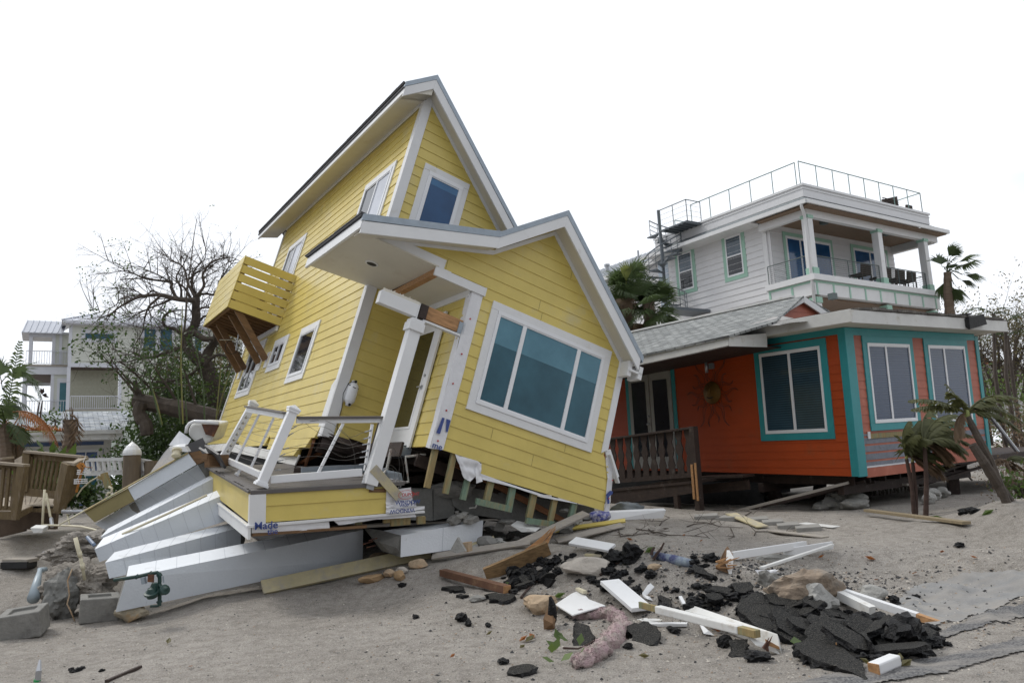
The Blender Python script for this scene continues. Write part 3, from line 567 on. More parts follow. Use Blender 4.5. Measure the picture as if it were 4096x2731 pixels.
# ================================================================== helpers for things placed by where they stand
def lerp(a, b, t): return a+(b-a)*t
def origin_of(pts): 
    return Vector((sum(p[0] for p in pts)/len(pts), sum(p[1] for p in pts)/len(pts), min(p[2] for p in pts)))
class Grp:
    """a thing with parts given in world coordinates"""
    def __init__(s, name, loc, label, cat, group=None): s.e = thing(name, loc, label, cat, group); s.o = Vector(loc)
    def part(s, mb, name, m, par=None, **k):
        mb.v = [(a[0]-s.o.x, a[1]-s.o.y, a[2]-s.o.z) for a in mb.v]; return mb.build(name, m, par or s.e, **k)
def facep(mb, quad, Ys, vec, mi=0):
    """solid whose front face is seen at quad (tl, tr, br, bl) at distances Ys, going back along vec"""
    if not hasattr(Ys, '__len__'): Ys = [Ys]*4
    if len(Ys) == 2: Ys = [Ys[0], Ys[1], Ys[1], Ys[0]]
    P = [at(p, y) for p, y in zip(quad, Ys)]; v = Vector(vec)
    n = (P[1]-P[0]).cross(P[3]-P[0]); mb.prism(P, v, mi); return P
def bar(mb, a, Ya, b, Yb, w, h=None, up=(0, 0, 1), mi=0, taper=1): mb.beam(at(a, Ya), at(b, Yb), w, h or w, up, mi, taper)
def rockv(c, r, seed, sub=3, amp=.25, fr=1.6, rot=0.0, flat=None):
    bm = bmesh.new(); bmesh.ops.create_icosphere(bm, subdivisions=sub, radius=1.0); rr = random.Random(seed); off = Vector((rr.uniform(-50, 50), rr.uniform(-50, 50), rr.uniform(-50, 50)))
    planes = []
    for _ in range(9):
        n = Vector((rr.gauss(0, 1), rr.gauss(0, 1), rr.gauss(0, 1))).normalized(); planes.append((n, rr.uniform(.62, .9)))
    M = Matrix.Rotation(rot, 3, 'Z')
    for v in bm.verts:
        p = v.co.copy()
        for n, d in planes:
            k = p.dot(n)
            if k > d: p -= n*(k-d)
        q = p*fr+off; p *= 1+amp*noise.noise(q)+amp*.4*noise.noise(q*3.1)+amp*.2*noise.noise(q*8)
        v.co = M @ Vector((p.x*r[0], p.y*r[1], p.z*r[2])) + Vector(c)
    vs = [v.co.copy() for v in bm.verts]; fs = [tuple(v.index for v in f.verts) for f in bm.faces]; bm.free(); return vs, fs
def rock(name, m, c, r, seed, label, cat, group=None, sub=3, amp=.25, rot=0.0, smooth=False):
    mb = MB(); vs, fs = rockv(c, r, seed, sub, amp, rot=rot); mb.add(vs, fs); return one(mb, name, m, label, cat, group, smooth=smooth)
# ================================================================== the torn off porch
BASE = at(('Z3', 1600, 922), 11.05)
d2 = Vector((-.48833788, .86555709, .11107225)).normalized(); d1 = Vector((.868, .494, 0)); d1 = (d1-d2*d1.dot(d2)).normalized(); d3 = d1.cross(d2)
_D = Frame(BASE, d1, d2, d3)
c0 = _D.hit(('Z3', 500, 990), 2, 0); DF = Frame(_D.w(c0), d1, d2, d3)
PD = thing('porch_deck', None, 'torn off yellow clad porch with grey deck boards, white railing and loose cables', 'porch', frame=DF)
hb = DF.hit(('Z3', 100, 762), 2, 0); hr = DF.hit(('Z3', 2055, 930), 2, 0); hrb = DF.hit(('Z3', 1870, 800), 2, 0)
DX, DY = hr.x, hb.y
q = MB()
nb = 15; dy = DY/nb
for i in range(nb):
    j0 = random.uniform(-.03, .03); q.box(-.02+j0, DX+random.uniform(-.02, .06), i*dy+.004, (i+1)*dy-.006, -.03+random.uniform(-.004, .004), 0)
q.build('deck_boards', DEK, PD, bevel=.003)
q = MB(); q.box(-.02, DX, -.035, -.002, -.05, .002); q.box(-.05, -.022, 0, DY, -.035, -.004); q.build('deck_edge_board', DEK, PD, bevel=.004)
q = MB(); q.box(.03, DX-.1, .06, DY-.05, -.32, -.05); q.build('deck_frame', DWD, PD)
y_ = DF.hit(('Z3', 635, 1010), 1, -.0); yb = DF.hit(('Z3', 620, 1297), 1, 0); yr = DF.hit(('Z3', 1795, 980), 1, 0); yrb = DF.hit(('Z3', 1795, 1220), 1, 0)
q = MB(); q.lap((0, .0, 0), X, Z, -Y_, [(y_.x, yb.z), (yrb.x, yrb.z), (yr.x, -.055), (y_.x, -.055)], yb.z, .205, .014); q.box(.02, yr.x, .0, .03, yb.z, -.05)
q.build('front_siding', YEL, PD)
q = MB(); q.lap((.0, 0, 0), Y_, Z, -X, [(.0, yb.z), (DY, yb.z+.03), (DY, -.045), (.5, -.05), (0, -.045)], yb.z, .36, .012); q.box(0, .03, .0, DY, yb.z, -.05); q.build('side_siding', YEL, PD)
cl = DF.hit(('Z3', 490, 1000), 1, 0)
q = MB(); q.box(-.03, y_.x, -.03, .0, yb.z-.02, -.05); q.box(-.03, .0, -.0, .05, yb.z-.02, -.05); q.build('corner_board', WHT, PD, bevel=.004)
sk = DF.hit(('Z3', 475, 1465), 1, -.03)
q = MB(); q.box(-.045, -.01, -.04, DY+.05, sk.z, yb.z-.02); q.box(-.06, -.045, -.05, DY+.05, yb.z-.045, yb.z-.02); q.build('side_skirt_board', WHT, PD, bevel=.004)
q = MB(); lr = DF.hit(('Z3', 2165, 1185), 1, -.03); q.hexa([(-.05, -.05, yb.z-.05), (lr.x, -.05, lr.z-.03), (lr.x, .0, lr.z-.03), (-.05, .0, yb.z-.05), (-.05, -.05, yb.z-.015), (lr.x, -.05, lr.z), (lr.x, .0, lr.z), (-.05, .0, yb.z-.015)]); q.build('water_table_trim', WHT, PD, bevel=.003)
H = lambda x, y, v=-.02: DF.hit(('Z3', x, y), 1, v)
q = MB(); sheet(q, [H(500, 1335), H(900, 1312), H(1245, 1290)], [H(500, 1402), H(900, 1385), H(1250, 1352)], amp=.012); sheet(q, [H(1290, 1283), H(1600, 1255), H(2070, 1205)], [H(1340, 1325), H(1700, 1272), H(2085, 1245)], amp=.02)
sheet(q, [H(1795, 985), H(1900, 980), H(2035, 960)], [H(1795, 1110), H(1900, 1112), H(2050, 1095)], amp=.02); sheet(q, [H(1797, 1105, -.05), H(1900, 1100, -.05), H(2075, 1095, -.05)], [H(1797, 1160, -.06), H(1900, 1160, -.06), H(2090, 1150, -.06)], amp=.03); sheet(q, [H(1797, 1160, -.05), H(1950, 1155, -.05), H(2165, 1140, -.05)], [H(1797, 1212, -.06), H(1950, 1205, -.06), H(2165, 1170, -.06)], amp=.03)
PW_ = q.build('house_wrap', WRP, PD, smooth=True)
tz = lambda s_, x, y, sz, m=BLU, u=X, v=Z, yy=-.075: text_mesh(s_, sz, m, PW_, DF.hit(('Z3', x, y), 1, yy), u, v)
tz('Made', 522, 1370, .135, yy=-.06); tz('the', 650, 1414, .10, yy=-.06)
tz('WINDOW', 1885, 1132, .078, yy=-.12); tz('WRAP', 1925, 1150, .05, yy=-.12); tz('WINDOW', 2072, 1160, .078, u=-X, v=-Z, yy=-.13)
tz('DUPONT', 1948, 1048, .062, RED, yy=-.08)
oc = DF.hit(('Z3', 1990, 1032), 1, -.078); q = MB(); q.tube([oc+Vector((.115*math.cos(t*math.pi/12), 0, .06*math.sin(t*math.pi/12))) for t in range(25)], .003, 4); q.build('printed_oval', RED, PW_)
oc = DF.hit(('Z3', 2058, 1115), 1, -.11); q = MB(); q.box(oc.x-.03, oc.x+.03, oc.y, oc.y+.002, oc.z-.005, oc.z+.0); q.box(oc.x-.03, oc.x-.02, oc.y, oc.y+.002, oc.z-.03, oc.z+.03); q.box(oc.x+.02, oc.x+.03, oc.y, oc.y+.002, oc.z-.03, oc.z+.03); q.build('printed_mark', BLU, PW_)
q = MB(); q.beam(H(500, 1415, .02), H(1600, 1335, .02), .09, .035); q.beam(H(1630, 990, -.01), H(1790, 990, -.01), .02, .05); q.build('bottom_board', BRN, PD)
for a, b, c, d in ((1500, 1275, 1560, 1320), (1770, 1255, 1835, 1300), (1840, 1258, 2025, 1318), (2095, 1245, 2171, 1308)):
    p1, p2 = H(a, b, .1), H(c, d, .1); q = MB(); q.box(p1.x, p2.x, .08, .13, p2.z, p1.z); q.build('blocking', PLY, PD)
# railing
RL = bpy.data.objects.new('railing', None); COL.objects.link(RL); RL.parent = PD
def toD(p): return DF.l(p)
Y1 = DF.w((.12, .12, 0)).y; Y2 = DF.w((.1, DY-.12, 0)).y
def newel(bx, by, tx, ty, Yb):
    b = toD(at(('Z3', bx, by), Yb)); t = toD(at(('Z3', tx, ty), Yb+.12)); ax = (t-b).normalized()
    q = MB(); q.beam(b, b+ax*(t-b).length*.97, .118, .118, (0, 1, 0)); p = q.build('newel_post', VIN, RL, bevel=.006)
    q = MB(); L = (t-b).length; q.beam(b+ax*(L-.05), b+ax*(L-.015), .15, .15, (0, 1, 0)); q.beam(b+ax*(L-.015), b+ax*(L+.01), .165, .165, (0, 1, 0)); q.beam(b+ax*(L+.01), b+ax*(L+.055), .16, .16, (0, 1, 0), taper=.08); q.build('post_cap', VIN, p, bevel=.004)
    q = MB(); q.beam(b-ax*.005, b+ax*.03, .17, .17, (0, 1, 0)); q.beam(b+ax*.03, b+ax*.055, .145, .145, (0, 1, 0)); q.build('base_trim', VIN, p, bevel=.004)
    return p, b, t
n1, b1, t1_ = newel(585, 945, 905, 205, Y1); n2, b2, t2_ = newel(192, 728, 518, 148, Y2)
Zb = lambda x, y, k, dy_=0: toD(at(('Z3', x, y), lerp(Y1, Y2, k)+dy_))
q = MB(); q.beam(Zb(460, 215, .95), Zb(815, 275, .08), .05, .07); q.build('top_rail', VIN, RL, bevel=.004)
q = MB(); q.beam(Zb(455, 182, .95), Zb(825, 245, .06), .10, .025); q.build('rail_cap', DEK, RL, bevel=.003)
q = MB(); q.beam(Zb(215, 678, .95), Zb(585, 840, .05), .05, .085); q.build('bottom_rail', VIN, RL, bevel=.004)
for a, b, c, d, k in ((572, 255, 350, 705, .62), (712, 290, 492, 770, .33)):
    q = MB(); q.beam(Zb(a, b, k), Zb(c, d, k), .035, .035); q.build('baluster', VIN, RL, bevel=.003)
q = MB(); q.beam(Zb(395, 780, .55), Zb(365, 830, .55), .04, .04); q.beam(Zb(365, 826, .55), Zb(355, 842, .55), .09, .07); q.build('rail_foot', VIN, RL)
F1 = lambda x, y, v=.12: DF.hit(('Z3', x, y), 1, v)
q = MB(); q.beam(F1(930, 320), F1(1825, 315), .05, .065); q.build('top_rail', VIN, RL, bevel=.004)
q = MB(); q.beam(F1(940, 290), F1(1820, 286), .12, .035); q.build('rail_cap', DEK, RL, bevel=.004)
q = MB(); q.beam(F1(680, 885), F1(1560, 815), .055, .10); q.build('bottom_rail', VIN, RL, bevel=.004)
q = MB(); q.beam(F1(1382, 345), F1(1140, 822), .035, .035); q.build('baluster', VIN, RL, bevel=.003)
q = MB(); q.beam(F1(1662, 352), F1(1590, 800), .05, .03); q.build('broken_post_shell', VIN, RL)
q = MB(); q.beam(F1(1730, 350, .18), F1(1630, 800, .18), .05, .02); q.build('split_post_core', DWD, RL)
# cables
k_ = 0
cab = MB(); fit = MB()
for i in range(7):
    a = Zb(450-30*i, 285+54*i, .93); b = Zb(790-32*i, 375+60*i, .08); m_ = (a+b)/2-Vector((0, 0, .02)); cab.tube([a, a.lerp(m_, .5), m_, m_.lerp(b, .5), b], .0024, 4); fit.lathe(Zb(440-29*i, 285+54*i, .96), (.6, -.8, 0), [(0, .028), (.012, .028), (.014, .012), (.05, .010)], 10)
ends = [(1645, 412), (1635, 478), (1625, 540), (1615, 605), (1605, 665), (1593, 735)]
strt = [(880, 398), (850, 465), (800, 595), (770, 660), (740, 710), (720, 798)]
for (a, b), (c, d), dz in zip(strt, ends, (.14, .16, .06, .10, .05, .02)):
    A_, B_ = F1(a, b, .1), F1(c, d, .1); L_ = (B_-A_); P = [A_+L_*t+Vector((0, random.uniform(-.02, .02), dz*math.sin(t*math.pi*1.0)*(1-t)*1.5-.20*dz/.1*math.exp(-((t-.72)/.16)**2)*.5)) for t in [i/16 for i in range(17)]]
    cab.tube(P, .0024, 4); fit.tube([B_+(P[-2]-B_).normalized()*.0, B_+(P[-2]-B_).normalized()*.09], .009, 6); fit.lathe(B_, (0, -1, 0), [(-.02, .014), (.02, .014)], 8); fit.tube([A_, A_+(P[1]-A_).normalized()*.08], .008, 6)
cab.tube([F1(*p, .1) for p in ((975, 305), (1060, 380), (1180, 455), (1320, 520), (1450, 560))], .0024, 4)
cab.tube([F1(*p, .1) for p in ((1360, 400), (1420, 460), (1462, 540), (1490, 640), (1497, 720), (1495, 800))], .0024, 4)
for s_, e in (((1790, 520), (1870, 930)), ((1800, 540), (1930, 960)), ((1740, 720), (1900, 980)), ((1770, 600), (1740, 790)), ((1735, 790), (1830, 880))):
    A_, B_ = F1(*s_, .0), F1(*e, .0); P = [A_.lerp(B_, t)+Vector((.14*math.sin(t*math.pi), 0, .05*math.sin(t*5))) for t in [i/10 for i in range(11)]]; cab.tube(P, .0024, 4); fit.tube([B_, P[-3]], .008, 6)
cab.build('steel_cable', CBL, RL, smooth=True); fit.build('cable_fitting', STL, RL)
q = MB(); q.beam(F1(1668, 775, -.06), F1(1920, 1055, -.06), .035, .13, (1, 0, 1)); tag(one(MB(), 'x', YEL, 'x', 'x') if False else q.build('hanging_siding_piece', YELW, PD), None)
q = MB(); q.hexa([(hrb.x-.5, hrb.y, .0), (DX+.02, .15, .0), (DX+.05, .17, .0), (hrb.x-.5, hrb.y+.04, .0), (hrb.x-.5, hrb.y, .12), (DX, .15, .10), (DX+.03, .17, .10), (hrb.x-.5, hrb.y+.04, .12)]); q.box(1.0, hrb.x-.5, hrb.y, hrb.y+.04, 0, .12); q.build('torn_flashing', GLV, PD)
# ================================================================== toppled white block columns
def column(quad, YL, YR, back, label, m=COLW, nj=8, dark_end=None, name='toppled_column', side=COLG, grp='toppled white columns left of the yellow house'):
    P = [at(quad[0], YL), at(quad[1], YR), at(quad[2], YR), at(quad[3], YL)]; b = Vector(back)
    o = origin_of(P); g = Grp(name, o, label, 'column', grp)
    q = MB(); f = [P[0], P[1], P[2], P[3]]; a = [p+b for p in f]
    q.add([f[0], f[1], f[2], f[3]]+a, [(0, 1, 2, 3)], 0); q.add([f[0], f[1], a[1], a[0]], [(0, 1, 2, 3)], 1); q.add([f[3], f[2], a[2], a[3]]+[a[0], a[1]], [(0, 1, 2, 3), (3, 2, 5, 4)], 0)
    q.add([f[0], f[3], a[3], a[0]], [(0, 1, 2, 3)], 2); q.add([f[1], f[2], a[2], a[1]], [(0, 1, 2, 3)], 2)
    bd = g.part(q, 'block_shaft', [side, m, CON])  # top keeps the white, the other long faces take the shade tone
    # mortar joints between the blocks, as shallow grooves of a slightly darker render
    j = MB()
    n_ = (P[1]-P[0]).cross(P[3]-P[0]).normalized(); 
    if n_.y > 0: n_ = -n_
    up = (P[0]-P[3]).normalized(); ax = (P[1]-P[0]).normalized()
    for i in range(1, nj):
        t = i/nj+random.uniform(-.01, .01); A_, B_ = P[0].lerp(P[1], t), P[3].lerp(P[2], t)
        j.prism([A_+n_*.0012, A_+ax*.006+n_*.0012, B_+ax*.006+n_*.0012, B_+n_*.0012], -n_*.001)
        A2 = A_+b; tn = b.cross(ax).normalized(); tn = tn if tn.z > 0 else -tn; j.prism([A_+tn*.0012, A_+ax*.006+tn*.0012, A2+ax*.006+tn*.0012, A2+tn*.0012], -tn*.001)
    g.part(j, 'mortar_joints', mat('mortar_joint_tone', (.50, .53, .57), .8, .1))
    return g, P
bk = at((750, 2210), 11.05)-at((750, 2253), 10.65)
g1, _ = column([('N', 700, 985), (1453, 2118), (1450, 2238), ('N', 640, 1175)], 10.0, 12.2, bk, 'long white block column in front, running from the gas pipe to under the porch', nj=11)
column([('Z1', 290, 1566), ('Z1', 1600, 1225), ('Z1', 1600, 1440), ('Z1', 330, 1720)], 10.7, 12.3, (-.05, .34, .10), 'white block column just behind the long front column', nj=9)
column([('Z1', 188, 1438), ('Z1', 1420, 918), ('Z1', 1500, 1150), ('Z1', 235, 1560)], 11.4, 12.3, (-.05, .33, .13), 'middle white column with a dark broken left end, third from the front', nj=9)
column([('Z1', 248, 1318), ('Z1', 1345, 748), ('Z1', 1380, 950), ('Z1', 262, 1410)], 12.2, 12.9, (-.06, .33, .10), 'cracked white column second from the back, below the pale pipe', nj=8)
g5, P5 = column([('Z1', 190, 1192), ('Z1', 1185, 622), ('Z1', 1318, 735), ('Z1', 305, 1262)], 13.0, 13.3, (-.05, .34, .02), 'rearmost white column with a dark unpainted patch', nj=8)
q = MB(); facep(q, [('Z1', 520, 1012), ('Z1', 575, 982), ('Z1', 632, 1082), ('Z1', 578, 1108)], 13.09, (0, .02, 0)); g5.part(q, 'unpainted_patch', CON)
q = MB(); facep(q, [('Z1', 1182, 620), ('Z1', 1300, 560), ('Z1', 1326, 700), ('Z1', 1262, 742)], 13.25, (-.05, .3, 0)); g5.part(q, 'dark_end', COND)
g = Grp('skirting_beam', at(('Z1', 190, 1182), 12.8), 'long boxed beam, yellow at its lower end and white above, leaning on the rear column', 'beam')
q = MB(); facep(q, [('Z1', 510, 852), ('Z1', 1092, 515), ('Z1', 1172, 622), ('Z1', 575, 968)], (12.9, 13.0), (-.08, .2, .05)); g.part(q, 'white_panel', COLG, bevel=.006)
q = MB(); facep(q, [('Z1', 92, 1080), ('Z1', 508, 853), ('Z1', 572, 969), ('Z1', 190, 1180)], (12.8, 12.9), (-.08, .2, .05)); g.part(q, 'yellow_panel', mat('ochre_panel_paint', (.24, .20, .085), .6, .12, 2, .1, 40, stain=(.16, .13, .07), stain_amt=.2), bevel=.006)
q = MB(); facep(q, [('Z1', 90, 1068), ('Z1', 1088, 505), ('Z1', 1094, 514), ('Z1', 92, 1079)], (12.78, 12.98), (-.03, .06, .015)); g.part(q, 'wooden_edge', PLY)
q = MB(); facep(q, [('Z1', 1100, 508), ('Z1', 1190, 490), ('Z1', 1240, 590), ('Z1', 1172, 622)], 13.05, (0, .2, .02)); g.part(q, 'exposed_wood_end', BRN)
q = MB(); q.tube([at(('Z1', 455, 1292), 11.7), at(('Z1', 900, 1092), 11.8), at(('Z1', 1275, 915), 12)], .018, 8); one(q, 'conduit', PVC, 'long thin cream pipe lying along the cracked white column', 'pipe')
q = MB(); facep(q, [('Z1', 1248, 545), ('Z1', 1290, 528), ('Z1', 1300, 635), ('Z1', 1250, 650)], 12.2, (.2, .3, 0)); q.beam(at(('Z1', 1250, 545), 12.2), at(('Z1', 1400, 560), 12.6), .1, .1); one(q, 'wood_block', BRN, 'broken pale wood block beside the rear railing post of the porch', 'wood')
# short white column and broken end below the studs
g, P = column([('Z4', 245, 1035), ('Z4', 1018, 895), ('Z4', 1002, 1130), ('Z4', 240, 1240)], 11.5, 12.35, at(('Z4', 75, 992), 12.1)-at(('Z4', 245, 1035), 11.5), 'short thick white column lying below the exposed studs', nj=2, side=COLW, grp=None)
q = MB(); E1 = at(('Z4', 245, 1035), 11.49); q.hull([at(('Z4', *p), y) for p, y in (((245, 1036), 11.52), ((240, 1200), 11.55), ((75, 990), 12.1), ((-60, 1000), 12.0), ((-10, 1075), 11.7), ((150, 1205), 11.6), ((40, 1100), 11.6), ((-110, 960), 12.2), ((60, 1180), 11.9), ((200, 1150), 11.5))]); g.part(q, 'broken_end', CON)
q = MB()
for a, b in (((-20, 1090), (-115, 1120)), ((20, 1060), (-60, 1085)), ((0, 1130), (-80, 1150))): q.tube([at(('Z4', *a), 11.6), at(('Z4', *b), 11.5)], .009, 6)
g.part(q, 'rebar', RST)
# ================================================================== concrete grade beam under the house
fx = lambda x: 11.95+(x-350)/1710*1.45
def polyp(mb, reg, pts, Yf, vec): mb.prism([at((reg, *p), Yf(p[0])) for p in pts], vec)
g = Grp('foundation_beam', at(('Z4', 1200, 900), 12.7), 'cracked grey concrete foundation wall behind the exposed studs', 'foundation')
q = MB(); polyp(q, 'Z4', [(690, 560), (830, 575), (1330, 640), (1700, 700), (2060, 770), (2080, 860), (1900, 930), (1450, 925), (1180, 880), (850, 830), (740, 760)], fx, (-.3, .5, .02)); g.part(q, 'wall_panel', COND)
q = MB(); polyp(q, 'Z4', [(330, 600), (540, 600), (545, 900), (330, 890)], fx, (-.3, .5, .02)); polyp(q, 'Z4', [(550, 602), (690, 590), (760, 690), (740, 860), (550, 895)], lambda x: fx(x)+.03, (-.3, .5, .02)); g.part(q, 'wall_block', COND)
q = MB(); vs, fs = rockv(at(('Z4', 760, 605), 12.3), (.42, .2, .14), 5, 3, .3); q.add(vs, fs); g.part(q, 'broken_corner', CON)
q = MB(); polyp(q, 'Z4', [(-500, 960), (1120, 880), (1470, 930), (1500, 945), (1120, 893), (-500, 990)], lambda x: 11.9+(x+500)/2000*.8, (-.1, .35, 0)); g.part(q, 'crushed_joint', GRY)
# black sheets added so the void under the house stays dark
q = MB(); P = [HY.w(v) for v in ((-1.2, 2.5, -2.46), (2.4, 2.5, -2.46), (2.4, 3.6, -3.9), (-1.2, 3.6, -3.9))]; q.prism(P, (0, .15, 0)); P = [HY.w(v) for v in ((-1.25, 3.0, -2.45), (-1.25, 11, -2.45), (-1.0, 11, -4.3), (-1.0, 3.0, -4.3))]; q.prism(P, (.15, 0, 0)); one(q, 'void_dark_sheets', BLK, 'black sheets added to darken the gap under the yellow house', 'backing sheet')
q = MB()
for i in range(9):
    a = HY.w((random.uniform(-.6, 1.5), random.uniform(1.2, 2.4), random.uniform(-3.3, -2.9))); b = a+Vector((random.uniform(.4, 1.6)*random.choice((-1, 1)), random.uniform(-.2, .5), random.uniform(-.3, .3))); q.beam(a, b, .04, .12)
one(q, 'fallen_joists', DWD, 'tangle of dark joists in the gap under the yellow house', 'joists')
# rubble under the house
rr = random.Random(3)
spots = [('Z4', 735, 890, .18), ('Z4', 800, 850, .12), ('Z4', 900, 880, .16), ('Z4', 770, 820, .06), ('Z4', 845, 825, .07), ('Z4', 1100, 1030, .24), ('Z4', 1060, 1095, .22), ('Z4', 1280, 1030, .16), ('Z4', 1360, 1010, .2), ('Z4', 1800, 960, .2), ('Z4', 1890, 905, .12), ('Z4', 2000, 880, .1), ('Z4', 1240, 905, .15),
         ('Z4', 940, 1150, .12), ('Z4', 1010, 1110, .1), ('Z4', 690, 1190, .10), ('Z4', 560, 1190, .14), ('Z4', 1150, 1080, .1), ('Z4', 1080, 960, .14), ('Z4', 1950, 840, .08), ('Z4', 1780, 800, .1), ('Z4', 880, 1130, .08), ('Z4', 1200, 1100, .07), ('Z4', 1330, 1060, .08), ('Z4', 1560, 990, .1)]
for i, (rg, x, y, r_) in enumerate(spots):
    c = at((rg, x, y), fx(x)-.25) if y < 930 else gp((rg, x, y+8), r_*.3)
    rock('concrete_chunk', RUB if i % 3 else CON, c, (r_, r_*rr.uniform(.5, .9), r_*rr.uniform(.3, .55)), 20+i, 'grey broken concrete chunk heaped under the yellow house', 'concrete', 'concrete rubble under the yellow house', sub=2, amp=.35, rot=rr.uniform(0, 3))
q = MB(); facep(q, [('Z4', 775, 1055), ('Z4', 850, 1185), ('Z4', 760, 1205), ('Z4', 705, 1180)], 11.2, (.02, .06, 0)); one(q, 'concrete_shard', RUB, 'upright triangular grey concrete shard in front of the short white column', 'concrete')
q = MB(); facep(q, [('Z4', 815, 1105), ('Z4', 875, 1100), ('Z4', 878, 1190), ('Z4', 835, 1190)], 11.3, (.05, .12, 0)); one(q, 'block_piece', STN, 'small tan block standing behind the triangular concrete shard', 'block')
q = MB(); facep(q, [('Z4', 1275, 940), ('Z4', 1440, 975), ('Z4', 1510, 1000), ('Z4', 1380, 1005)], 12.3, (.1, .2, .05)); one(q, 'plaster_sheet', WHTD, 'cracked white plaster sheet fallen on the rubble under the studs', 'plaster')
q = MB(); facep(q, [('Z4', 1150, 905), ('Z4', 1235, 925), ('Z4', 1190, 1000), ('Z4', 1115, 990)], 12.5, (.0, .1, .0)); one(q, 'leaning_slab', CON, 'pale slab leaning against the dark end of the short white column', 'slab')
# ================================================================== household wreckage at the left rear
g = Grp('water_tank', at(('Z1', 1190, 400), 13.6), 'dented white tank with a rusty torn side behind the beams', 'tank')
q = MB(); cc = at(('Z1', 1230, 330), 14.2)
pts = [('Z1', 1085, 330), ('Z1', 1100, 250), ('Z1', 1150, 212), ('Z1', 1390, 225), ('Z1', 1330, 400), ('Z1', 1210, 440), ('Z1', 1130, 380)]
q.prism([at(p, 13.7) for p in pts], (-.1, .8, .1)); g.part(q, 'tank_body', WHTD, bevel=.05)
q = MB(); q.tube([at(p, 13.62) for p in (('Z1', 1070, 320), ('Z1', 1080, 260), ('Z1', 1105, 225), ('Z1', 1150, 205), ('Z1', 1260, 208), ('Z1', 1390, 222))], .03, 8); g.part(q, 'tank_rim', VIN, smooth=True)
q = MB(); facep(q, [('Z1', 1220, 228), ('Z1', 1385, 238), ('Z1', 1330, 350), ('Z1', 1260, 330)], 13.62, (0, .05, 0)); g.part(q, 'rusty_side', RST)
g = Grp('sheet_metal_duct', at(('Z1', 820, 680), 13.8), 'crumpled dark and shiny metal duct beside the white tank', 'duct')
q = MB(); facep(q, [('Z1', 860, 505), ('Z1', 930, 430), ('Z1', 1000, 560), ('Z1', 720, 705)], (13.8, 13.8, 13.4, 13.4), (-.1, .4, -.1)); g.part(q, 'dark_panel', DGM)
q = MB(); q.hull([at(p, y) for p, y in ((('Z1', 905, 435), 13.5), (('Z1', 1008, 297), 13.6), (('Z1', 1120, 375), 13.5), (('Z1', 1075, 455), 13.3), (('Z1', 1000, 440), 13.3), (('Z1', 1050, 400), 13.9), (('Z1', 930, 420), 14.0))]); g.part(q, 'hood', STL)
g = Grp('exhaust_fan', at(('Z1', 990, 540), 13), 'white square fan plate with a round motor above the beam', 'fan')
q = MB(); facep(q, [('Z1', 908, 450), ('Z1', 1065, 448), ('Z1', 1090, 500), ('Z1', 920, 490)], 13, (.05, .3, .05)); g.part(q, 'plate', VIN)
q = MB(); q.lathe(at(('Z1', 990, 480), 13.02), at(('Z1', 975, 545), 12.95)-at(('Z1', 990, 480), 13.02), [(0, .085), (.03, .085), (.035, .06), (.09, .06), (.095, .075), (.13, .07), (.135, 0)], 20); g.part(q, 'motor', PVC, smooth=False)
q = MB(); bar(q, ('Z1', 1085, 485), 13.1, ('Z1', 1255, 410), 13.2, .06, .18); one(q, 'fixture_arm', DGM, 'pale glass edged panel poking out below the white tank', 'panel')
q = MB(); bar(q, ('Z1', 1290, 500), 12.4, ('Z1', 1420, 590), 12.2, .3, .03, (0, 1, 1)); bar(q, ('Z1', 1230, 500), 12.6, ('Z1', 1330, 560), 12.4, .2, .03, (0, 1, 1)); one(q, 'bent_flashing', DGM, 'bent grey flashing sheet behind the rear railing post', 'sheet metal')
# ================================================================== left foreground
g = Grp('concrete_footing', gp(('N', 450, 1200)), 'large uprooted lump of concrete and sand with a cream pipe stuck in it', 'concrete lump')
c = gp(('N', 430, 1200)); yy = c.y
q = MB(); vs, fs = rockv(at(('N', 445, 1030), yy+.25), (.46, .42, .36), 9, 5, .38, 2.4); q.add(vs, fs); g.part(q, 'lump', mat('sand_caked_concrete', (.25, .225, .195), .95, .25, 9, 1.0, 30, stain=(.13, .125, .12), stain_amt=.3, stain_scale=2.5))
q = MB(); vs, fs = rockv(at(('N', 360, 1080), yy+.0), (.22, .26, .33), 14, 4, .3, 2.2); q.add(vs, fs); g.part(q, 'dark_side', COND)
q = MB(); vs, fs = rockv(at(('N', 445, 820), yy+1.6), (.5, .4, .2), 13, 5, .5, 2.6); q.add(vs, fs); g.part(q, 'rear_lump', SAND)
q = MB(); q.tube([at(('N', 418, 762), yy-.15), at(('N', 440, 850), yy-.15), at(('N', 445, 870), yy-.14)], [.026, .026, .02], 12); q.tube([at(('N', 445, 860), yy-.14), at(('N', 455, 915), yy-.12), at(('N', 470, 995), yy-.05)], .02, 12); q.tube([at(('N', 455, 905), yy-.12), at(('N', 462, 940), yy-.1)], .027, 12); q.tube([at(('N', 440, 840), yy-.15), at(('N', 446, 868), yy-.14)], .029, 12); g.part(q, 'pipe', PVC, smooth=True)
q = MB(); q.tube([at(p, yy-.32) for p in (('N', 400, 935), ('N', 375, 1000), ('N', 385, 1080), ('N', 372, 1130), ('N', 390, 1165), ('N', 415, 1225))], .008, 6); g.part(q, 'cord', STN, smooth=True)
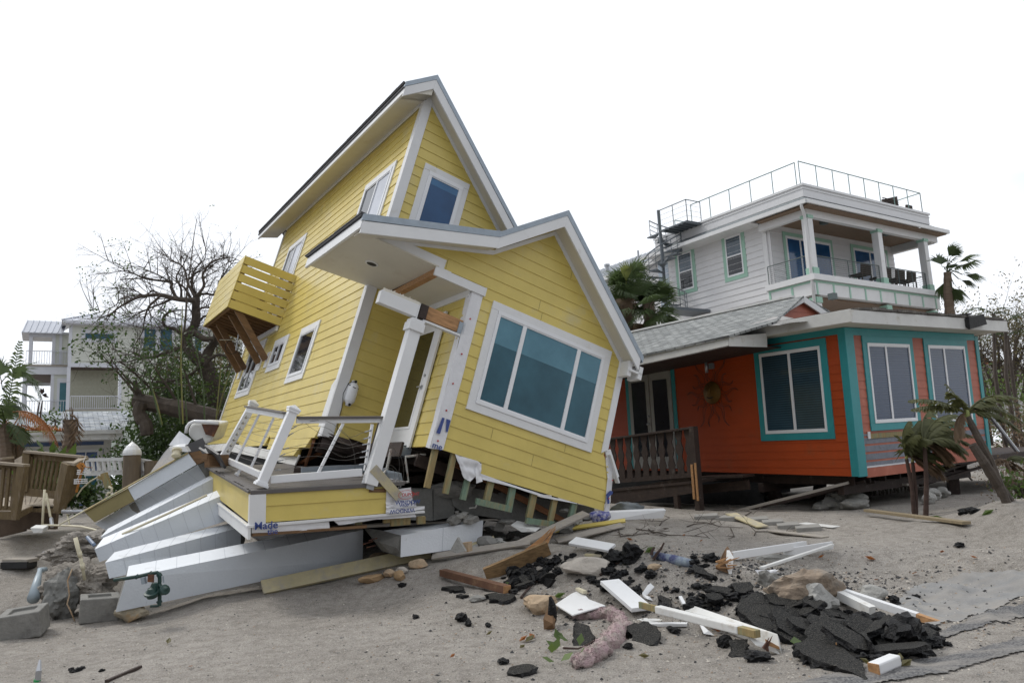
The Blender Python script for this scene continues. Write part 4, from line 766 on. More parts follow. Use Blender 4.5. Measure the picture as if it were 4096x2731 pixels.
def pblock(p, rot, tilt, label, s_=1.0, dz=0):
    c = gp(p); g = thing('pilaster_block', c+Vector((0, 0, .0+dz)), label, 'concrete block', 'square hollow concrete blocks at the left'); g.rotation_euler = (tilt[0], tilt[1], rot)
    q = MB(); a = .22*s_; b = .13*s_; h = .29*s_
    q.add([(-a, -a, 0), (a, -a, 0), (a, a, 0), (-a, a, 0), (-a, -a, h), (a, -a, h), (a, a, h), (-a, a, h), (-b, -b, h), (b, -b, h), (b, b, h), (-b, b, h), (-b, -b, h-.035), (b, -b, h-.035), (b, b, h-.035), (-b, b, h-.035)],
          [(0, 3, 2, 1), (0, 1, 5, 4), (1, 2, 6, 5), (2, 3, 7, 6), (3, 0, 4, 7), (4, 5, 9, 8), (5, 6, 10, 9), (6, 7, 11, 10), (7, 4, 8, 11), (8, 9, 13, 12), (9, 10, 14, 13), (10, 11, 15, 14), (11, 8, 12, 15), (12, 13, 14, 15)])
    o = q.build('block_body', CON, g, bevel=.012); return g
pblock(('N', 545, 1215), .5, (.05, .05), 'square hollow concrete block beside the tan stone, filled with sand'); pblock(('N', 138, 1300), .3, (.10, -.08), 'square hollow concrete block standing at the far left edge by the water')
rock('tan_rock', mat('cream_rock', (.42, .37, .28), .9, .2, 6, .7, 25, stain=(.48, .27, .09), stain_amt=.3, stain_scale=4), gp(('N', 752, 1165), .09)+Vector((0, -.1, 0)), (.19, .14, .13), 33, 'cream and orange rock beside the gas meter pipe', 'rock', amp=.25, rot=.3)
g = Grp('gas_meter', at(('N', 885, 1140), 9.6), 'green gas regulator with bent pipes in front of the white column', 'gas meter')
GP = mat('green_gas_pipe', (.012, .045, .04), .45, .3, 8, .1, 40, stain=(.16, .12, .08), stain_amt=.15, stain_scale=8)
q = MB(); f = lambda x, y, Y=9.6: at(('N', x, y), Y); q.tube([f(632, 997), f(760, 978), f(830, 962), f(872, 955), f(885, 965), f(886, 1010)], .022, 10); q.tube([f(884, 1010), f(886, 1080), f(884, 1140)], .022, 10); q.tube([f(835, 1142), f(880, 1140)], .015, 8)
for x, y in ((760, 978), (835, 961), (884, 970), (885, 1030), (885, 1075), (884, 1118)): q.tube([f(x-5, y-4 if x < 860 else y-8), f(x+5, y+4 if x < 860 else y+8)], .03, 8)
g.part(q, 'pipe', GP)
q = MB(); q.lathe(f(842, 1068, 9.5), (0, -.4, 1), [(-.06, .03), (-.05, .06), (-.015, .065), (-.01, .085), (.01, .085), (.015, .06), (.06, .035), (.065, 0)], 18); q.lathe(f(912, 1052, 9.5), (.6, -.4, .3), [(-.06, .02), (-.05, .045), (-.01, .05), (0, .06), (.02, .06), (.03, .035), (.06, 0)], 14); q.lathe(f(858, 1035, 9.5), (0, 0, 1), [(-.05, .03), (.04, .035), (.05, 0)], 10); q.tube([f(842, 1045), f(850, 1020), f(880, 1020)], .026, 8); q.tube([f(842, 1065), f(920, 1050)], .026, 8); g.part(q, 'regulator', GP, smooth=False)
q = MB(); facep(q, [('N', 820, 965), ('N', 855, 968), ('N', 852, 1010), ('N', 817, 1008)], 9.52, (0, .01, 0)); g.part(q, 'rusty_tag', RST)
q = MB(); facep(q, [('N', 778, 985), ('N', 800, 982), ('N', 805, 1018), ('N', 785, 1022)], 9.5, (0, .05, 0)); q.tube([f(905, 975), f(908, 1010)], .008, 6); g.part(q, 'valve', GLV)
q = MB(); facep(q, [('N', 168, 708), ('N', 240, 710), ('N', 234, 735), ('N', 185, 736)], 13.2, (.02, .12, .04)); one(q, 'white_bracket', WHTD, 'small white folded trim piece on the sand below the wooden deck', 'trim piece')
g = Grp('slate_slab', gp(('N', 110, 925)), 'grey slab on a black base lying at the far left sand', 'slab')
c = gp(('N', 112, 925)); q = MB(); q.beam(c+Vector((-.23, .05, .12)), c+Vector((.23, -.03, .10)), .26, .05); g.part(q, 'top', GRY); q = MB(); q.beam(c+Vector((-.24, 0, .05)), c+Vector((.22, -.05, .04)), .24, .10); g.part(q, 'base', BLK)
q = MB(); q.tube([at(('N', 222, 940), 11.2), at(('N', 210, 990), 11.0), at(('N', 185, 1100), 10.6)], [.025, .045, .075], 12); q.tube([at(('N', 215, 942), 11.2), at(('N', 255, 938), 11.3)], .035, 10); one(q, 'plastic_pipe', mat('pale_blue_plastic', (.30, .36, .40), .4, .1), 'pale blue pipe elbow standing in the puddle', 'pipe', smooth=True)
q = MB(); q.tube([at(('N', 240, 850), 13), at(('N', 300, 830), 13.2)], .03, 10); one(q, 'blue_pipe', mat('slate_blue_plastic', (.12, .17, .26), .4, .2), 'short blue pipe half buried behind the concrete lump', 'pipe')
q = MB(); q.tube([at(('N', 485, 760), 11.4), at(('N', 520, 800), 11.2), at(('N', 527, 806), 11.2)], .026, 10); one(q, 'blue_pipe', MATS['slate_blue_plastic'], 'short blue pipe poking out next to the column ends', 'pipe')
q = MB(); q.tube([at(('N', 235, 697), 13.4), at(('N', 240, 600), 13.4), at(('N', 248, 495), 13.4)], .019, 10); q.tube([at(('N', 232, 692), 13.4), at(('N', 330, 694), 13.2), at(('N', 450, 700), 12.8), at(('N', 520, 716), 12.5), at(('N', 560, 730), 12.4)], .016, 10); one(q, 'pvc_pipe', PVC, 'cream plastic pipe standing up from the sand with a long flat run to the right', 'pipe', smooth=True)
q = MB(); q.tube([at(('N', 255, 515), 13.6), at(('N', 262, 545), 13.6), at(('N', 278, 640), 13.5), at(('N', 285, 655), 13.5)], .019, 10); q.tube([at(('N', 258, 540), 13.6), at(('N', 266, 575), 13.6)], .026, 10); g = Grp('pvc_pipe', at(('N', 290, 690), 13.5), 'second cream plastic pipe leaning right with a grey foot', 'pipe'); g.part(q, 'tube', PVC, smooth=True); q = MB(); q.tube([at(('N', 284, 655), 13.5), at(('N', 290, 700), 13.4)], .03, 10); g.part(q, 'grey_sleeve', STL)
q = MB(); q.tube([at(('N', 350, 600), 14), at(('N', 370, 625), 13.9), at(('N', 385, 690), 13.6)], .015, 8); q.tube([at(('N', 305, 605), 14), at(('N', 350, 612), 14)], .02, 8); one(q, 'pvc_pipe', PVC, 'short bent cream pipe beside the grey conduit', 'pipe', smooth=True)
q = MB(); q.tube([at(('N', 345, 618), 13.8), at(('N', 470, 618), 13.8)], .035, 12); one(q, 'grey_conduit', STL, 'thick grey conduit lying level below the wooden deck', 'pipe', smooth=True)
q = MB(); q.tube([at(('N', 330, 690), 13), at(('N', 420, 640), 13.2), at(('N', 490, 600), 13.4)], .013, 8); one(q, 'pale_rod', PVC, 'thin pale rod slanting up to the yellow end of the beam', 'rod', smooth=True)
q = MB(); q.tube([at(('N', 425, 535), 14), at(('N', 455, 490), 14), at(('N', 500, 450), 14), at(('N', 545, 425), 14), at(('N', 575, 410), 14)], .012, 8); g = Grp('shower_pole', at(('N', 600, 480), 14), 'thin cream hose curving up to a small wooden post with a tap', 'hose'); g.part(q, 'hose', PVC, smooth=True)
q = MB(); bar(q, ('N', 577, 405), 14, ('N', 603, 485), 14, .09); g.part(q, 'wooden_post', PLY); q = MB(); bar(q, ('N', 545, 425), 14, ('N', 580, 440), 14, .05); g.part(q, 'arm', PLY); q = MB(); q.tube([at(('N', 603, 480), 13.9), at(('N', 622, 490), 13.9), at(('N', 618, 510), 13.9), at(('N', 600, 515), 13.9), at(('N', 590, 530), 13.9)], .022, 8); g.part(q, 'tap_pipe', PVC, smooth=True)
# puddle
wm = mat('shallow_water', (.10, .095, .085), .05, .1, 2, .12, 9, spec=.8)
q = MB(); c = atz((70, 2360), .3); PZ = min(hfull(c.x, c.y)+.11, hfull(c.x, c.y-.8)-.01); n_ = 40
q.add([(c.x+1.25*math.cos(t*2*math.pi/n_)*(1+.1*math.sin(3*t*2*math.pi/n_)), c.y+.9*math.sin(t*2*math.pi/n_)*(1+.15*math.cos(5*t*2*math.pi/n_)), PZ) for t in range(n_)], [tuple(range(n_))])
tag(q.build('water', wm), 'shallow puddle on the sand at the left', kind='structure')
# ================================================================== grey wooden deck at the far left
g = Grp('wooden_deck', at(('L', 300, 1400), 15), 'weathered brown wooden deck with picket railings at the far left', 'deck')
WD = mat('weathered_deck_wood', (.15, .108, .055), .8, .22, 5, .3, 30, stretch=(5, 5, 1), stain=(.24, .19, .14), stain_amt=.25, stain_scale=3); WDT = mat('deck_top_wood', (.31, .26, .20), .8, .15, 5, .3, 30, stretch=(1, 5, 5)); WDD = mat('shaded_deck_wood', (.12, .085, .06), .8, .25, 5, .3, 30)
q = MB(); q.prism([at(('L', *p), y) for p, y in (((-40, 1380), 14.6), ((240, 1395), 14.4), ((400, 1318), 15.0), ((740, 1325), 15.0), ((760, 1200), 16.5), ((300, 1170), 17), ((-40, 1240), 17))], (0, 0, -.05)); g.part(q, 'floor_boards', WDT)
q = MB(); 
for i in range(8): a = at(('L', 240+i*30, 1390-i*9), 14.45+i*.08); q.beam(a+Vector((0, -.01, .004)), at(('L', 60+i*85, 1200), 16.6)+Vector((0, 0, .004)), .012, .004)
g.part(q, 'board_gaps', WDD)
q = MB(); facep(q, [('L', -40, 1325), ('L', 165, 1330), ('L', 160, 1385), ('L', -40, 1380)], 14.1, (0, .08, 0)); facep(q, [('L', -40, 1400), ('L', 150, 1400), ('L', 145, 1500), ('L', -40, 1490)], 14.1, (0, .08, 0)); facep(q, [('L', 215, 1420), ('L', 410, 1325), ('L', 412, 1390), ('L', 215, 1500)], (14.3, 14.9), (-.05, .06, 0)); facep(q, [('L', 415, 1330), ('L', 740, 1330), ('L', 740, 1420), ('L', 415, 1400)], 15, (0, .08, 0)); g.part(q, 'rim_board', WD)
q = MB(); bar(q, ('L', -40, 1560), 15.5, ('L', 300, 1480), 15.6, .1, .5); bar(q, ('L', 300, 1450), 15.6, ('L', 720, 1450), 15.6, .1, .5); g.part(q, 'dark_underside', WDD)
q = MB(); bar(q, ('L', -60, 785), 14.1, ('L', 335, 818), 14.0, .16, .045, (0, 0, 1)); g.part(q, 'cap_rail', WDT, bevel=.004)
q = MB(); bar(q, ('L', -60, 820), 14.15, ('L', 300, 855), 14.1, .04, .11); g.part(q, 'upper_rail', WD)
for i in range(5):
    x = -40+i*72; q = MB(); bar(q, ('L', x+20, 850), 14.1, ('L', x-30, 1360), 14.1, .045, .045); g.part(q, 'baluster', WD)
q = MB(); bar(q, ('L', 290, 830), 14.0, ('L', 185, 1500), 14.0, .14, .14, taper=.8); g.part(q, 'post', WD, bevel=.005)
q = MB(); bar(q, ('L', 335, 645), 15.2, ('L', 1060, 715), 14.9, .17, .045); g.part(q, 'cap_rail', WDT, bevel=.004)
q = MB(); bar(q, ('L', 385, 685), 15.25, ('L', 1010, 740), 15.0, .04, .15); g.part(q, 'upper_rail', WD)
q = MB(); bar(q, ('L', 355, 650), 15.2, ('L', 320, 1150), 15.2, .14); g.part(q, 'post', WD, bevel=.005)
for i in range(7):
    x = 405+i*55; q = MB(); bar(q, ('L', x, 710+i*6), 15.2, ('L', x-72, 1130+i*4), 15.2, .045); g.part(q, 'baluster', WD)
q = MB(); bar(q, ('L', 300, 1145), 15.2, ('L', 760, 1195), 15.1, .05, .14); g.part(q, 'lower_rail', WD)
q = MB(); bar(q, ('L', 0, 735), 16, ('L', 150, 718), 16.2, .16, .04); bar(q, ('L', 200, 790), 16.5, ('L', 330, 720), 15.4, .05, .14); g.part(q, 'rear_rail', WDT)
q = MB(); q.prism([at(('L', *p), y) for p, y in (((785, 768), 14.0), ((935, 790), 13.8), ((1112, 715), 15.0), ((1000, 712), 15.1), ((925, 765), 14.2))], (0, 0, -.045)); g.part(q, 'cap_rail', WDT)
q = MB(); bar(q, ('L', 800, 785), 14.0, ('L', 700, 1300), 14.2, .07); g.part(q, 'post', WD); q = MB(); bar(q, ('L', 870, 800), 13.9, ('L', 745, 1380), 14.0, .15); g.part(q, 'post', WD, bevel=.005)
for i in range(7):
    q = MB(); bar(q, ('L', 905+i*24, 810-i*9), 13.9+i*.17, ('L', 800+i*22, 1340-i*28), 14.1+i*.17, .045); g.part(q, 'baluster', WD)
for i in range(2):
    q = MB(); c = at(('L', 1050-i*38, 925+i*118), 13.8)
    for z in (0, .035, .07): q.tube([c+Vector((.11*math.cos(t*.52), .07*math.sin(t*.52), z)) for t in range(13)], .006, 5)
    for t in range(12): q.tube([c+Vector((.11*math.cos(t*.52), .07*math.sin(t*.52), 0)), c+Vector((.10*math.cos(t*.52), .065*math.sin(t*.52), .07))], .004, 4)
    q.tube([c+Vector((-.08, 0, 0)), c+Vector((0.02, 0, .3))], .005, 4)
    one(q, 'wire_basket', VIN, 'white wire basket hanging on the deck railing, the %s one' % ('upper', 'lower')[i], 'basket', 'wire baskets on the deck railing')
for i in range(2):
    q = MB(); bar(q, ('L', 985+i*32, 800), 13.7, ('L', 1030+i*15, 850), 13.7, .04, .08); bar(q, ('L', 1000+i*40, 830), 13.7, ('L', 1160, 845), 13.7, .012) if i == 0 else bar(q, ('L', 1040, 840), 13.7, ('L', 960, 1150), 13.9, .03)
    one(q, 'bar_clamp', mat('orange_tool_grip', (.50, .20, .03), .5, .2, 6, stain=(.03, .03, .03), stain_amt=.4, stain_scale=9), ('orange gripped bar clamp with its bar pointing right, hooked on the deck rail', 'orange gripped bar clamp with its bar hanging down the deck rail')[i], 'clamp', 'bar clamps on the deck rail')
# ================================================================== the orange house
OF = Frame((6.69504, 16.0, 1.15348), (.8303, .5570, .0206), (-.5574, .8297, .0310), (.0002, -.0373, .9993))
OH = thing('orange_house', None, 'low orange house with turquoise trim, grey shingle roof and torn siding, raised off the sand', 'house', frame=OF)
ORG = mat('orange_siding_paint', (.42, .058, .006), .5, .10, 1.2, .12, 60, stain=(.31, .07, .02), stain_amt=.12)
SAL = mat('pale_salmon_siding', (.42, .115, .065), .5, .10, 1.6, .12, 60, stain=(.56, .20, .13), stain_amt=.2)  # right wall and gable colour, paler and pinker than the left wall
TEA = mat('turquoise_trim_paint', (.03, .28, .30), .45, .08, 3, .08, 50, stain=(.06, .25, .26), stain_amt=.1)
GSD = mat('bare_grey_clapboard', (.20, .215, .25), .8, .18, 5, .3, 40, stain=(.06, .055, .055), stain_amt=.15, stain_scale=7)
SHI = bpy.data.materials.new('grey_roof_shingles'); SHI.use_nodes = True
def _sh(m, c1, c2, c3, sc=1.0, w=.30, h=.14):
    t = m.node_tree; n = t.nodes; L = t.links; b = n['Principled BSDF']; c = n.new('ShaderNodeTexCoord'); br_ = n.new('ShaderNodeTexBrick'); uvm = n.new('ShaderNodeMapping'); uvm.inputs['Scale'].default_value = (sc, sc, sc)
    L.new(c.outputs['UV'], uvm.inputs[0]); L.new(uvm.outputs[0], br_.inputs['Vector'])
    br_.inputs['Color1'].default_value = (*c1, 1); br_.inputs['Color2'].default_value = (*c2, 1); br_.inputs['Mortar'].default_value = (*c3, 1)
    br_.inputs['Scale'].default_value = 1; br_.inputs['Mortar Size'].default_value = .012; br_.inputs['Brick Width'].default_value = w; br_.inputs['Row Height'].default_value = h; br_.inputs['Bias'].default_value = -.1
    nz_ = n.new('ShaderNodeTexNoise'); nz_.inputs['Scale'].default_value = 4; nz_.inputs['Detail'].default_value = 8; L.new(c.outputs['Object'], nz_.inputs['Vector'])
    mx_ = n.new('ShaderNodeMix'); mx_.data_type = 'RGBA'; mx_.blend_type = 'OVERLAY'; mx_.inputs['Factor'].default_value = .8; L.new(br_.outputs['Color'], mx_.inputs[6]); L.new(nz_.outputs['Fac'], mx_.inputs[7])
    L.new(mx_.outputs[2], b.inputs['Base Color']); b.inputs['Roughness'].default_value = .85
    bp = n.new('ShaderNodeBump'); bp.inputs['Strength'].default_value = .8; bp.inputs['Distance'].default_value = .02; L.new(br_.outputs['Fac'], bp.inputs['Height']); bp.invert = True; L.new(bp.outputs[0], b.inputs['Normal'])
_sh(SHI, (.30, .31, .30), (.14, .15, .15), (.06, .06, .06))
SHB = bpy.data.materials.new('blue_grey_roof_shingles'); SHB.use_nodes = True; _sh(SHB, (.42, .44, .45), (.24, .27, .32), (.13, .14, .15))
def roofplane(name, pts, m, par, th=.05, u=None):
    """one flat roof plane with shingle courses laid along u; pts local, thickness downwards"""
    P = [Vector(p) for p in pts]; u = (Vector(u) if u is not None else P[1]-P[0]).normalized(); nn = (P[1]-P[0]).cross(P[2]-P[0]).normalized()
    if nn.z < 0: nn = -nn
    v = nn.cross(u).normalized(); n = len(P); me = bpy.data.meshes.new(name); vs = P+[p-Vector((0, 0, th)) for p in P]
    fs = [tuple(range(n)), tuple(range(n, 2*n))[::-1]]+[(i, (i+1) % n, n+(i+1) % n, n+i) for i in range(n)]
    me.from_pydata([tuple(x) for x in vs], [], fs); uv = me.uv_layers.new(name='UVMap')
    for l in me.loops: p = vs[l.vertex_index]; uv.data[l.index].uv = (p.dot(u), p.dot(v))
    me.materials.append(m); bm = bmesh.new(); bm.from_mesh(me); bmesh.ops.recalc_face_normals(bm, faces=bm.faces); bm.to_mesh(me); bm.free()
    o = bpy.data.objects.new(name, me); COL.objects.link(o); o.parent = par; return o
w = MB(); w.lap((0, 0, 0), Y_, Z, -X, [(.03, -.02), (5.0, .06), (9.5, .1), (9.5, 2.9), (.03, 2.9)], -.02, .172); w.box(.0, .08, .05, 9.5, .08, 2.9); w.build('left_wall', ORG, OH)
w = MB(); w.lap((0, .0, 0), X, Z, -Y_, [(.12, .82), (.3, .82), (5.2, .76), (5.2, 2.86), (.12, 2.86)], -.02, .172); w.box(.05, 5.2, .0, .08, .1, 2.86); w.build('right_wall', SAL, OH)
w = MB(); w.lap((0, .006, 0), X, Z, -Y_, [(.28, .14), (2.6, .12), (5.15, .30), (5.15, .74), (.28, .80)], .12, .16, t=.012); w.build('bare_clapboard', GSD, OH)
w = MB(); w.box(.26, 2.75, -.025, -.002, -.06, .13); w.box(2.75, 4.9, -.028, -.002, .02, .30); w.hexa([(2.75, -.03, .28), (4.9, -.03, .34), (4.9, -.002, .34), (2.75, -.002, .28), (2.75, -.03, .45), (4.7, -.03, .62), (4.7, -.002, .62), (2.75, -.002, .45)]); w.build('bottom_siding_board', SAL, OH)
w = MB(); w.beam((.26, -.02, .145), (2.7, -.02, .15), .02, .03); w.box(.42, .5, -.03, -.01, .70, .84); w.build('peeling_edge', WRP, OH)
w = MB(); w.box(.52, 2.4, -.018, -.006, .70, .80); w.build('bare_sheathing', PLY, OH)
w = MB(); w.box(.06, 9.5, .0, 5.2, -.02, .10); w.box(5.12, 5.2, 0, 9.4, .0, 2.9); w.box(0, 5.2, 9.4, 9.5, 0, 2.9); w.build('floor', DWD, OH)
# turquoise trim
w = MB(); w.box(-.03, .25, -.04, -.005, -.03, 2.95); w.box(-.035, -.005, -.035, .13, -.02, 2.95); w.build('corner_board', TEA, OH, bevel=.004)
w = MB(); w.box(5.10, 5.24, -.035, .0, -.05, 2.9); w.build('corner_board', TEA, OH, bevel=.004)
w = MB(); w.box(.25, 5.1, -.03, -.005, 2.80, 2.95); w.box(-.03, -.005, .13, 5.4, 2.83, 2.98); w.build('frieze_board', TEA, OH, bevel=.004)
BLD = mat('dusky_blue_blind', (.04, .085, .115), .2, .2, 1.4); BLL = mat('pale_blue_blind', (.035, .062, .125), .3, .12, 2)
def blindwin(name, o, u, v, n, w_, h_, slat, split=.5, dark=.0):
    wo = window(OH, name, o, u, v, n, w_, h_, [(0, split-.01, 0, 1, BLD), (split+.01, 1, 0, 1, BLD)], trim=.15, trim_m=TEA, fr=.05, mull=.06)
    for c in list(wo.children):
        if c.name.startswith('window_pane'): c.data.materials[0] = glass('orange_house_glass', (.012, .035, .05), .06, (.03, .06, .085)) if slat is BLD else glass('pale_blue_glass', (.018, .04, .085), .06, (.035, .065, .12))
    o, u, v, n = Vector(o), Vector(u), Vector(v), Vector(n); b = MB(); k = 0.09
    while k < h_-.08:
        for a, c in ((.07, split*w_-.06), (split*w_+.06, w_-.07)): b.hexa([o+u*x+v*z+n*d for x, z, d in ((a, k, .023), (c, k, .023), (c, k, .0245), (a, k, .0245), (a, k+.022, .023), (c, k+.022, .023), (c, k+.022, .0245), (a, k+.022, .0245))])
        k += .05
    b.build('blind_slats', slat, wo); return wo
blindwin('window', (-.002, 2.12, .88), -Y_, Z, -X, 1.55, 1.77, BLD)
blindwin('window', (.70, -.002, 1.0), X, Z, -Y_, 1.56, 1.65, BLL, .42)
blindwin('window', (3.0, -.002, .95), X, Z, -Y_, 1.56, 1.70, BLL, .42)
# french doors, the porch shade painted into their grey
w = MB(); w.box(-.03, -.005, 4.78, 4.90, .1, 2.72); w.box(-.03, -.005, 6.50, 6.62, .1, 2.72); w.box(-.028, -.005, 4.90, 6.50, 2.58, 2.70); w.build('door_casing', TEA, OH, bevel=.003)
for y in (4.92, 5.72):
    w = MB(); w.box(-.04, -.006, y, y+.77, .12, 2.56); D_ = w.build('french_door', mat('shade_grey_door_paint', (.34, .34, .32), .5, .08), OH, bevel=.003); w = MB(); w.box(-.05, -.03, y+.13, y+.64, .42, 2.36); w.build('door_glass', GLD, D_)
    if y > 5: w = MB(); w.lathe((-.04, y+.07, 1.25), (-1, 0, 0), [(0, .03), (.03, .03), (.05, .02), (.06, .03), (.08, 0)], 12); w.lathe((-.04, y+.07, 1.45), (-1, 0, 0), [(0, .028), (.03, .028), (.031, 0)], 12); w.build('door_knob', STL, D_)
# roofs
PXR = -1.7
fa, fb = OF.hit(('O', 935, 322), 0, PXR), OF.hit(('O', 370, 447), 0, PXR); ga, gb = OF.hit(('O', 935, 388), 0, PXR), OF.hit(('O', 345, 515), 0, PXR)
def ext(p, q_, y): return p+(q_-p)*((y-p.y)/(q_.y-p.y))
fc, gc = ext(fa, fb, 9.8), ext(ga, gb, 9.8)
w = MB(); w.hexa([ga, gc, gc+Vector((.03, 0, 0)), ga+Vector((.03, 0, 0)), fa, fc, fc+Vector((.03, 0, 0)), fa+Vector((.03, 0, 0))]); w.hexa([ga, ga+Vector((1.2, 0, .0)), ga+Vector((1.2, .03, .0)), ga+Vector((0, .03, 0)), fa, fa+Vector((1.2, 0, .1)), fa+Vector((1.2, .03, .1)), fa+Vector((0, .03, 0))]); w.build('low_fascia', WHTD, OH, bevel=.004)
w = MB(); w.hexa([ga, gc, Vector((0, 9.8, gc.z)), Vector((0, ga.y, ga.z)), ga+Vector((0, 0, .02)), gc+Vector((0, 0, .02)), Vector((0, 9.8, gc.z+.02)), Vector((0, ga.y, ga.z+.02))]); w.build('porch_ceiling', DWD, OH)
fz = 3.22
w = MB(); w.box(-.53, -.50, -.53, 2.57, 2.97, 3.22); w.box(-.53, 5.6, -.56, -.53, 2.95, 3.20); w.build('fascia', mat('grey_white_fascia', (.60, .60, .58), .5, .08, 3, .1, 40, stain=(.40, .36, .28), stain_amt=.12, stain_scale=4), OH, bevel=.005)
w = MB(); w.box(-.50, 5.6, -.53, 2.9, 2.96, 2.99);  w.build('soffit', SOF, OH)
w = MB(); w.box(-.5, 5.62, -.55, 3.0, 3.20, 3.235)
for i in range(26): x = i*.22-.3; w.box(x, x+.24, -.585+random.uniform(-.02, .02), -.3, 3.22, 3.25+random.uniform(0, .03))
w.build('flat_roof', mat('tar_roofing', (.11, .10, .09), .9, .3, 5, .5, 20, stain=(.30, .28, .25), stain_amt=.2, stain_scale=3), OH)
rg = OF.hit(('O', 1425, 55), 0, 3.0); rg2 = OF.hit(('O', 300, 300), 0, 3.0)
roofplane('shingle_roof', [(PXR-.03, fa.y-.02, fa.z+.02), (PXR-.03, 9.8, fc.z+.02), (3.0, 9.8, rg2.z), (3.0, rg.y, rg.z), (-.55, fa.y-.3, 3.24)], SHI, OH, u=(0, 1, 0))
roofplane('shingle_roof', [(3.0, rg.y, rg.z), (3.0, 9.8, rg2.z), (6.4, 9.8, 2.9), (6.4, rg.y, 3.2)], SHI, OH, u=(0, 1, 0))
w = MB(); w.beam((3.0, rg.y+.3, rg.z+.04), (3.0, 9.8, rg2.z+.04), .16, .05); w.build('ridge_vent', WHTD, OH)
gy = rg.y+.12
w = MB(); w.lap((0, gy, 0), X, Z, -Y_, [(.6, 3.2), (5.4, 3.2), (3.0, rg.z-.12)], 3.2, .172); w.build('gable_wall', SAL, OH)
w = MB(); w.beam((3.0, rg.y+.02, rg.z-.08), (5.3, rg.y+.02, 3.28), .05, .16); w.beam((3.0, rg.y+.02, rg.z-.08), (.7, rg.y+.02, 3.28), .05, .16); w.build('gable_fascia', WHT, OH, bevel=.004)
w = MB(); vs = []
c = OF.hit(('O', 1190, 215), 2, 3.4); 
for i in range(11):
    for j in range(8): vs.append((c.x-.9+j*.28, c.y-1.5+i*.26, 3.10+.34*math.exp(-((i-5)/3.2)**2-((j-3)/2.2)**2)+.05*noise.noise(Vector((i*.7, j*.7, 3)))))
w.add(vs, [(i*8+j, i*8+j+1, (i+1)*8+j+1, (i+1)*8+j) for i in range(10) for j in range(7)]); w.build('buckled_roofing', mat('buckled_tar_paper', (.30, .29, .28), .7, .25, 2.5, .7, 14, stain=(.05, .05, .05), stain_amt=.22, stain_scale=1.6), OH)
w = MB(); a = OF.hit(('Y', 480, 920), 1, -.62); b = OF.hit(('Y', 690, 1000), 1, -.62); w.hexa([(a.x, -.66, b.z-.12), (b.x, -.66, b.z+.02), (b.x, -.62, b.z+.02), (a.x, -.62, b.z-.12), (a.x, -.66, a.z), (b.x-.1, -.66, a.z+.12), (b.x-.1, -.4, a.z+.12), (a.x, -.4, a.z)]); w.beam((a.x-.5, -.3, a.z+.05), (a.x+.2, -.5, a.z+.1), .3, .04); w.build('hanging_roof_flap', BLK, OH)
# sun ornament
SU = thing('sun_ornament', OF.w((-.06, 3.58, 1.6)), 'round brass sun face wall ornament with wavy wire rays on the orange wall', 'wall ornament')
def SP(y, z, d=-.07): return OF.w((d, y, z))-SU.location
BRS = mat('aged_brass', (.17, .09, .02), .5, .25, 7, .2, 30, metal=.5); WIR = mat('dark_wire', (.05, .03, .025), .6, .2)
q = MB(); cz, cy = 1.90, 3.57
ax = -OF.a[0]; q.lathe(SP(cy, cz, -.03), ax, [(0, .26), (.02, .27), (.03, .245), (.05, .22), (.09, .15), (.11, .06), (.115, 0)], 28); q.build('face_disc', BRS, SU, smooth=True)
q = MB(); q.hull([SP(cy+.03*a, cz+.02+b, -.03-c) for a, b, c in ((-1, .12, .10), (1, .12, .10), (-1.4, -.05, .13), (1.4, -.05, .13), (0, 0, .16))]); q.build('nose', BRS, SU)
for s_ in (-1, 1): q = MB(); q.lathe(SP(cy+s_*.10, cz+.09, -.10), ax, [(-.02, .035), (.01, .03), (.02, 0)], 10); q.build('eye', WIR, SU)
q = MB(); q.tube([SP(cy+.09*t, cz-.10-.03*(1-t*t), -.125) for t in (-1, -.5, 0, .5, 1)], .014, 6); q.build('mouth', BLK, SU)
for i in range(18):
    a = i/18*2*math.pi; L_ = (.50, .34, .42)[i % 3]*(1.25 if abs(math.sin(a)) > .8 else 1); q = MB()
    for s_ in (-1, 1):
        P = []
        for k in range(9):
            t = k/8; rr_ = .29+L_*t; off = s_*.05*(1-t)+.055*math.sin(t*6.2)*(1 if i % 2 else -1); P.append(SP(cy+math.cos(a)*rr_-math.sin(a)*off, cz+math.sin(a)*rr_+math.cos(a)*off, -.05))
        q.tube(P, .005, 4)
    q.build('wavy_ray', WIR, SU)
q = MB(); q.tube([OF.w((-.10, 3.63, 2.38)), OF.w((-.10, 3.63, 2.68))], .035, 12); g = Grp('wall_lamp', OF.w((-.1, 3.63, 2.38)), 'small chrome tube lamp on the orange wall above the sun ornament', 'lamp'); g.part(q, 'lamp_tube', STL, smooth=True); q = MB(); P = [OF.w(v) for v in ((-.08, 3.58, 2.46), (-.02, 3.58, 2.46), (-.02, 3.45, 2.46), (-.08, 3.45, 2.46), (-.08, 3.58, 2.60), (-.02, 3.58, 2.60), (-.02, 3.45, 2.60), (-.08, 3.45, 2.60))]; q.hexa(P); g.part(q, 'bracket', GLV)
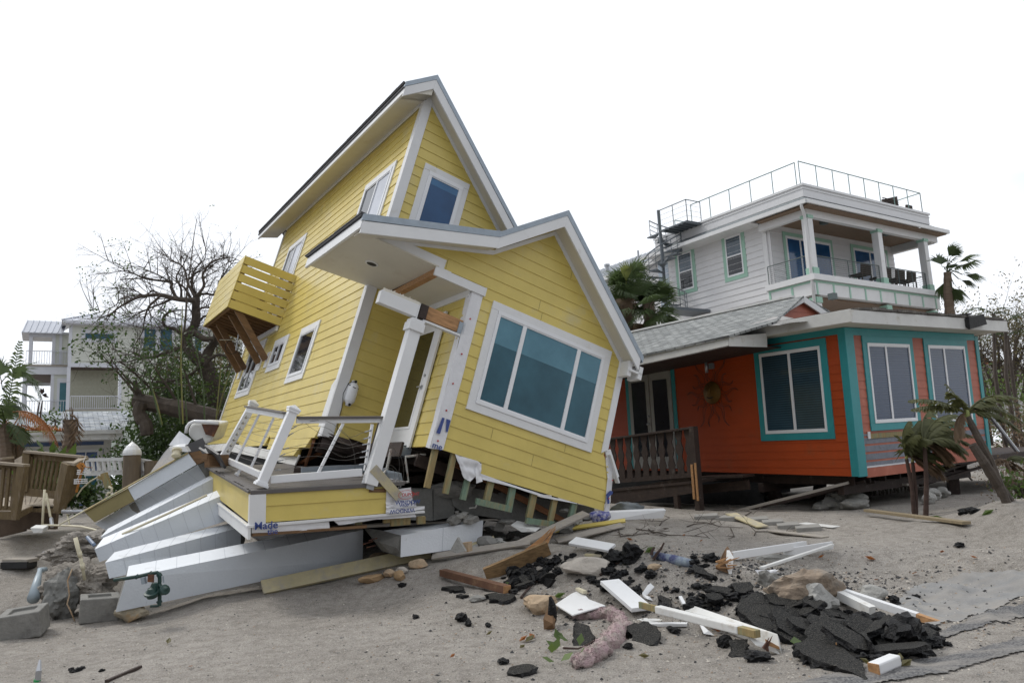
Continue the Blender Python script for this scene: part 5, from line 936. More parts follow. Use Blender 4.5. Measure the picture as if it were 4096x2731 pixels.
# dark stained porch in front of the french doors
PX_ = -1.55
g = thing('dark_porch', None, 'dark brown stained wooden porch with pierced board railing in front of the french doors', 'porch', frame=OF)
Hd = lambda x, y, v=PX_: OF.hit(('O', x, y), 0, v)
pt, pb = Hd(712, 915), Hd(760, 1480)
q = MB(); q.box(PX_-.06, PX_+.08, pt.y-.0, pt.y+.14, .5-1.2, pt.z); q.build('corner_post', DWD, g, bevel=.005)
q = MB(); q.box(PX_-.08, PX_-.06, pt.y+.0, pt.y+.05, -.45, .35); q.box(PX_-.08, PX_-.06, pt.y+.10, pt.y+.16, -.42, .32); q.build('split_wood', WOO, g)
ra, rb = Hd(690, 925), Hd(140, 1000)
q = MB(); q.beam(ra, rb, .12, .05); q.build('hand_rail', DWD, g, bevel=.004)
lo = Hd(700, 1250); lb = Hd(150, 1310)
q = MB(); q.beam(Hd(700, 1235), Hd(150, 1280), .05, .10); q.build('lower_rail', DWD, g)
q = MB(); q.beam(Hd(690, 1300, PX_+.05), Hd(110, 1400, PX_+.05), .06, .36); q.build('rim_beam', DWD, g)
q = MB(); f1 = Hd(700, 1255); f2 = Hd(140, 1315); q.hexa([(PX_, f1.y, f1.z-.12), (PX_, f2.y, f2.z-.12), (-.1, f2.y, f2.z-.1), (-.1, f1.y, f1.z-.1), (PX_, f1.y, f1.z-.06), (PX_, f2.y, f2.z-.06), (-.1, f2.y, f2.z-.04), (-.1, f1.y, f1.z-.04)]); q.build('porch_floor', DWD, g)
sm = [(0, .02), (.02, .35), (.05, .42), (.03, .48), (.065, .56), (.03, .62), (.055, .70), (.02, .78), (.02, .95)]
n_ = 10
for i in range(n_):
    t = (i+.5)/n_; a = ra+(rb-ra)*t; lo_ = Hd(700, 1235)+(Hd(150, 1280)-Hd(700, 1235))*t; h_ = a.z-lo_.z; w_ = (rb.y-ra.y)/n_*.80/2
    pr = [(-w_, 0), (w_, 0)]+[(w_-.055*(.5+.5*math.sin(z*19)), lo_z) for z, lo_z in [(k/12, k/12) for k in range(2, 11)]]+[(w_, 1), (-w_, 1)]+[(-w_+.055*(.5+.5*math.sin(k/12*19)), k/12) for k in range(10, 1, -1)]
    q = MB(); q.prism([(PX_-.012, a.y+p[0], lo_.z+p[1]*h_) for p in pr], (.024, 0, 0)); q.build('pierced_board', DWD, g)
q = MB(); lg = Hd(590, 1480); q.box(PX_+.0, PX_+.1, lg.y-.05, lg.y+.07, lg.z-.3, Hd(560, 1370).z); q.build('support_post', DWD, g)
q = MB(); q.beam(OF.hit(('O', 760, 1250), 0, -.7), OF.hit(('O', 1065, 1240), 0, -.5), .5, .05); q.beam(OF.hit(('O', 765, 1330), 0, -.7), OF.hit(('O', 1068, 1300), 0, -.55), .06, .20); q.build('broken_platform', DWD, g)
# wreck below the orange house
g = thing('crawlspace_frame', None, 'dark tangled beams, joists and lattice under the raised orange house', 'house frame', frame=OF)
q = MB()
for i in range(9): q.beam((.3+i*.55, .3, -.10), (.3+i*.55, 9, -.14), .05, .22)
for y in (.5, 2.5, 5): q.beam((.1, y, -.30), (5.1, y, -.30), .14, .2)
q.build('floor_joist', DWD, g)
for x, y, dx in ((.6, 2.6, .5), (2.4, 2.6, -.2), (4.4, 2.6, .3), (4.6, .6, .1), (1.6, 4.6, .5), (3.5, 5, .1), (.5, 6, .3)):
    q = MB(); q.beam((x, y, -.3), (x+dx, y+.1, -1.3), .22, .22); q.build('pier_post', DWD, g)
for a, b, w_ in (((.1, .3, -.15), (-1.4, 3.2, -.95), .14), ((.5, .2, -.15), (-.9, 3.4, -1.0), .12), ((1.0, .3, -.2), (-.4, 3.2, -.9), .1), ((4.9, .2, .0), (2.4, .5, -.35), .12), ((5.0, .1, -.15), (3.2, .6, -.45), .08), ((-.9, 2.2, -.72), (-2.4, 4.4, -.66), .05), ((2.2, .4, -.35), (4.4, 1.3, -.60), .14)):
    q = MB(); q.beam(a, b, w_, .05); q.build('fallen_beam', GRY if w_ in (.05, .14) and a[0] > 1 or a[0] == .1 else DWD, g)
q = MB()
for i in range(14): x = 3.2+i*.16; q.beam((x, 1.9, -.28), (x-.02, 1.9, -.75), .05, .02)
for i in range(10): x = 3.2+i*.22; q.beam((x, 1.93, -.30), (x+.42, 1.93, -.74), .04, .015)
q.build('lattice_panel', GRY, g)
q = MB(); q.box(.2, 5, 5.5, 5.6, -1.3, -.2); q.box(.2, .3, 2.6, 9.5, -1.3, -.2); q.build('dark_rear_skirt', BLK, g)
for i, (x, y) in enumerate(((280, 1330), (310, 1370), (370, 1330), (330, 1350), (405, 1360), (250, 1345))):
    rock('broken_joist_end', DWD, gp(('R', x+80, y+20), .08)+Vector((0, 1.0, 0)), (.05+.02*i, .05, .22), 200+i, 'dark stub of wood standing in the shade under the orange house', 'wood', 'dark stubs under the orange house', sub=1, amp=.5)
for i, (x, y, a, b, c, l) in enumerate(((120, 1425, .24, .22, .17, 'lower left'), (190, 1382, .30, .24, .13, 'upper'), (290, 1390, .26, .22, .11, 'upper right'), (270, 1432, .38, .26, .13, 'lower right'), (60, 1445, .3, .2, .12, 'half buried leftmost'), (165, 1440, .2, .2, .12, 'lower middle'))):
    P = gp(('R', x, 1462 if y > 1400 else 1462)); P = at(('R', x, y), P.y+(.25 if y < 1400 else 0)); rock('concrete_lump', RUB, P, (a, b, c), 50+i, l+' pale concrete lump in the heap before the orange house', 'concrete', 'pale concrete lumps before the orange house', amp=.2, rot=i)
for i, (x, y) in enumerate(((800, 1350), (760, 1370), (840, 1335))):
    rock('concrete_lump', RUB, gp(('R', x, y+15), .12), (.22, .15, .14), 70+i, ('middle', 'left', 'right')[i]+' concrete lump in the shade behind the young palm trunks', 'concrete', 'concrete lumps behind the young palms', rot=i)
q = MB(); facep(q, [('O', 122, 1485), ('O', 519, 1467), ('O', 500, 1522), ('O', 140, 1538)], (13.2, 13.9), (-.03, .05, .03)); one(q, 'trim_board', WHT, 'long white trim board stuck in the sand beside the yellow house corner', 'board', bevel=.004)
q = MB(); vs, fs = rockv(at(('O', 245, 1462), 15.2), (.35, .2, .14), 61, 3, .3); q.add(vs, fs); one(q, 'plastic_sheet', mat('grey_plastic', (.15, .17, .18), .3, .2), 'crumpled grey plastic in the dark behind the long white trim board', 'plastic', smooth=True)
q = MB(); vs, fs = rockv(at(('Z4', 2115, 860), 13.0), (.18, .1, .10), 62, 3, .3); q.add(vs, fs); one(q, 'printed_wrap', mat('printed_house_wrap', (.60, .60, .66), .4, .1, 3, stain=(.03, .04, .25), stain_amt=.7, stain_scale=16), 'crumpled blue and white house wrap at the foot of the yellow house corner', 'house wrap', smooth=True)
# ================================================================== white three-storey house on the right
WF = azframe((13.24523, 34.0, 13.43699), 33.88)
WH = thing('white_house', None, 'tall white house with mint green trim, covered balconies and a roof terrace', 'house', frame=WF)
WSD = mat('white_lap_siding', (.70, .70, .71), .5, .04, 1.5, .1, 30); MNT = mat('mint_trim_paint', (.33, .55, .44), .5, .06, 3); RLG = mat('dark_green_grey_rail', (.10, .13, .13), .5, .1); WCL = mat('stained_wood_ceiling', (.24, .16, .105), .6, .2, 3, stretch=(1, 8, 1))
w = MB(); w.lap((.3, 0, 0), Y_, Z, -X, [(2.5, -9.5), (9.3, -9.5), (9.3, -1.0), (2.5, -1.0)], -9.5, .30, t=.03); w.box(.3, 5, 2.5, 2.6, -10, -1); w.build('left_wall', WSD, WH)
w = MB(); w.lap((0, 2.2, 0), X, Z, -Y_, [(.3, -13), (10.4, -13), (10.4, -.9), (.3, -.9)], -13, .30, t=.03); w.box(.3, 10.4, 2.2, 2.4, -13, -.9); w.box(10.3, 10.4, 2.2, 9.4, -13, -.9); w.box(.4, 10.4, 9.2, 9.3, -13, -.9); w.build('front_wall', WSD, WH)
w = MB(); w.box(.25, .30, 2.42, 2.62, -9.5, -1.0); w.box(.24, .45, 2.38, 2.42, -9.5, -1); w.build('corner_board', WHT, WH)
w = MB(); w.box(0, 10.3, 0, 9.4, -.6, -.08); w.build('parapet', WSD, WH); w = MB(); w.box(-.06, 10.36, -.06, 9.46, -.1, .0); w.box(-.03, 10.33, -.03, 9.43, -.24, -.2); w.build('parapet_cap', WHT, WH)
w = MB()
w.add([(-.6, -.55, -1.0), (10.9, -.55, -1.0), (10.35, .02, -.62), (-.02, .02, -.62), (-.6, 9.9, -1.0), (-.02, 9.4, -.62), (10.9, 9.9, -1.0), (10.35, 9.4, -.62)], [(0, 1, 2, 3), (0, 3, 5, 4), (1, 6, 7, 2), (4, 5, 7, 6)])
for i in range(30):
    x = -.5+i*.38; w.box(x, x+.22, -.56, -.2, -.99+random.uniform(0, .02), -.97+random.uniform(0, .03))
w.build('skirt_roof', mat('grey_skirt_shingles', (.20, .22, .23), .85, .4, 9, .6, 25), WH)
w = MB(); w.box(-.64, 10.95, -.62, -.52, -1.16, -.98); w.box(-.70, -.58, -.55, 9.9, -1.16, -.98); w.box(10.88, 10.95, -.5, 9.9, -1.16, -1.0); w.box(-.1, 10.6, -.12, .12, -1.55, -1.2); w.box(-.1, .15, .1, 2.5, -1.55, -1.2); w.box(10.2, 10.5, 0, 2.4, -1.6, -1.2); w.box(-.58, .3, 2.5, 9.4, -1.18, -1.1); w.build('gutter', WHT, WH)
w = MB(); w.box(-.5, 10.8, -.5, 2.3, -1.22, -1.17); w.box(.15, 10.1, .12, 2.2, -5.2, -5.12); w.build('porch_ceiling', WCL, WH)
for z in (0, -4.0):
    zt, zb = -1.55+z*1.0, -4.2+z
    for x in (.05, 5.35, 9.35):
        q = MB(); q.box(x-.17, x+.17, -.17, .17, zb if z == 0 else -12, zt if z == 0 else -5.2); c_ = q.build('column', WHT, WH, bevel=.01)
        q = MB(); q.box(x-.20, x+.20, -.20, .20, zt-.10 if z == 0 else -5.45, zt+.05 if z == 0 else -5.2)
        if z == 0: q.box(x-.2, x+.2, -.2, .2, zb, zb+.32)
        q.build('mint_collar', MNT, c_)
w = MB(); w.box(-.32, 9.95, -.32, 2.3, -4.46, -4.2); w.box(-.2, 9.85, -.2, 2.3, -5.1, -4.46); w.build('balcony_slab', WHT, WH)
w = MB(); w.box(-.22, 9.87, -.225, -.20, -4.56, -4.48); w.box(-.225, -.20, -.2, 2.2, -4.56, -4.48)
for i in range(9): x = -.1+i*1.19; w.box(x, x+.10, -.222, -.20, -5.1, -4.56)
for y in (.9, 2.1): w.box(-.222, -.20, y, y+.1, -5.1, -4.56)
w.build('mint_batten', MNT, WH)
w = MB(); w.box(-.2, 9.9, 0, 2.3, -8.75, -8.3); w.build('lower_slab', WHT, WH)
def rail(name, par, a, b, n, zb, zt, m=RLG, cables=7, r=.022, cr=.007):
    a, b = Vector(a), Vector(b); q = MB()
    for i in range(n+1): p = a.lerp(b, i/n); q.tube([(p.x, p.y, zb), (p.x, p.y, zt)], r, 6)
    q.tube([(a.x, a.y, zt), (b.x, b.y, zt)], r*1.1, 6)
    for k in range(cables): z = zb+(zt-zb)*(k+1)/(cables+1); q.tube([(a.x, a.y, z), (b.x, b.y, z)], cr, 4)
    return q.build(name, m, par)
RT = mat('pale_green_rail', (.16, .25, .23), .5, .1)
rail('terrace_railing', WH, (-.03, .05, 0), (9.85, .05, 0), 8, 0, 1.04, RT, 0); rail('terrace_railing', WH, (-.03, .25, 0), (-.03, 6.6, 0), 5, 0, 1.04, RT, 0); rail('terrace_railing', WH, (9.85, .05, 0), (9.85, 7, 0), 5, 0, 1.04, RT, 0); rail('terrace_railing', WH, (9.8, 8.2, 0), (.4, 8.2, 0), 8, 0, .75, RT, 0)
rail('balcony_railing', WH, (.25, -.02, 0), (5.15, -.02, 0), 2, -4.2, -3.28, cables=9); rail('balcony_railing', WH, (5.55, -.02, 0), (9.15, -.02, 0), 3, -4.2, -3.28, cables=9); rail('balcony_railing', WH, (-.0, .25, 0), (-.0, 2.3, 0), 1, -4.2, -3.28, cables=9); rail('balcony_railing', WH, (9.75, .2, 0), (9.75, 2.2, 0), 1, -4.2, -3.28, cables=9)
def wwin(y0, y1, z0, z1): 
    return window(WH, 'window', (.29, y1-.2, z0+.2), -Y_, Z, -X, y1-y0-.4, z1-z0-.4, [(0, 1, 0, .49, GLD), (0, 1, .51, 1, glass('upper_sash_glass', (.05, .08, .11), .06, (.12, .17, .22)))], trim=.20, trim_m=MNT, fr=.07, mull=.07)
wwin(3.66, 5.07, -3.38, -.98); wwin(6.92, 8.30, -3.38, -1.0)
def wdoor(x0, x1, sp): return window(WH, 'sliding_door', (x0, 2.17, -4.1), X, Z, -Y_, x1-x0, 2.45, [(0, .3, 0, 1, GLB), (.32, .48, 0, 1, GLB), (.52, 1, 0, 1, GLB)] if sp else [(0, .48, 0, 1, GLB), (.5, 1, 0, 1, GLB)], trim=.18, trim_m=MNT, fr=.10, mull=.10)
h1, h2, h3, h4 = [WF.hit(('W', x, y), 1, 2.2).x for x, y in ((300, 710), (700, 770), (905, 815), (1190, 860))]
wdoor(h1, h2, True); wdoor(h3, h3+2.9, False)
for x, y in ((660, 640), (1225, 740), (740, 1310)):
    c = WF.hit(('W', x, y), 2, -1.3 if y < 1000 else -5.3); q = MB(); q.box(c.x-.14, c.x+.14, c.y-.14, c.y+.14, c.z-.14, c.z+.12); q.build('ceiling_fan_light', RLG, WH)
q = MB(); q.tube([(-.62, -.3, -1.1), (-.62, -.28, -1.25), (-.25, -.12, -1.55), (-.24, -.12, -1.8), (-.24, -.12, -9)], .07, 8); q.build('downspout', WHT, WH, smooth=True)
q = MB(); q.box(.28, .32, 8.62, 8.85, -3.9, -1.1); q.build('door_casing', WHT, WH); q = MB(); q.box(.27, .30, 8.85, 9.6, -3.9, -1.2); q.build('side_door', GLV, WH)
# furniture on the terrace and the balcony
def inW(name, label, cat, mb, m, grp=None, **k):
    mb.v = [tuple(WF.w(v)) for v in mb.v]; return one(mb, name, m, label, cat, grp, **k)
WKR = mat('dark_wicker', (.05, .035, .028), .8, .3)
p0, p1 = WF.hit(('W', 1180, 400), 1, .8), WF.hit(('W', 1312, 362), 1, .8)
q = MB(); q.hexa([(p0.x, .8, .1), (p1.x, .8, .1), (p1.x, .86, .1), (p0.x, .86, .1), (p0.x, .8, .62), (p1.x, .8, 1.0), (p1.x, .86, 1.0), (p0.x, .86, .62)])
for z in range(7): q.box(p0.x, p1.x, .77, .80, .15+z*.09, .19+z*.09)
inW('wicker_screen', 'brown wicker lounge back on the roof terrace of the white house', 'lounger', q, WKR)
q = MB(); q.hull([(8.2, .6, 0), (9.4, .6, 0), (8.4, 1.0, 0), (9.3, 1.0, 0), (8.5, .7, .45), (8.9, .8, .5), (9.0, .7, .2), (9.4, .7, .15)]); q.box(9.3, 9.8, .5, .6, 0, .5); inW('furniture_heap', 'covered dark furniture heap on the roof terrace beside the end rail', 'furniture', q, WKR)
for i, x in enumerate((4.7, 6.4, 7.6, 8.6)):
    q = MB(); q.box(x, x+.8, .6, 1.3, -3.55, -3.48)
    for dx in (0, .75):
        for dy_ in (.6, 1.25): q.beam((x+dx, dy_, -4.2), (x+dx+.02, dy_, -3.55), .05, .05)
    q.hexa([(x, .6, -3.5), (x+.8, .6, -3.5), (x+.8, .66, -3.5), (x, .66, -3.5), (x-.1, .5, -3.1), (x+.7, .5, -3.1), (x+.7, .55, -3.1), (x-.1, .55, -3.1)])
    inW('balcony_chair', ('dark chair between the balcony door and the middle column', 'dark chair just right of the middle column on the upper balcony', 'dark chair in the middle of the right balcony bay', 'dark chair nearest the right end column of the balcony')[i], 'chair', q, WKR, 'dark chairs on the upper balcony')
# spiral stair
SS = thing('spiral_stair', None, 'grey metal spiral staircase on the side of the white house', 'staircase', frame=WF)
q = MB(); cx_, cy_ = -.95, 8.0; q.tube([(cx_, cy_, -5), (cx_, cy_, 1.05)], .085, 10); q.build('centre_pole', mat('dark_stair_metal', (.13, .15, .17), .5, .1), SS)
for i in range(17):
    z = -4.5+i*.27; a = R(-60+i*30); b = a+R(27); q = MB(); q.prism([(cx_+.09*math.cos(a), cy_+.09*math.sin(a), z), (cx_+1.05*math.cos(a), cy_+1.05*math.sin(a), z), (cx_+1.05*math.cos(b), cy_+1.05*math.sin(b), z), (cx_+.09*math.cos(b), cy_+.09*math.sin(b), z)], (0, 0, .06)); q.build('tread', mat('dark_stair_metal', (.13, .15, .17), .5, .1), SS)
q = MB(); P = []
for i in range(64):
    t = i/63*16; z = -4.5+t*.27; a = R(-45+t*30); P.append(Vector((cx_+1.05*math.cos(a), cy_+1.05*math.sin(a), z)))
for k in (.25, .5, .75, 1.0): q.tube([p+Vector((0, 0, k)) for p in P], .018 if k < 1 else .03, 5)
for i in range(0, 64, 3): q.tube([P[i], P[i]+Vector((0, 0, 1.0))], .018, 5)
q.build('curved_handrail', mat('dark_stair_metal', (.13, .15, .17), .5, .1), SS)
q = MB(); q.box(cx_-.1, 0, cy_-2.0, cy_-.1, -.15, -.08)
for i in range(6): q.box(cx_-.1, 0, cy_-2.0+i*.32, cy_-1.95+i*.32, -.2, -.08)
q.build('landing', mat('dark_stair_metal', (.13, .15, .17), .5, .1), SS)
rail('landing_rail', SS, (cx_-.05, cy_-.1, 0), (cx_-.05, cy_-2.0, 0), 2, -.1, 1.0, RLG, 3); rail('landing_rail', SS, (cx_-.05, cy_-2.0, 0), (0, cy_-2.0, 0), 1, -.1, 1.0, RLG, 3)
q = MB(); q.box(cx_-1.2, .3, cy_-1.8, cy_-.6, -4.65, -4.5); q.build('lower_landing', mat('dark_stair_metal', (.13, .15, .17), .5, .1), SS)
# lower wing behind with a ribbed metal roof
g = thing('metal_roof_wing', None, 'far white wing with a ribbed bright metal roof left of the spiral stair', 'house', frame=WF)
MRF = mat('bright_metal_roof', (.55, .57, .60), .35, .08, 3, metal=.3)
w = MB(); w.lap((.5, 0, 0), Y_, Z, -X, [(9.4, -13), (18.5, -13), (18.5, -1.1), (9.4, -1.1)], -13, .3, t=.03); w.box(.5, .6, 9.4, 18.5, -13, -1.1); w.build('wall', WSD, g)
w = MB(); w.hexa([(.2, 9.45, -1.1), (.2, 20, -1.1), (3.6, 20, .6), (3.6, 9.45, .6), (.2, 9.45, -1.0), (.2, 20, -1.0), (3.6, 20, .7), (3.6, 9.45, .7)])
for i in range(27): y = 9.5+i*.40; w.beam((.2, y, -.97), (3.6, y, .73), .05, .07)
w.build('roof', MRF, g)
w = MB(); w.box(.15, .2, 9.45, 20, -1.25, -1.0); w.build('gutter', WHT, g)
w = MB(); w.lathe((1.8, 15.5, -.2), (0, 0, 1), [(0, .12), (.3, .12), (.31, .18), (.45, .18), (.5, 0)], 10); w.lathe((2.6, 13.5, .2), (0, 0, 1), [(0, .06), (.5, .06), (.51, 0)], 8); w.build('roof_vent', STL, g)
window(g, 'window', (.48, 17.5, -4.2), -Y_, Z, -X, 1.2, 1.6, [(0, 1, 0, .49, GLD), (0, 1, .51, 1, GLS)], trim=.18, trim_m=MNT, fr=.07)
# ================================================================== cream house at the left
KS = 1.3
ko = CAM+(Vector((-23.75042, 42, 10.48111))-CAM)*KS; KF = azframe(ko, 30.47)
CH = thing('cream_house', None, 'tall cream house with stacked white porches and a pale metal roof at the far left', 'house', frame=KF)
CRM = mat('cream_lap_siding', (.58, .60, .55), .6, .04, 1.5, .1, 30); CWH = mat('cool_white_trim', (.60, .62, .68), .5, .04, 2); MTR = mat('pale_standing_seam_metal', (.48, .50, .55), .4, .08, 2, metal=.25)
SG = mat('cream_shingle_wall', (.36, .36, .29), .8, .1, 6)
K = lambda *a: [x*KS for x in a]
def kb(mb, x0, x1, y0, y1, z0, z1): mb.box(x0*KS, x1*KS, y0*KS, y1*KS, z0*KS, z1*KS)
w = MB(); w.lap((0, 0, 0), X, Z, -Y_, [(.15*KS, -2.1*KS), (9*KS, -2.1*KS), (9*KS, 0), (.15*KS, 0)], -2.1*KS, .17, t=.018); w.lap((0, 0, 0), X, Z, -Y_, [(2.6*KS, -5.2*KS), (9*KS, -5.2*KS), (9*KS, -2.1*KS), (2.6*KS, -2.1*KS)], -2.1*KS, .17, t=.018); kb(w, 0, 9, .0, .2, -2.1, 0); kb(w, 2.6, 9, .0, .2, -8, -2.1); w.build('wall', CRM, CH)
w = MB(); kb(w, .1, 2.5, .9, 1.1, -4.6, -2.3)
w.build('shingled_wall', SG, CH)
w = MB(); kb(w, 0, .16, -.03, .03, -2.1, .0); kb(w, 0, 2.5, -.04, .0, -2.32, -2.1); kb(w, 2.45, 2.6, -.04, .0, -4.6, -2.32); kb(w, -.03, .14, -.04, .14, -4.6, -2.3); kb(w, -.2, 9, -.35, 0, -.04, .0); w.build('trim', CWH, CH)
w = MB(); kb(w, -.3, 9, -.40, -.33, .0, .14); w.build('gutter', CWH, CH)
w = MB(); w.add([Vector(p)*KS for p in ((-.35, -.38, .14), (9, -.38, .14), (9, 2.0, 1.0), (1.3, 2.0, 1.0), (-.35, 3.5, .14))], [(0, 1, 2, 3), (0, 3, 4)])
for i in range(27): x = -.2+i*.34; k = min(1, max(.08, (x+.35)/1.65)); w.beam(Vector((x, -.38, .16))*KS, Vector((x, -.38+2.38*k, .16+.86*k))*KS, .04, .06)
w.beam(Vector((-.35, -.38, .17))*KS, Vector((1.3, 2.0, 1.02))*KS, .08, .08); w.build('roof', MTR, CH)
w = MB(); kb(w, .1, 2.5, 0, 1.0, -2.36, -2.32); w.build('porch_ceiling', mat('dark_porch_ceiling', (.085, .06, .055), .7, .2), CH)
w = MB(); kb(w, -.05, 2.6, -.06, .9, -4.66, -4.6); w.build('porch_floor', GRY, CH); w = MB(); kb(w, -.0, 9, -.04, .3, -8, -4.66); w.build('base_wall', mat('pale_green_stucco', (.50, .55, .50), .8, .06, 2), CH)
def krail(par, x0, x1, y, z0, z1, n):
    w = MB(); kb(w, x0, x1, y-.015, y+.015, z1-.04, z1); kb(w, x0, x1, y-.012, y+.012, z0+.04, z0+.07)
    for i in range(n+1): x = x0+(x1-x0)*i/n; kb(w, x-.012, x+.012, y-.012, y+.012, z0+.07, z1-.04)
    return w.build('porch_railing', CWH, par)
krail(CH, .18, 2.46, -.02, -4.6, -3.86, 22)
window(CH, 'window', (.75*KS, -.01, -.80*KS), X, Z, -Y_, 1.41*KS, .38*KS, [(0, 1, 0, 1, mat('slate_teal_blind_glass', (.03, .10, .14), .25, .08, 2))], trim=.2, trim_m=CWH, fr=.04, fr_m=CWH)
for x0, x1, z0 in ((3.67, 4.29, -1.36), (4.50, 5.15, -1.36), (6.34, 6.72, -1.3)):
    window(CH, 'window', (x0*KS, -.01, z0*KS), X, Z, -Y_, (x1-x0)*KS, (-.06-z0)*KS, [(0, 1, 0, 1, MATS['slate_teal_blind_glass'])], trim=.13, trim_m=CWH, fr=.03, fr_m=CWH)
krail(CH, 4.7, 8.5, 1.6, .75, 1.45, 28); w = MB(); kb(w, 4.66, 4.74, 1.56, 1.64, .7, 1.5); kb(w, 4.4, 9, 1.5, 4, .66, .76); w.build('roof_deck', CWH, CH)
# left porch wing
w = MB(); w.lap((0, 1.5*KS, 0), X, Z, -Y_, [(-.75*KS, -4.7*KS), (.05*KS, -4.7*KS), (.05*KS, -.2*KS), (-.75*KS, -.2*KS)], -4.7*KS, .17, t=.018); kb(w, -.75, .0, 1.5, 4, -5.2, -.2); w.build('wing_wall', CRM, CH)
w = MB(); kb(w, -.76, -.6, 1.46, 1.5, -4.7, -.3); kb(w, -.42, -.28, 1.46, 1.5, -2.0, -.2)
for x, y in ((-1.98, 1.5), (-1.98, 3.0), (-1.98, 4.6)): kb(w, x-.08, x+.08, y-.08, y+.08, -4.7, -2.5)
for x, y in ((-1.76, 1.5), (-1.76, 3.0)): kb(w, x-.08, x+.08, y-.08, y+.08, -2.05, -.5)
kb(w, -2.08, .0, 1.42, 1.5, -2.55, -2.12); kb(w, -2.08, -2.0, 1.5, 5.2, -2.55, -2.12); kb(w, -1.85, -.7, 1.45, 1.55, -.5, -.32); kb(w, -1.85, -1.75, 1.5, 4, -.5, -.32); kb(w, -2.08, 0, 5.1, 5.2, -2.75, -2.5)
w.build('column_and_band', CWH, CH)
w = MB(); kb(w, -2.1, 0, 1.38, 5.2, -2.12, -2.02); kb(w, -2.1, 0, 1.38, 5.2, -4.8, -4.7); w.build('wing_deck', GRY, CH)
w = MB(); kb(w, -2.0, -.7, 1.5, 5.1, -2.58, -2.54); w.build('wing_ceiling', MATS['dark_porch_ceiling'], CH)
w = MB(); kb(w, -2.08, 0, 1.45, 1.7, -8, -4.8); w.build('wing_base', MATS['pale_green_stucco'], CH)
w = MB(); w.add([Vector(p)*KS for p in ((-2.2, 1.2, -.30), (-.3, 1.2, -.30), (.0, 2.6, .60), (-2.0, 2.6, .60))], [(0, 1, 2, 3)])
for i in range(8): w.beam(Vector((-2.15+i*.27, 1.2, -.28))*KS, Vector((-1.97+i*.28, 2.6, .62))*KS, .04, .06)
w.hexa([Vector(p)*KS for p in ((-2.2, 1.2, -.34), (0, 1.2, -.34), (0, 4, -.34), (-2.2, 4, -.34), (-2.2, 1.2, -.3), (0, 1.2, -.3), (0, 4, -.3), (-2.2, 4, -.3))]); w.build('wing_roof', MTR, CH)
krail(CH, -1.95, .0, 1.42, -2.02, -1.26, 16); krail(CH, -1.95, .0, 1.42, -4.7, -3.96, 16)
w = MB(); kb(w, -.45, .0, 1.44, 1.49, -4.6, -2.75); w.build('door_casing', CWH, CH); w = MB(); kb(w, -.32, .0, 1.42, 1.44, -4.6, -3.0); w.build('teal_door', mat('muted_teal_door', (.05, .16, .20), .5, .1), CH)
# ================================================================== blue cottage
BF = azframe((-13.23861, 26, 3.19208), 30.47)
BH = thing('blue_cottage', None, 'low blue cottage with white window trim behind the white picket railing', 'house', frame=BF)
BLW = mat('cornflower_siding', (.11, .17, .33), .6, .08, 2, .1, 30)
w = MB(); w.lap((0, 0, 0), X, Z, -Y_, [(-6, -2.6), (0, -2.6), (0, .03), (-6, .03)], -2.6, .15, t=.015); w.box(-6, 0, 0, .2, -2.6, 0); w.box(-.1, 0, .2, 5, -2.6, 0); w.build('wall', BLW, BH)
w = MB(); w.box(-6, -.16, -.04, -.01, -.24, -.12); w.box(-.18, .04, -.05, -.0, -2.2, .03); w.box(-6, .04, -.045, -.01, -1.95, -1.78)
for x in (-2.7, -1.52, -.30): w.box(x-.06, x+.10, -.042, -.01, -1.8, -.24)
w.build('white_trim', WHTD, BH)
for i, (x0, x1) in enumerate(((-1.40, -.32), (-2.62, -1.60), (-4.2, -3.0))):
    window(BH, 'window', (x0, -.03, -1.72), X, Z, -Y_, x1-x0, 1.44, [(0, .33, 0, .49, GLT), (.35, .65, 0, .49, GLT), (.67, 1, 0, .49, GLT)], trim=.04, fr=.04, mull=.03)
    w = MB(); w.box(x0, x1, -.06, -.03, -1.03, -.98); w.build('window_rail', VIN, BH)
w = MB(); w.box(-6, .34, -.84, -.80, .0, .22); w.box(-6, .36, -.90, -.84, .18, .30); w.box(-6, .34, -.8, 0, .0, .03); w.build('fascia', WHTD, BH)
w = MB(); w.beam((.1, -.03, -.32), (.30, -.7, .0), .05, .05); w.beam((.05, -.03, -.35), (.25, -.1, -.02), .04, .04); w.build('eave_brace', WHTD, BH)
roofplane('shingle_roof', [(-6.2, -.86, .30), (.40, -.86, .30), (.75, 2.2, 1.15), (-6.2, 2.2, 1.15)], SHB, BH)
w = MB(); w.box(-.1, -.09, -.83, -.3, .31, .40); w.build('roof_pipe', RLG, BH)
# ================================================================== plants
BARK = mat('grey_brown_bark', (.085, .068, .055), .9, .35, 4, .6, 25); BARKP = mat('palm_bark', (.17, .125, .09), .9, .3, 4, .7, 25, stretch=(1, 1, 5)); BARKR = mat('red_brown_twigs', (.065, .04, .032), .9, .3, 6)
def leafmat(name, c, c2=None, rough=.5):
    m = mat(name, c, rough, .35, 1.3, col2=c2, spec=.4); b = m.node_tree.nodes['Principled BSDF']; b.inputs['Transmission Weight'].default_value = 0
    t = m.node_tree; tr = t.nodes.new('ShaderNodeBsdfTranslucent'); mxs = t.nodes.new('ShaderNodeMixShader'); mxs.inputs[0].default_value = .3; o = t.nodes['Material Output']
    tr.inputs['Color'].default_value = (*[min(1, x*1.6) for x in (c2 or c)], 1); t.links.new(b.outputs[0], mxs.inputs[1]); t.links.new(tr.outputs[0], mxs.inputs[2]); t.links.new(mxs.outputs[0], o.inputs[0]); return m
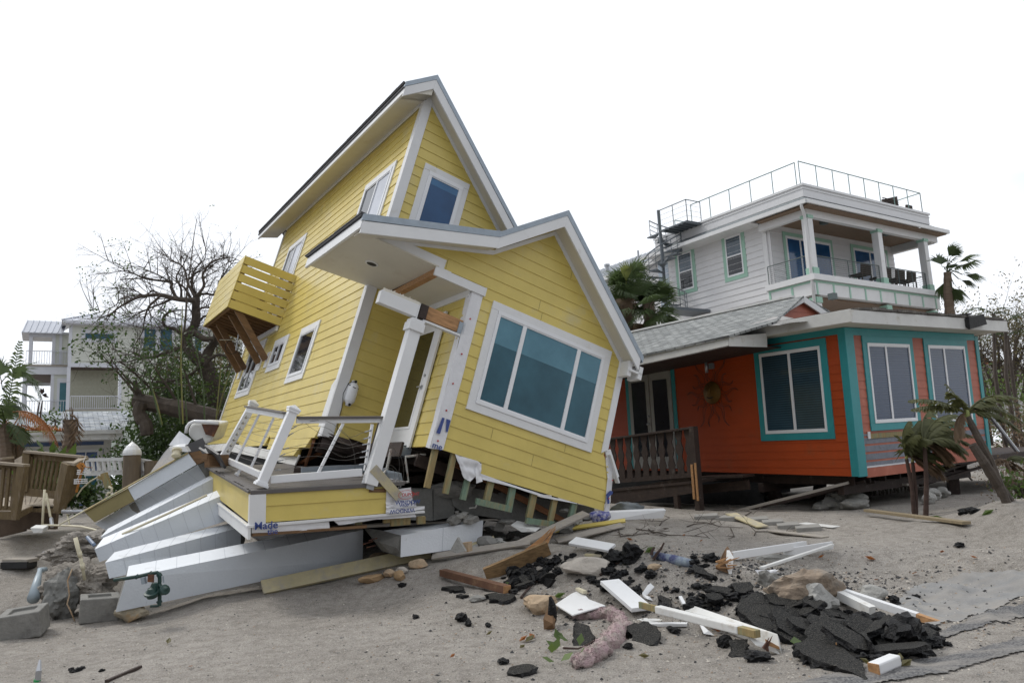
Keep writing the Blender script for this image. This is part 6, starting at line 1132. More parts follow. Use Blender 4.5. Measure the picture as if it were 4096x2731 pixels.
LFD = leafmat('dark_green_leaves', (.022, .045, .014), (.05, .085, .022)); LFM = leafmat('mid_green_leaves', (.045, .085, .02), (.10, .15, .035)); LFO = leafmat('olive_dry_leaves', (.085, .085, .03), (.14, .12, .05))
PLM = leafmat('palm_green', (.036, .062, .026), (.080, .115, .042)); PLB = leafmat('windburnt_palm', (.05, .062, .026), (.12, .125, .05)); PLMY = leafmat('yellow_green_palm', (.10, .13, .03), (.18, .20, .05)); DRY = leafmat('dry_palm_brown', (.12, .08, .05), (.20, .14, .09)); RSTF = leafmat('rust_orange_frond', (.24, .075, .02), (.32, .13, .04)); CANE = mat('yellow_bamboo', (.26, .20, .05), .5, .25, 3, col2=(.16, .20, .05)); CANG = mat('green_bamboo', (.06, .10, .03), .5, .25, 3)
rnd = random.Random(11)
def leaf(mb, p, d, n, L, w, mi=0):
    d = d.normalized(); s = d.cross(n)
    if s.length < 1e-3: s = d.orthogonal()
    s.normalize(); m_ = p+d*L*.5; mb.add([p, m_+s*w/2, p+d*L, m_-s*w/2], [(0, 1, 2, 3)], mi)
def rv(r=rnd): return Vector((r.gauss(0, 1), r.gauss(0, 1), r.gauss(0, 1))).normalized()
def leaves_at(mb, c, spread, n, L, r=rnd, mi=0):
    for _ in range(n):
        p = c+Vector((r.gauss(0, spread), r.gauss(0, spread), r.gauss(0, spread))); leaf(mb, p, rv(r), rv(r), L*r.uniform(.6, 1.3), L*r.uniform(.35, .6), mi)
def twig(mb, p, d, L, r0, depth, r, tips, droop=0.0, kids=(3, 5), bend=.35):
    n = 5; P = [p]; dd = d.normalized(); 
    for i in range(n): dd = (dd+rv(r)*bend*.35+Vector((0, 0, -droop*.1))).normalized(); P.append(P[-1]+dd*L/n)
    mb.tube(P, [r0*(1-.75*i/n) for i in range(n+1)], 5 if r0 > .02 else 3, cap=False)
    tips.append(P[-1])
    if depth > 0:
        for _ in range(r.randint(*kids)):
            t = r.uniform(.25, 1.0); k = min(int(t*n), n-1); q = P[k].lerp(P[k+1], t*n-k); twig(mb, q, (dd*.9+rv(r)*.95), L*r.uniform(.42, .68), r0*(1-.75*t)*.62+.002, depth-1, r, tips, droop, kids, bend)
# --- bare storm-stripped tree
def limb(mb, reg, pts, Y, r0, r1, wob=.0):
    n = len(pts); P = [at((reg, *p[:2]), Y+(p[2] if len(p) > 2 else wob*math.sin(i*1.7))) for i, p in enumerate(pts)]
    # smooth
    Q = []
    for i in range(n-1):
        p0, p1, p2, p3 = P[max(i-1, 0)], P[i], P[i+1], P[min(i+2, n-1)]
        for k in range(4):
            t = k/4; Q.append(.5*((2*p1)+(p2-p0)*t+(2*p0-5*p1+4*p2-p3)*t*t+(3*p1-p0-3*p2+p3)*t*t*t))
    Q.append(P[-1]); m_ = len(Q); mb.tube(Q, [(r0+(r1-r0)*i/(m_-1))*(1+.15*noise.noise(Vector((i*.8, r0*9, 1)))) for i in range(m_)], 8 if r0 > .06 else 6); return Q
tb = MB(); tips = []
TY = 24.0
tr = Grp('bare_tree', at(('T', 945, 1540), TY), 'storm stripped grey tree, a tangle of bare twigs beside the yellow balcony', 'tree')
limb(tb, 'T', [(950, 1560), (955, 1420), (925, 1280), (880, 1160), (850, 1100)], TY, .30, .22)
A_ = [limb(tb, 'T', [(860, 1110), (780, 1050), (735, 980), (735, 900), (765, 880), (800, 800), (800, 700), (805, 610)], TY, .20, .11),
      limb(tb, 'T', [(870, 1110), (890, 1030), (935, 960), (950, 880), (930, 780, .8)], TY, .17, .06),
      limb(tb, 'T', [(735, 905), (790, 890), (860, 930), (930, 930)], TY-.3, .12, .07), limb(tb, 'T', [(800, 800), (790, 740), (805, 640)], TY+.2, .09, .07)]
B_ = [limb(tb, 'T', p, TY+dy, a, b) for p, dy, a, b in (
    ([(800, 645), (720, 645), (630, 632), (545, 608), (450, 612), (370, 628), (290, 665), (225, 705), (150, 770)], -.4, .09, .018),
    ([(545, 608), (500, 650), (450, 700), (420, 790), (405, 880), (350, 975)], -.6, .045, .01), ([(630, 632), (560, 668), (470, 700), (370, 750), (290, 795)], -.2, .04, .01),
    ([(660, 640), (620, 560), (620, 515), (555, 505), (430, 488), (340, 450), (265, 420), (130, 345)], .3, .06, .008), ([(620, 520), (540, 470), (450, 430), (400, 405)], .5, .03, .008), ([(690, 640), (690, 560), (655, 480), (690, 400), (680, 320)], .6, .045, .008),
    ([(760, 640), (720, 560), (640, 500)], 0, .05, .02), ([(790, 620), (740, 520), (720, 430), (680, 380), (610, 350), (570, 300)], -.3, .045, .008), ([(800, 610), (770, 540), (775, 460), (810, 400), (870, 330), (865, 230)], .2, .05, .006),
    ([(810, 610), (860, 540), (850, 460), (900, 380), (960, 350), (1050, 330), (1110, 350)], -.5, .05, .008), ([(810, 605), (880, 600), (940, 600), (980, 500), (1030, 420), (1070, 370)], .4, .045, .008), ([(775, 560), (780, 470), (830, 430), (900, 400)], .8, .035, .008),
    ([(540, 610), (480, 580), (420, 610), (340, 570), (260, 560)], .5, .028, .006), ([(240, 495), (330, 490), (430, 488)], .2, .02, .01), ([(425, 610), (330, 615), (240, 640), (200, 690), (60, 740), (20, 650)], .6, .025, .006), ([(810, 720), (860, 700), (920, 700), (980, 660)], -.4, .04, .01),
    ([(720, 1000), (650, 1010), (560, 1040), (480, 1070), (400, 1060), (335, 1035)], -.8, .07, .03), ([(480, 1070), (380, 1080), (300, 1100), (180, 1105)], -.8, .035, .006), ([(850, 1100), (780, 1180), (700, 1220), (560, 1250), (450, 1220), (330, 1180)], -.4, .06, .01),
    ([(880, 1100), (960, 1050), (1030, 1070), (1060, 1150)], -.3, .06, .01), ([(940, 980), (1000, 950), (1060, 980), (1120, 1050)], .2, .05, .01), ([(820, 800), (880, 760), (940, 800), (1000, 880)], -.2, .04, .008), ([(700, 900), (640, 860), (570, 840), (560, 770), (620, 730), (690, 720)], -.3, .06, .02))]
r_ = random.Random(5)
for L in A_[:2]+B_:
    for k in range(3, len(L)-1):
        if r_.random() < .72: twig(tb, L[k], (L[min(k+1, len(L)-1)]-L[k]).normalized()*.6+rv(r_)*.9+Vector((0, 0, .35)), r_.uniform(.45, 1.15), .018, 2, r_, tips, 0, (2, 4))
    twig(tb, L[-1], (L[-1]-L[-3]), 1.0, .012, 2, r_, tips, 0, (2, 3))
P_ = limb(tb, 'T', [(700, 1000), (725, 760), (735, 560), (760, 400), (785, 180), (808, 45)], TY-2, .035, .006)
tr.part(tb, 'trunk', BARK)
lb = MB()
for t in tips:
    q_ = t; sx = r_.random()
    w_ = .05 if t.z > at(('T', 500, 700), TY).z else .2
    if t.x < at(('T', 420, 700), TY).x: w_ = .5
    if sx < w_*.28: leaves_at(lb, t, .05, 3, .085, r_)
tr.part(lb, 'crown', LFM)
# fallen trunk and the lower thicket
fb = MB(); F_ = Grp('fallen_tree', at(('T', 640, 1430), 22), 'thick broken grey trunk lying almost level through the green thicket', 'tree')
limb(fb, 'T', [(350, 1385), (480, 1410), (620, 1435), (760, 1470), (980, 1530)], 22, .20, .28); limb(fb, 'T', [(375, 1400), (365, 1330), (350, 1240)], 22, .14, .06); limb(fb, 'T', [(400, 1400), (380, 1480), (430, 1560), (440, 1640)], 21.8, .16, .18)
tp = []
for x in (420, 500, 580, 700, 820): twig(fb, at(('T', x, 1425+(x-420)*.15), 22), Vector((rnd.uniform(-1, .3), -.3, 1)), 1.8, .05, 3, rnd, tp, 0, (2, 4))
F_.part(fb, 'trunk', BARK); lb = MB()
for t in tp: leaves_at(lb, t, .16, 4, .13)
F_.part(lb, 'crown', LFD)
def bush(name, reg, x, y, Y, rx, ry, rz, n, label, lm=LFD, L=.13, stems=9, seed=1, grp=None, leafd=1.0, twd=2):
    r = random.Random(seed); c = at((reg, x, y), Y); g = Grp(name, c-Vector((0, 0, rz)), label, 'shrub', grp); sb = MB(); tp = []
    base = c-Vector((0, 0, rz))
    for i in range(stems): 
        a = r.uniform(0, 6.28); b0 = base+Vector((math.cos(a)*rx*.4, math.sin(a)*ry*.4, 0)); twig(sb, b0, Vector((math.cos(a)*rx*.5+r.uniform(-.3, .3), math.sin(a)*ry*.5, rz*1.5)), rz*(.95 if Y < 40 else 1.4), .035 if Y < 40 else .09, twd, r, tp, 0, (3, 4), .5)
    g.part(sb, 'stems', BARK); lb = MB()
    for i in range(n):
        # clumps of leaves on a lumpy shell and through the volume
        d = rv(r); k = r.uniform(.35, 1.0)*(1+.25*noise.noise(d*2.2+Vector((seed, 0, 0)))); p = c+Vector((d.x*rx, d.y*ry, d.z*rz))*k
        if noise.noise(p*1.1+Vector((seed*3, 0, 0))) < -.08: continue
        leaves_at(lb, p, .14, int(7*leafd), L, r)
    for t in tp:
        u_ = t-c
        if r.random() < .6 and (u_.x/rx)**2+(u_.z/rz)**2 < (1.7 if Y < 40 else 9): leaves_at(lb, t, .14, 5, L, r)
    g.part(lb, 'leaves', lm); return g
bush('shrub', 'T', 680, 1230, 26, 1.15, 1.3, 1.25, 190, 'leafy green tangle below the bare branches, left of the bare tree trunk', LFM, seed=2, grp='green thicket behind the columns')
bush('shrub', 'T', 760, 1230, 26, 1.9, 1.6, 1.9, 360, 'dark green thicket just left of the bare tree trunk', LFD, seed=3, grp='green thicket behind the columns')
bush('shrub', 'T', 1010, 1250, 26, 1.3, 1.5, 2.2, 300, 'brown and green thicket between the bare tree trunk and the yellow wall', LFO, seed=4, grp='green thicket behind the columns')
bush('shrub', 'T', 740, 1470, 25, 1.75, 1.2, 1.4, 560, 'dense dark shrub under the fallen trunk', LFD, seed=6, grp='green thicket behind the columns')
bush('shrub', 'T', 470, 1420, 25.5, .75, .8, 1.1, 110, 'loose green shrub hanging over the blue cottage roof end', LFM, seed=7, grp='green thicket behind the columns')
bush('shrub', 'T', 900, 1450, 24, 1.8, 1.2, 1.7, 380, 'yellow green leaves showing low beside the yellow wall', LFM, seed=8, grp='green thicket behind the columns')
bush('shrub', 'Z1', 720, 600, 23, 1.15, 1.2, 1.4, 420, 'dark glossy hedge behind the wooden piling and white railing', LFD, seed=9, grp='green thicket behind the columns', L=.16)
bush('shrub', 'Z1', 1000, 560, 23, 1.3, 1.2, 1.7, 480, 'dark hedge behind the dented white tank', LFD, seed=10, grp='green thicket behind the columns')
bush('shrub', 'Z1', 600, 860, 22, .75, .8, .7, 200, 'low dark plants at the foot of the wooden piling', LFD, seed=12, grp='green thicket behind the columns')
bush('shrub', 'Z1', 1300, 420, 27, 3, 1.5, 2.2, 500, 'dark bushes seen through the gap under the tilted house', LFD, seed=14, grp='green thicket behind the columns')
for i, (p, m, l) in enumerate((([(405, 1000), (470, 1280), (545, 1568)], CANG, 'leaning'), ([(700, 690), (690, 1100), (705, 1560)], CANE, 'tallest upright'), ([(615, 900), (655, 1200), (685, 1560)], CANG, 'thin left'), ([(715, 1180), (725, 1400), (735, 1560)], CANG, 'short'), ([(800, 1000), (850, 1250), (865, 1560)], CANG, 'thin right'), ([(985, 1150), (965, 1350), (950, 1540)], CANE, 'rightmost green'), ([(1080, 1100), (1010, 1300), (960, 1500)], CANE, 'rightmost leaning'), ([(480, 1300), (520, 1430), (550, 1568)], CANE, 'bright yellow'))):
    q = MB(); limb(q, 'T', p, 20.5+i*.1, .012, .021); one(q, 'bamboo_cane', m, l+' bamboo cane standing in front of the thicket', 'bamboo', 'bamboo canes before the thicket')
# --- palms
def frond(mb, p, d, L, ll, n=26, droop=.9, wind=Vector((0, 0, 0)), fold=.35, r=rnd, w=.03, miss=0.0, rach=.018):
    P = [Vector(p)]; dd = Vector(d).normalized(); m_ = 14
    for i in range(m_): dd = (dd+Vector((0, 0, -droop*.10))+wind*.06).normalized(); P.append(P[-1]+dd*L/m_)
    mb.tube(P, [rach*(1-.8*i/m_) for i in range(m_+1)], 4, cap=False)
    for i in range(n):
        t = .16+.84*i/n; k = min(int(t*m_), m_-1); q = P[k].lerp(P[k+1], t*m_-k); a = (P[k+1]-P[k]).normalized(); s = a.cross(Vector((0, 0, 1)));
        if s.length < .05: s = a.orthogonal()
        s.normalize(); le = ll*math.sin(math.pi*min(1, .18+t*.80))**.6
        for sg in (-1, 1):
            if r.random() < miss: continue
            dl = (s*sg+a*.75+Vector((0, 0, -fold+r.uniform(-.2, .2)))+wind*.9).normalized(); e = q+dl*le*r.uniform(.8, 1.1); m1 = q.lerp(e, .5)+Vector((0, 0, -.0)); e2 = e+Vector((0, 0, -.25*le)); ww = a*w*.5
            mb.add([q-ww*.6, q+ww*.6, m1+ww, e2, m1-ww], [(0, 1, 2, 3, 4)])
def fan(mb, c, d, R_, n=30, spread=150, r=rnd, droop=.4, wind=Vector((0, 0, 0)), stem=.8, w=.045, split=.55):
    c = Vector(c); d = Vector(d).normalized(); h = c+d*stem+Vector((0, 0, -.08*stem)); mb.tube([c, c.lerp(h, .5)+Vector((0, 0, .04)), h], .014, 4, cap=False)
    up = Vector((0, 0, 1)); s = d.cross(up); s = s.normalized() if s.length > .05 else d.orthogonal().normalized(); nn = s.cross(d).normalized()
    tl = r.uniform(-.5, .5); s = (s*math.cos(tl)+nn*math.sin(tl)).normalized()
    for i in range(n):
        a = R(-spread/2+spread*i/(n-1)); v = (d*math.cos(a)+s*math.sin(a)+wind*.35).normalized(); L = R_*(1-.25*abs(i/(n-1)-.5))*r.uniform(.85, 1.05); wv = s*math.cos(a)*w-d*math.sin(a)*w
        m1 = h+v*L*split; e = m1+(v+Vector((0, 0, -droop*r.uniform(.6, 1.4)))+wind*.4).normalized()*L*(1-split); mb.add([h, m1+wv*.5, e, m1-wv*.5], [(0, 1, 2, 3)])
def trunk(mb, P, r0, r1, rings=0, n=9):
    Q = []; m_ = 18; N_ = len(P)-1
    for i in range(m_+1): t = i/m_*N_; k = min(int(t), N_-1); Q.append(Vector(P[k]).lerp(Vector(P[k+1]), t-k))
    mb.tube(Q, [(r0+(r1-r0)*i/m_)*(1+.06*math.sin(i*2.9)) for i in range(m_+1)], n)
WIND = Vector((1, .1, -.15))
# fan palm in the gap between the houses
g = Grp('fan_palm', at(('O', 330, 200), 27)-Vector((0, 0, 4)), 'bushy fan palm with drooping dry leaves between the yellow house and the white house', 'palm')
q = MB(); trunk(q, [at(('V', 420, 1500), 27)-Vector((0, 0, 3)), at(('V', 400, 1150), 27)], .22, .2); trunk(q, [at(('V', 640, 1500), 27)-Vector((0, 0, 3)), at(('V', 640, 1180), 27)], .22, .2); g.part(q, 'trunk', BARKP)
r = random.Random(4); q = MB(); qd = MB(); qy = MB()
for hx, hy, nn_, R0 in ((400, 1260, 34, .95), (640, 1300, 36, 1.0), (330, 1080, 10, .65), (440, 1060, 12, .8)):
    c = at(('V', hx, hy), 27)
    for i in range(nn_):
        a = r.uniform(0, 6.28); el = r.uniform(-1.2, 1.25); d = Vector((math.cos(a)*math.cos(el), math.sin(a)*math.cos(el), math.sin(el))); fan(qd if el < -.5 else q, c, d, R0*r.uniform(.8, 1.1), 26, 150, r, .6 if el > 0 else 1.3, WIND*.15, stem=R0*r.uniform(.45, .85))
c = at(('V', 400, 1120), 26.6); fan(qy, c, Vector((.05, -.3, 1)), .8, 16, 60, r, .1, stem=.5)
g.part(q, 'crown', PLM); g.part(qd, 'dry_skirt', DRY); g.part(qy, 'yellow_leaf', PLMY)
# tall palm on the right
g = Grp('tall_fan_palm', at(('Y', 285, 930), 38)-Vector((0, 0, 6)), 'tall wind blown palm with clumped fronds right of the white house', 'palm')
TYp = 38; q = MB(); trunk(q, [at(('Y', 290, 930), TYp)-Vector((0, 0, 6)), at(('Y', 285, 900), TYp), at(('Y', 262, 620), TYp), at(('Y', 255, 400), TYp)], .27, .17); g.part(q, 'trunk', BARKP)
q = MB(); cr = at(('Y', 255, 400), TYp); r = random.Random(8)
for ex, ey, sz in ((260, 100, 1.0), (310, 110, .8), (440, 210, 1.2), (520, 260, 1.2), (400, 290, 1.0), (570, 440, 1.1), (440, 390, .7), (490, 530, .9), (140, 270, .9), (250, 260, 1.0), (180, 560, 1.0), (210, 680, 1.1), (330, 680, 1.1), (390, 640, 1.1), (260, 330, .8)):
    e = at(('Y', ex, ey), TYp+r.uniform(-.8, .8)); st = cr+(e-cr)*.55; d = (e-cr); q.tube([cr, cr.lerp(st, .5)+Vector((0, 0, .12)), st], .025, 4, cap=False); fan(q, st, d.normalized()*.8+WIND*.35, sz*1.0, 22, 110, r, .6, WIND*.45, stem=.12, w=.07, split=.6)
g.part(q, 'crown', PLM)
# young palms in front of the orange house
def feather_palm(name, base, top, r0, label, fr, seed, col=PLB, Yh=None, wind=WIND, ll=.30, miss=.1, dry=None, crownshaft=True):
    g = Grp(name, base, label, 'palm', None); q = MB(); mid = (base+top)/2+Vector((.03, 0, 0)); trunk(q, [base-Vector((0, 0, .1)), mid, top], r0, r0*.75); g.part(q, 'trunk', BARKR if dry is None else dry)
    if crownshaft: q = MB(); q.tube([top-(top-mid).normalized()*.4, top, top+Vector((.02, 0, .15))], [r0*.62, r0*.66, r0*.3], 8); g.part(q, 'crownshaft', CANE, smooth=True)
    r = random.Random(seed); q = MB(); q2 = MB()
    for (dx, dy, dz, L, dr, br) in fr: [frond(q2 if br else q, top+Vector((0, 0, .05)), Vector((dx, dy, dz))+(rv(r)*.28 if k else Vector((0, 0, 0))), L*.70*(1-.12*k), ll*.9, 32, dr, wind, .5, r, .042, miss) for k in range(2 if crownshaft else 1)]
    g.part(q, 'crown', col)
    if q2.v: g.part(q2, 'dry_fronds', DRY)
    return g
bY = 13.0
feather_palm('young_palm', gp(('R', 670, 1505)), at(('R', 620, 1130), gp(('R', 670, 1505)).y), .042, 'front left young palm of the clump of three, with green crown and pale crownshaft', [(-.3, -.1, 1, .95, 1.0, 0), (.1, .2, 1.2, 1.1, 1.0, 0), (.6, 0, 1, 1.2, 1.2, 0), (.9, -.2, .7, 1.15, 1.3, 0), (-.1, -.4, .9, .9, 1.1, 0), (.2, 0, 1.0, 1.15, .7, 0), (.9, 0, .25, 1.0, 1.4, 1), (.6, -.2, -.1, .9, 1.2, 1)], 1)
b_ = gp(('R', 705, 1510)); feather_palm('young_palm', b_+Vector((0, .15, 0)), at(('R', 660, 1150), b_.y+.15), .042, 'middle young palm of the clump of three, thin dark trunk', [(.3, .1, 1.1, 1.2, .9, 0), (.8, .1, .8, 1.2, 1.2, 0), (.0, .1, 1.3, 1.25, .6, 0), (1, 0, .1, 1.0, 1.4, 1)], 2)
b_ = gp(('R', 742, 1515)); feather_palm('young_palm', b_, at(('R', 740, 1050), b_.y), .046, 'rightmost young palm of the clump of three, trunk flecked with orange', [(.2, 0, 1.2, 1.3, .9, 0), (.7, -.1, 1, 1.35, 1.0, 0), (1, .1, .8, 1.3, 1.3, 0), (.9, -.3, .5, 1.1, 1.4, 0), (-.1, .2, 1.2, 1.2, .8, 0), (.5, -.4, .6, 1.0, 1.4, 0), (1, 0, .3, .9, 1.5, 1), (.8, .2, .0, .9, 1.5, 1)], 3)
b_ = gp(('X', 2150, 500)); tY = b_.y
feather_palm('leaning_palm', b_, at(('R', 1020, 850), tY), .07, 'leaning palm with a split crown in front of the right corner of the orange house', [(-1, 0, .75, 1.35, .6, 0), (-.3, .1, .9, .8, .8, 0), (1, 0, .9, 1.5, .9, 0), (1, .3, .55, 1.7, .9, 0), (1.2, -.2, .3, 1.3, 1.0, 0), (-.9, 0, .1, .8, 2.2, 1)], 5, dry=BARK, wind=WIND*.4, ll=.2, miss=.2)
q = MB(); trunk(q, [gp(('X', 2190, 480))-Vector((0, 0, .1)), at(('R', 1130, 1150), tY-.1), at(('R', 1055, 1035), tY-.1)], .09, .06); one(q, 'broken_palm_trunk', BARK, 'snapped bare palm trunk leaning left beside the leaning palm', 'palm trunk')
b_ = gp(('X', 2280, 420)); feather_palm('small_bent_palm', b_, at(('X', 2130, 10), b_.y), .05, 'small bent palm with withered fronds at the right edge', [(1, 0, .6, .9, 1.2, 0), (.8, .1, 1, .9, 1.2, 0), (1, 0, -.1, .7, 1, 1), (.5, .2, -.3, .6, 1, 1), (-.4, 0, .4, .5, 1.5, 1)], 6, dry=BARKP, crownshaft=False, ll=.2)
# tall stripped palms at the right
for i, (x0, y0, x1, y1, Yp, l) in enumerate(((800, 1568, 780, 870, 24, 'left'), (925, 1568, 920, 970, 23.5, 'middle'), (640, 1568, 560, 1100, 25, 'short curved'), (1010, 1700, 940, 1120, 24.5, 'right leaning'))):
    b_ = at(('Y', x0, y0), Yp)-Vector((0, 0, 2.2)); t_ = at(('Y', x1, y1), Yp); g = Grp('stripped_palm', b_, l+' storm stripped palm stem at the right edge', 'palm', 'stripped palms at the right edge'); q = MB(); trunk(q, [b_, at(('Y', x0, y0), Yp), t_], .07, .045, n=6); g.part(q, 'trunk', BARK)
    q = MB(); r = random.Random(40+i)
    for k in range(6 if i < 2 else 4): a = r.uniform(-1, 1); frond(q, t_, Vector((r.choice((-1, 1))*r.uniform(.5, 1), r.uniform(-.4, .4), r.uniform(.4, 1))), r.uniform(1.0, 1.5), .10, 22, 1.5, WIND*.3, .6, r, .02, .45, .012)
    g.part(q, 'crown', LFD)
bush('shrub', 'Y', 860, 1250, 45, 3.6, 1.5, 3.0, 160, 'tall grey twiggy bushes far behind at the right edge', LFO, stems=26, seed=21, L=.16, leafd=.35, twd=3)
bush('shrub', 'Y', 700, 1330, 48, 3.0, 1.5, 2.6, 120, 'bare hazy bushes behind the stripped palms', LFO, stems=24, seed=22, L=.16, leafd=.35, twd=3)
bush('shrub', 'R', 1290, 830, 26, 2.2, 1.5, 1.4, 420, 'green shrub behind the leaning palm', LFM, seed=23); bush('shrub', 'R', 1270, 1020, 24, 2.6, 1.2, 1.25, 420, 'dark brown brushwood bank right of the orange house', DRY, seed=24, L=.10)
bush('shrub', 'X', 2220, 240, 15.5, .5, .35, .25, 60, 'dark uprooted roots beside the leaning palm base', DRY, seed=25, L=.06, stems=12); bush('shrub', 'X', 2330, 250, 14.5, .22, .2, .25, 30, 'fresh green sprig at the right edge of the photo', LFM, seed=26, L=.12, stems=3)
# far low building behind the palms
g = Grp('far_building', at(('R', 1330, 700), 40), 'low white building with an orange tiled roof far behind the stripped palms', 'building')
q = MB(); facep(q, [('Y', 600, 1480), ('Y', 1300, 1450), ('Y', 1300, 2150), ('Y', 600, 2150)], 50, (0, 4, 0)); g.part(q, 'wall', MATS['white_lap_siding']); q = MB(); facep(q, [('Y', 590, 1450), ('Y', 1300, 1430), ('Y', 1300, 1480), ('Y', 590, 1490)], 49.5, (0, 5, 0)); g.part(q, 'white_fascia', MATS['white_trim_paint']); q = MB(); facep(q, [('Y', 400, 1310), ('Y', 680, 1340), ('Y', 730, 1420), ('Y', 400, 1460)], 52, (0, 2, 0)); facep(q, [('Y', 640, 1395), ('Y', 860, 1410), ('Y', 870, 1450), ('Y', 640, 1470)], 51, (0, 2, 0)); g.part(q, 'roof', mat('orange_roof_tile', (.38, .12, .07), .8, .2, 4))
q = MB(); q.tube([at(('R', 1140, 805), 20), at(('R', 1396, 1140), 20)], .05, 8); one(q, 'metal_pole', STL, 'thin grey metal pole slanting down to the right of the orange house', 'pole')
# left palms and stump
g = Grp('torn_palm', at(('L', 860, 680), 20)-Vector((0, 0, 1.5)), 'broken topped shaggy palm trunk with a hanging dry frond before the blue cottage', 'palm trunk')
q = MB(); trunk(q, [at(('L', 840, 680), 20)-Vector((0, 0, 1.2)), at(('L', 850, 600), 20), at(('L', 880, 420), 20), at(('L', 870, 250), 20)], .13, .14)
for i in range(60): r = rnd; t = r.random(); c = at(('L', 855+20*t, 640-400*t), 20); a = r.uniform(0, 6.28); q.hull([c+Vector((.12*math.cos(a), .12*math.sin(a), 0)), c+Vector((.15*math.cos(a+.3), .15*math.sin(a+.3), 0)), c+Vector((.15*math.cos(a), .15*math.sin(a), .05)), c+Vector((.21*math.cos(a), .21*math.sin(a), .16))])
for x, y in ((790, 130), (815, 120), (870, 90), (895, 85), (910, 110)): q.hull([at(('L', 870+(x-860)*.6, 280), 20+.05*i) for i in (-1, 1)]+[at(('L', 870+(x-860)*.6+16, 280), 20)]+[at(('L', x, y), 20), at(('L', x+12, y+4), 20)])
g.part(q, 'trunk', BARKP)
q = MB(); P = [at(('L', *p), 19.9) for p in ((890, 190), (930, 200), (975, 250), (975, 330), (950, 400), (930, 470))]; q.tube(P, [.03, .025, .02, .015, .012, .01], 5)
for i in range(70): t = rnd.uniform(.3, 1)*(len(P)-1.01); k = int(t); c = P[k].lerp(P[k+1], t-k); leaf(q, c, Vector((rnd.uniform(-1, 1), rnd.uniform(-1, 1), -1.0)), rv(), .28, .03)
g.part(q, 'hanging_frond', DRY)
g = Grp('fan_palm', at(('L', 100, 700), 18)-Vector((0, 0, 1)), 'green and rusty palm at the far left edge before the blue cottage', 'palm')
q = MB(); trunk(q, [at(('L', 120, 760), 18)-Vector((0, 0, .8)), at(('L', 90, 600), 18), at(('L', 60, 420), 18), at(('L', 60, 300), 18)], .17, .12); trunk(q, [at(('L', 225, 780), 18.3)-Vector((0, 0, .6)), at(('L', 215, 560), 18.3), at(('L', 200, 400), 18.3), at(('L', 205, 330), 18.3)], .16, .12)
for i in range(90): r = rnd; t = r.random(); s_ = r.random() < .5; c = at(('L', (215 if s_ else 95)-20*t, 740-380*t), 18.15); a = r.uniform(0, 6.28); q.hull([c+Vector((.12*math.cos(a), .12*math.sin(a), 0)), c+Vector((.15*math.cos(a+.3), .15*math.sin(a+.3), 0)), c+Vector((.15*math.cos(a), .15*math.sin(a), .05)), c+Vector((.22*math.cos(a), .22*math.sin(a), .18))])
g.part(q, 'trunk', BARKP)
q = MB(); c = at(('L', 60, 300), 18); r = random.Random(77)
frond(q, at(('L', 20, 560), 18), at(('L', 110, -40), 18)-at(('L', 20, 560), 18), 2.4, .42, 30, .3, r=r, w=.05); 
for d, L in (((-.4, 0, 1), 1.3), ((.1, -.3, .6), .9), ((.6, -.2, .1), .9)): frond(q, c, Vector(d), L, .4, 24, 1.1, r=r, w=.05)
c2 = at(('M', 30, 330), 24)
for d in ((1, 0, .3), (.8, 0, -.2), (.6, .2, .8), (.7, 0, -.5), (.6, -.3, -.6), (-.2, 0, 1), (.5, .3, -.9)): fan(q, c2, Vector(d), .95, 26, 120, r, .7, stem=.45)
frond(q, at(('M', 10, 260), 24), Vector((.5, 0, 1)), 1.9, .35, 26, 2.6, r=r, w=.05)
q.tube([at(('L', 165, 400), 17.6), at(('L', 240, 540), 17.6), at(('L', 310, 600), 17.6)], .02, 4); q.add([at(('L', *p), 17.6) for p in ((110, 500), (170, 495), (250, 540), (320, 602), (240, 560), (150, 535))], [(0, 1, 2, 3, 4, 5)])
g.part(q, 'crown', PLM)
q = MB(); frond(q, at(('L', 100, 170), 17.9), Vector((1, 0, .45)), 1.6, .38, 26, 1.6, fold=.8, r=r, w=.04)
for i in range(60): leaf(q, c+Vector((r.uniform(-.5, .6), 0, r.uniform(-.3, .2))), Vector((r.uniform(-1, 1), 0, -1)), rv(r), .35, .03)
g.part(q, 'rusty_fronds', RSTF)
g = Grp('fallen_frond', BF.w((-1.9, -1.0, .35)), 'rust coloured dead palm frond lying on the cottage roof edge', 'palm frond')
q = MB(); q.tube([at(('L', *p), 22.9) for p in ((270, 310), (380, 350), (560, 388), (800, 382))], .025, 5)
for i in range(90): x = 330+i*5.2; b0 = at(('L', x, 385), 22.9); tx = x+rnd.uniform(-40, 30); ty = 385-rnd.uniform(40, 110)*(1-abs(x-560)/400); q.add([b0, b0+Vector((.05, 0, 0)), at(('L', tx, ty), 22.9+rnd.uniform(-.2, .3))], [(0, 1, 2)])
g.part(q, 'leaflets', RSTF); q = MB(); q.tube([at(('L', *p), 22.85) for p in ((280, 412), (400, 398), (560, 390), (700, 386))], .02, 5); g.part(q, 'midrib', CANE)
for i, x in enumerate((470, 510)):
    q = MB(); limb(q, 'L', [(x-8, 265), (x+8, 100), (x+22-20*(1-i), 10)] if i else [(460, 268), (480, 120), (492, 20)], 22, .025, .015)
    if i:
        for k in range(8): leaf(q, at(('M', 525, 402), 22), rv(), rv(), .2, .1)
    one(q, 'dead_stem', BARKR, ('left', 'right')[i]+' thin dead stem rising above the cottage roof', 'stem', 'dead stems above the cottage roof')
bush('shrub', 'L', 640, 232, 24, .35, .3, .25, 22, 'small green seedling on the cottage roof', LFM, seed=31, L=.12, stems=3); bush('shrub', 'L', 540, 990, 17.2, .42, .4, .42, 45, 'broad leaved plant behind the wooden deck railing', LFM, seed=32, L=.34, stems=6)
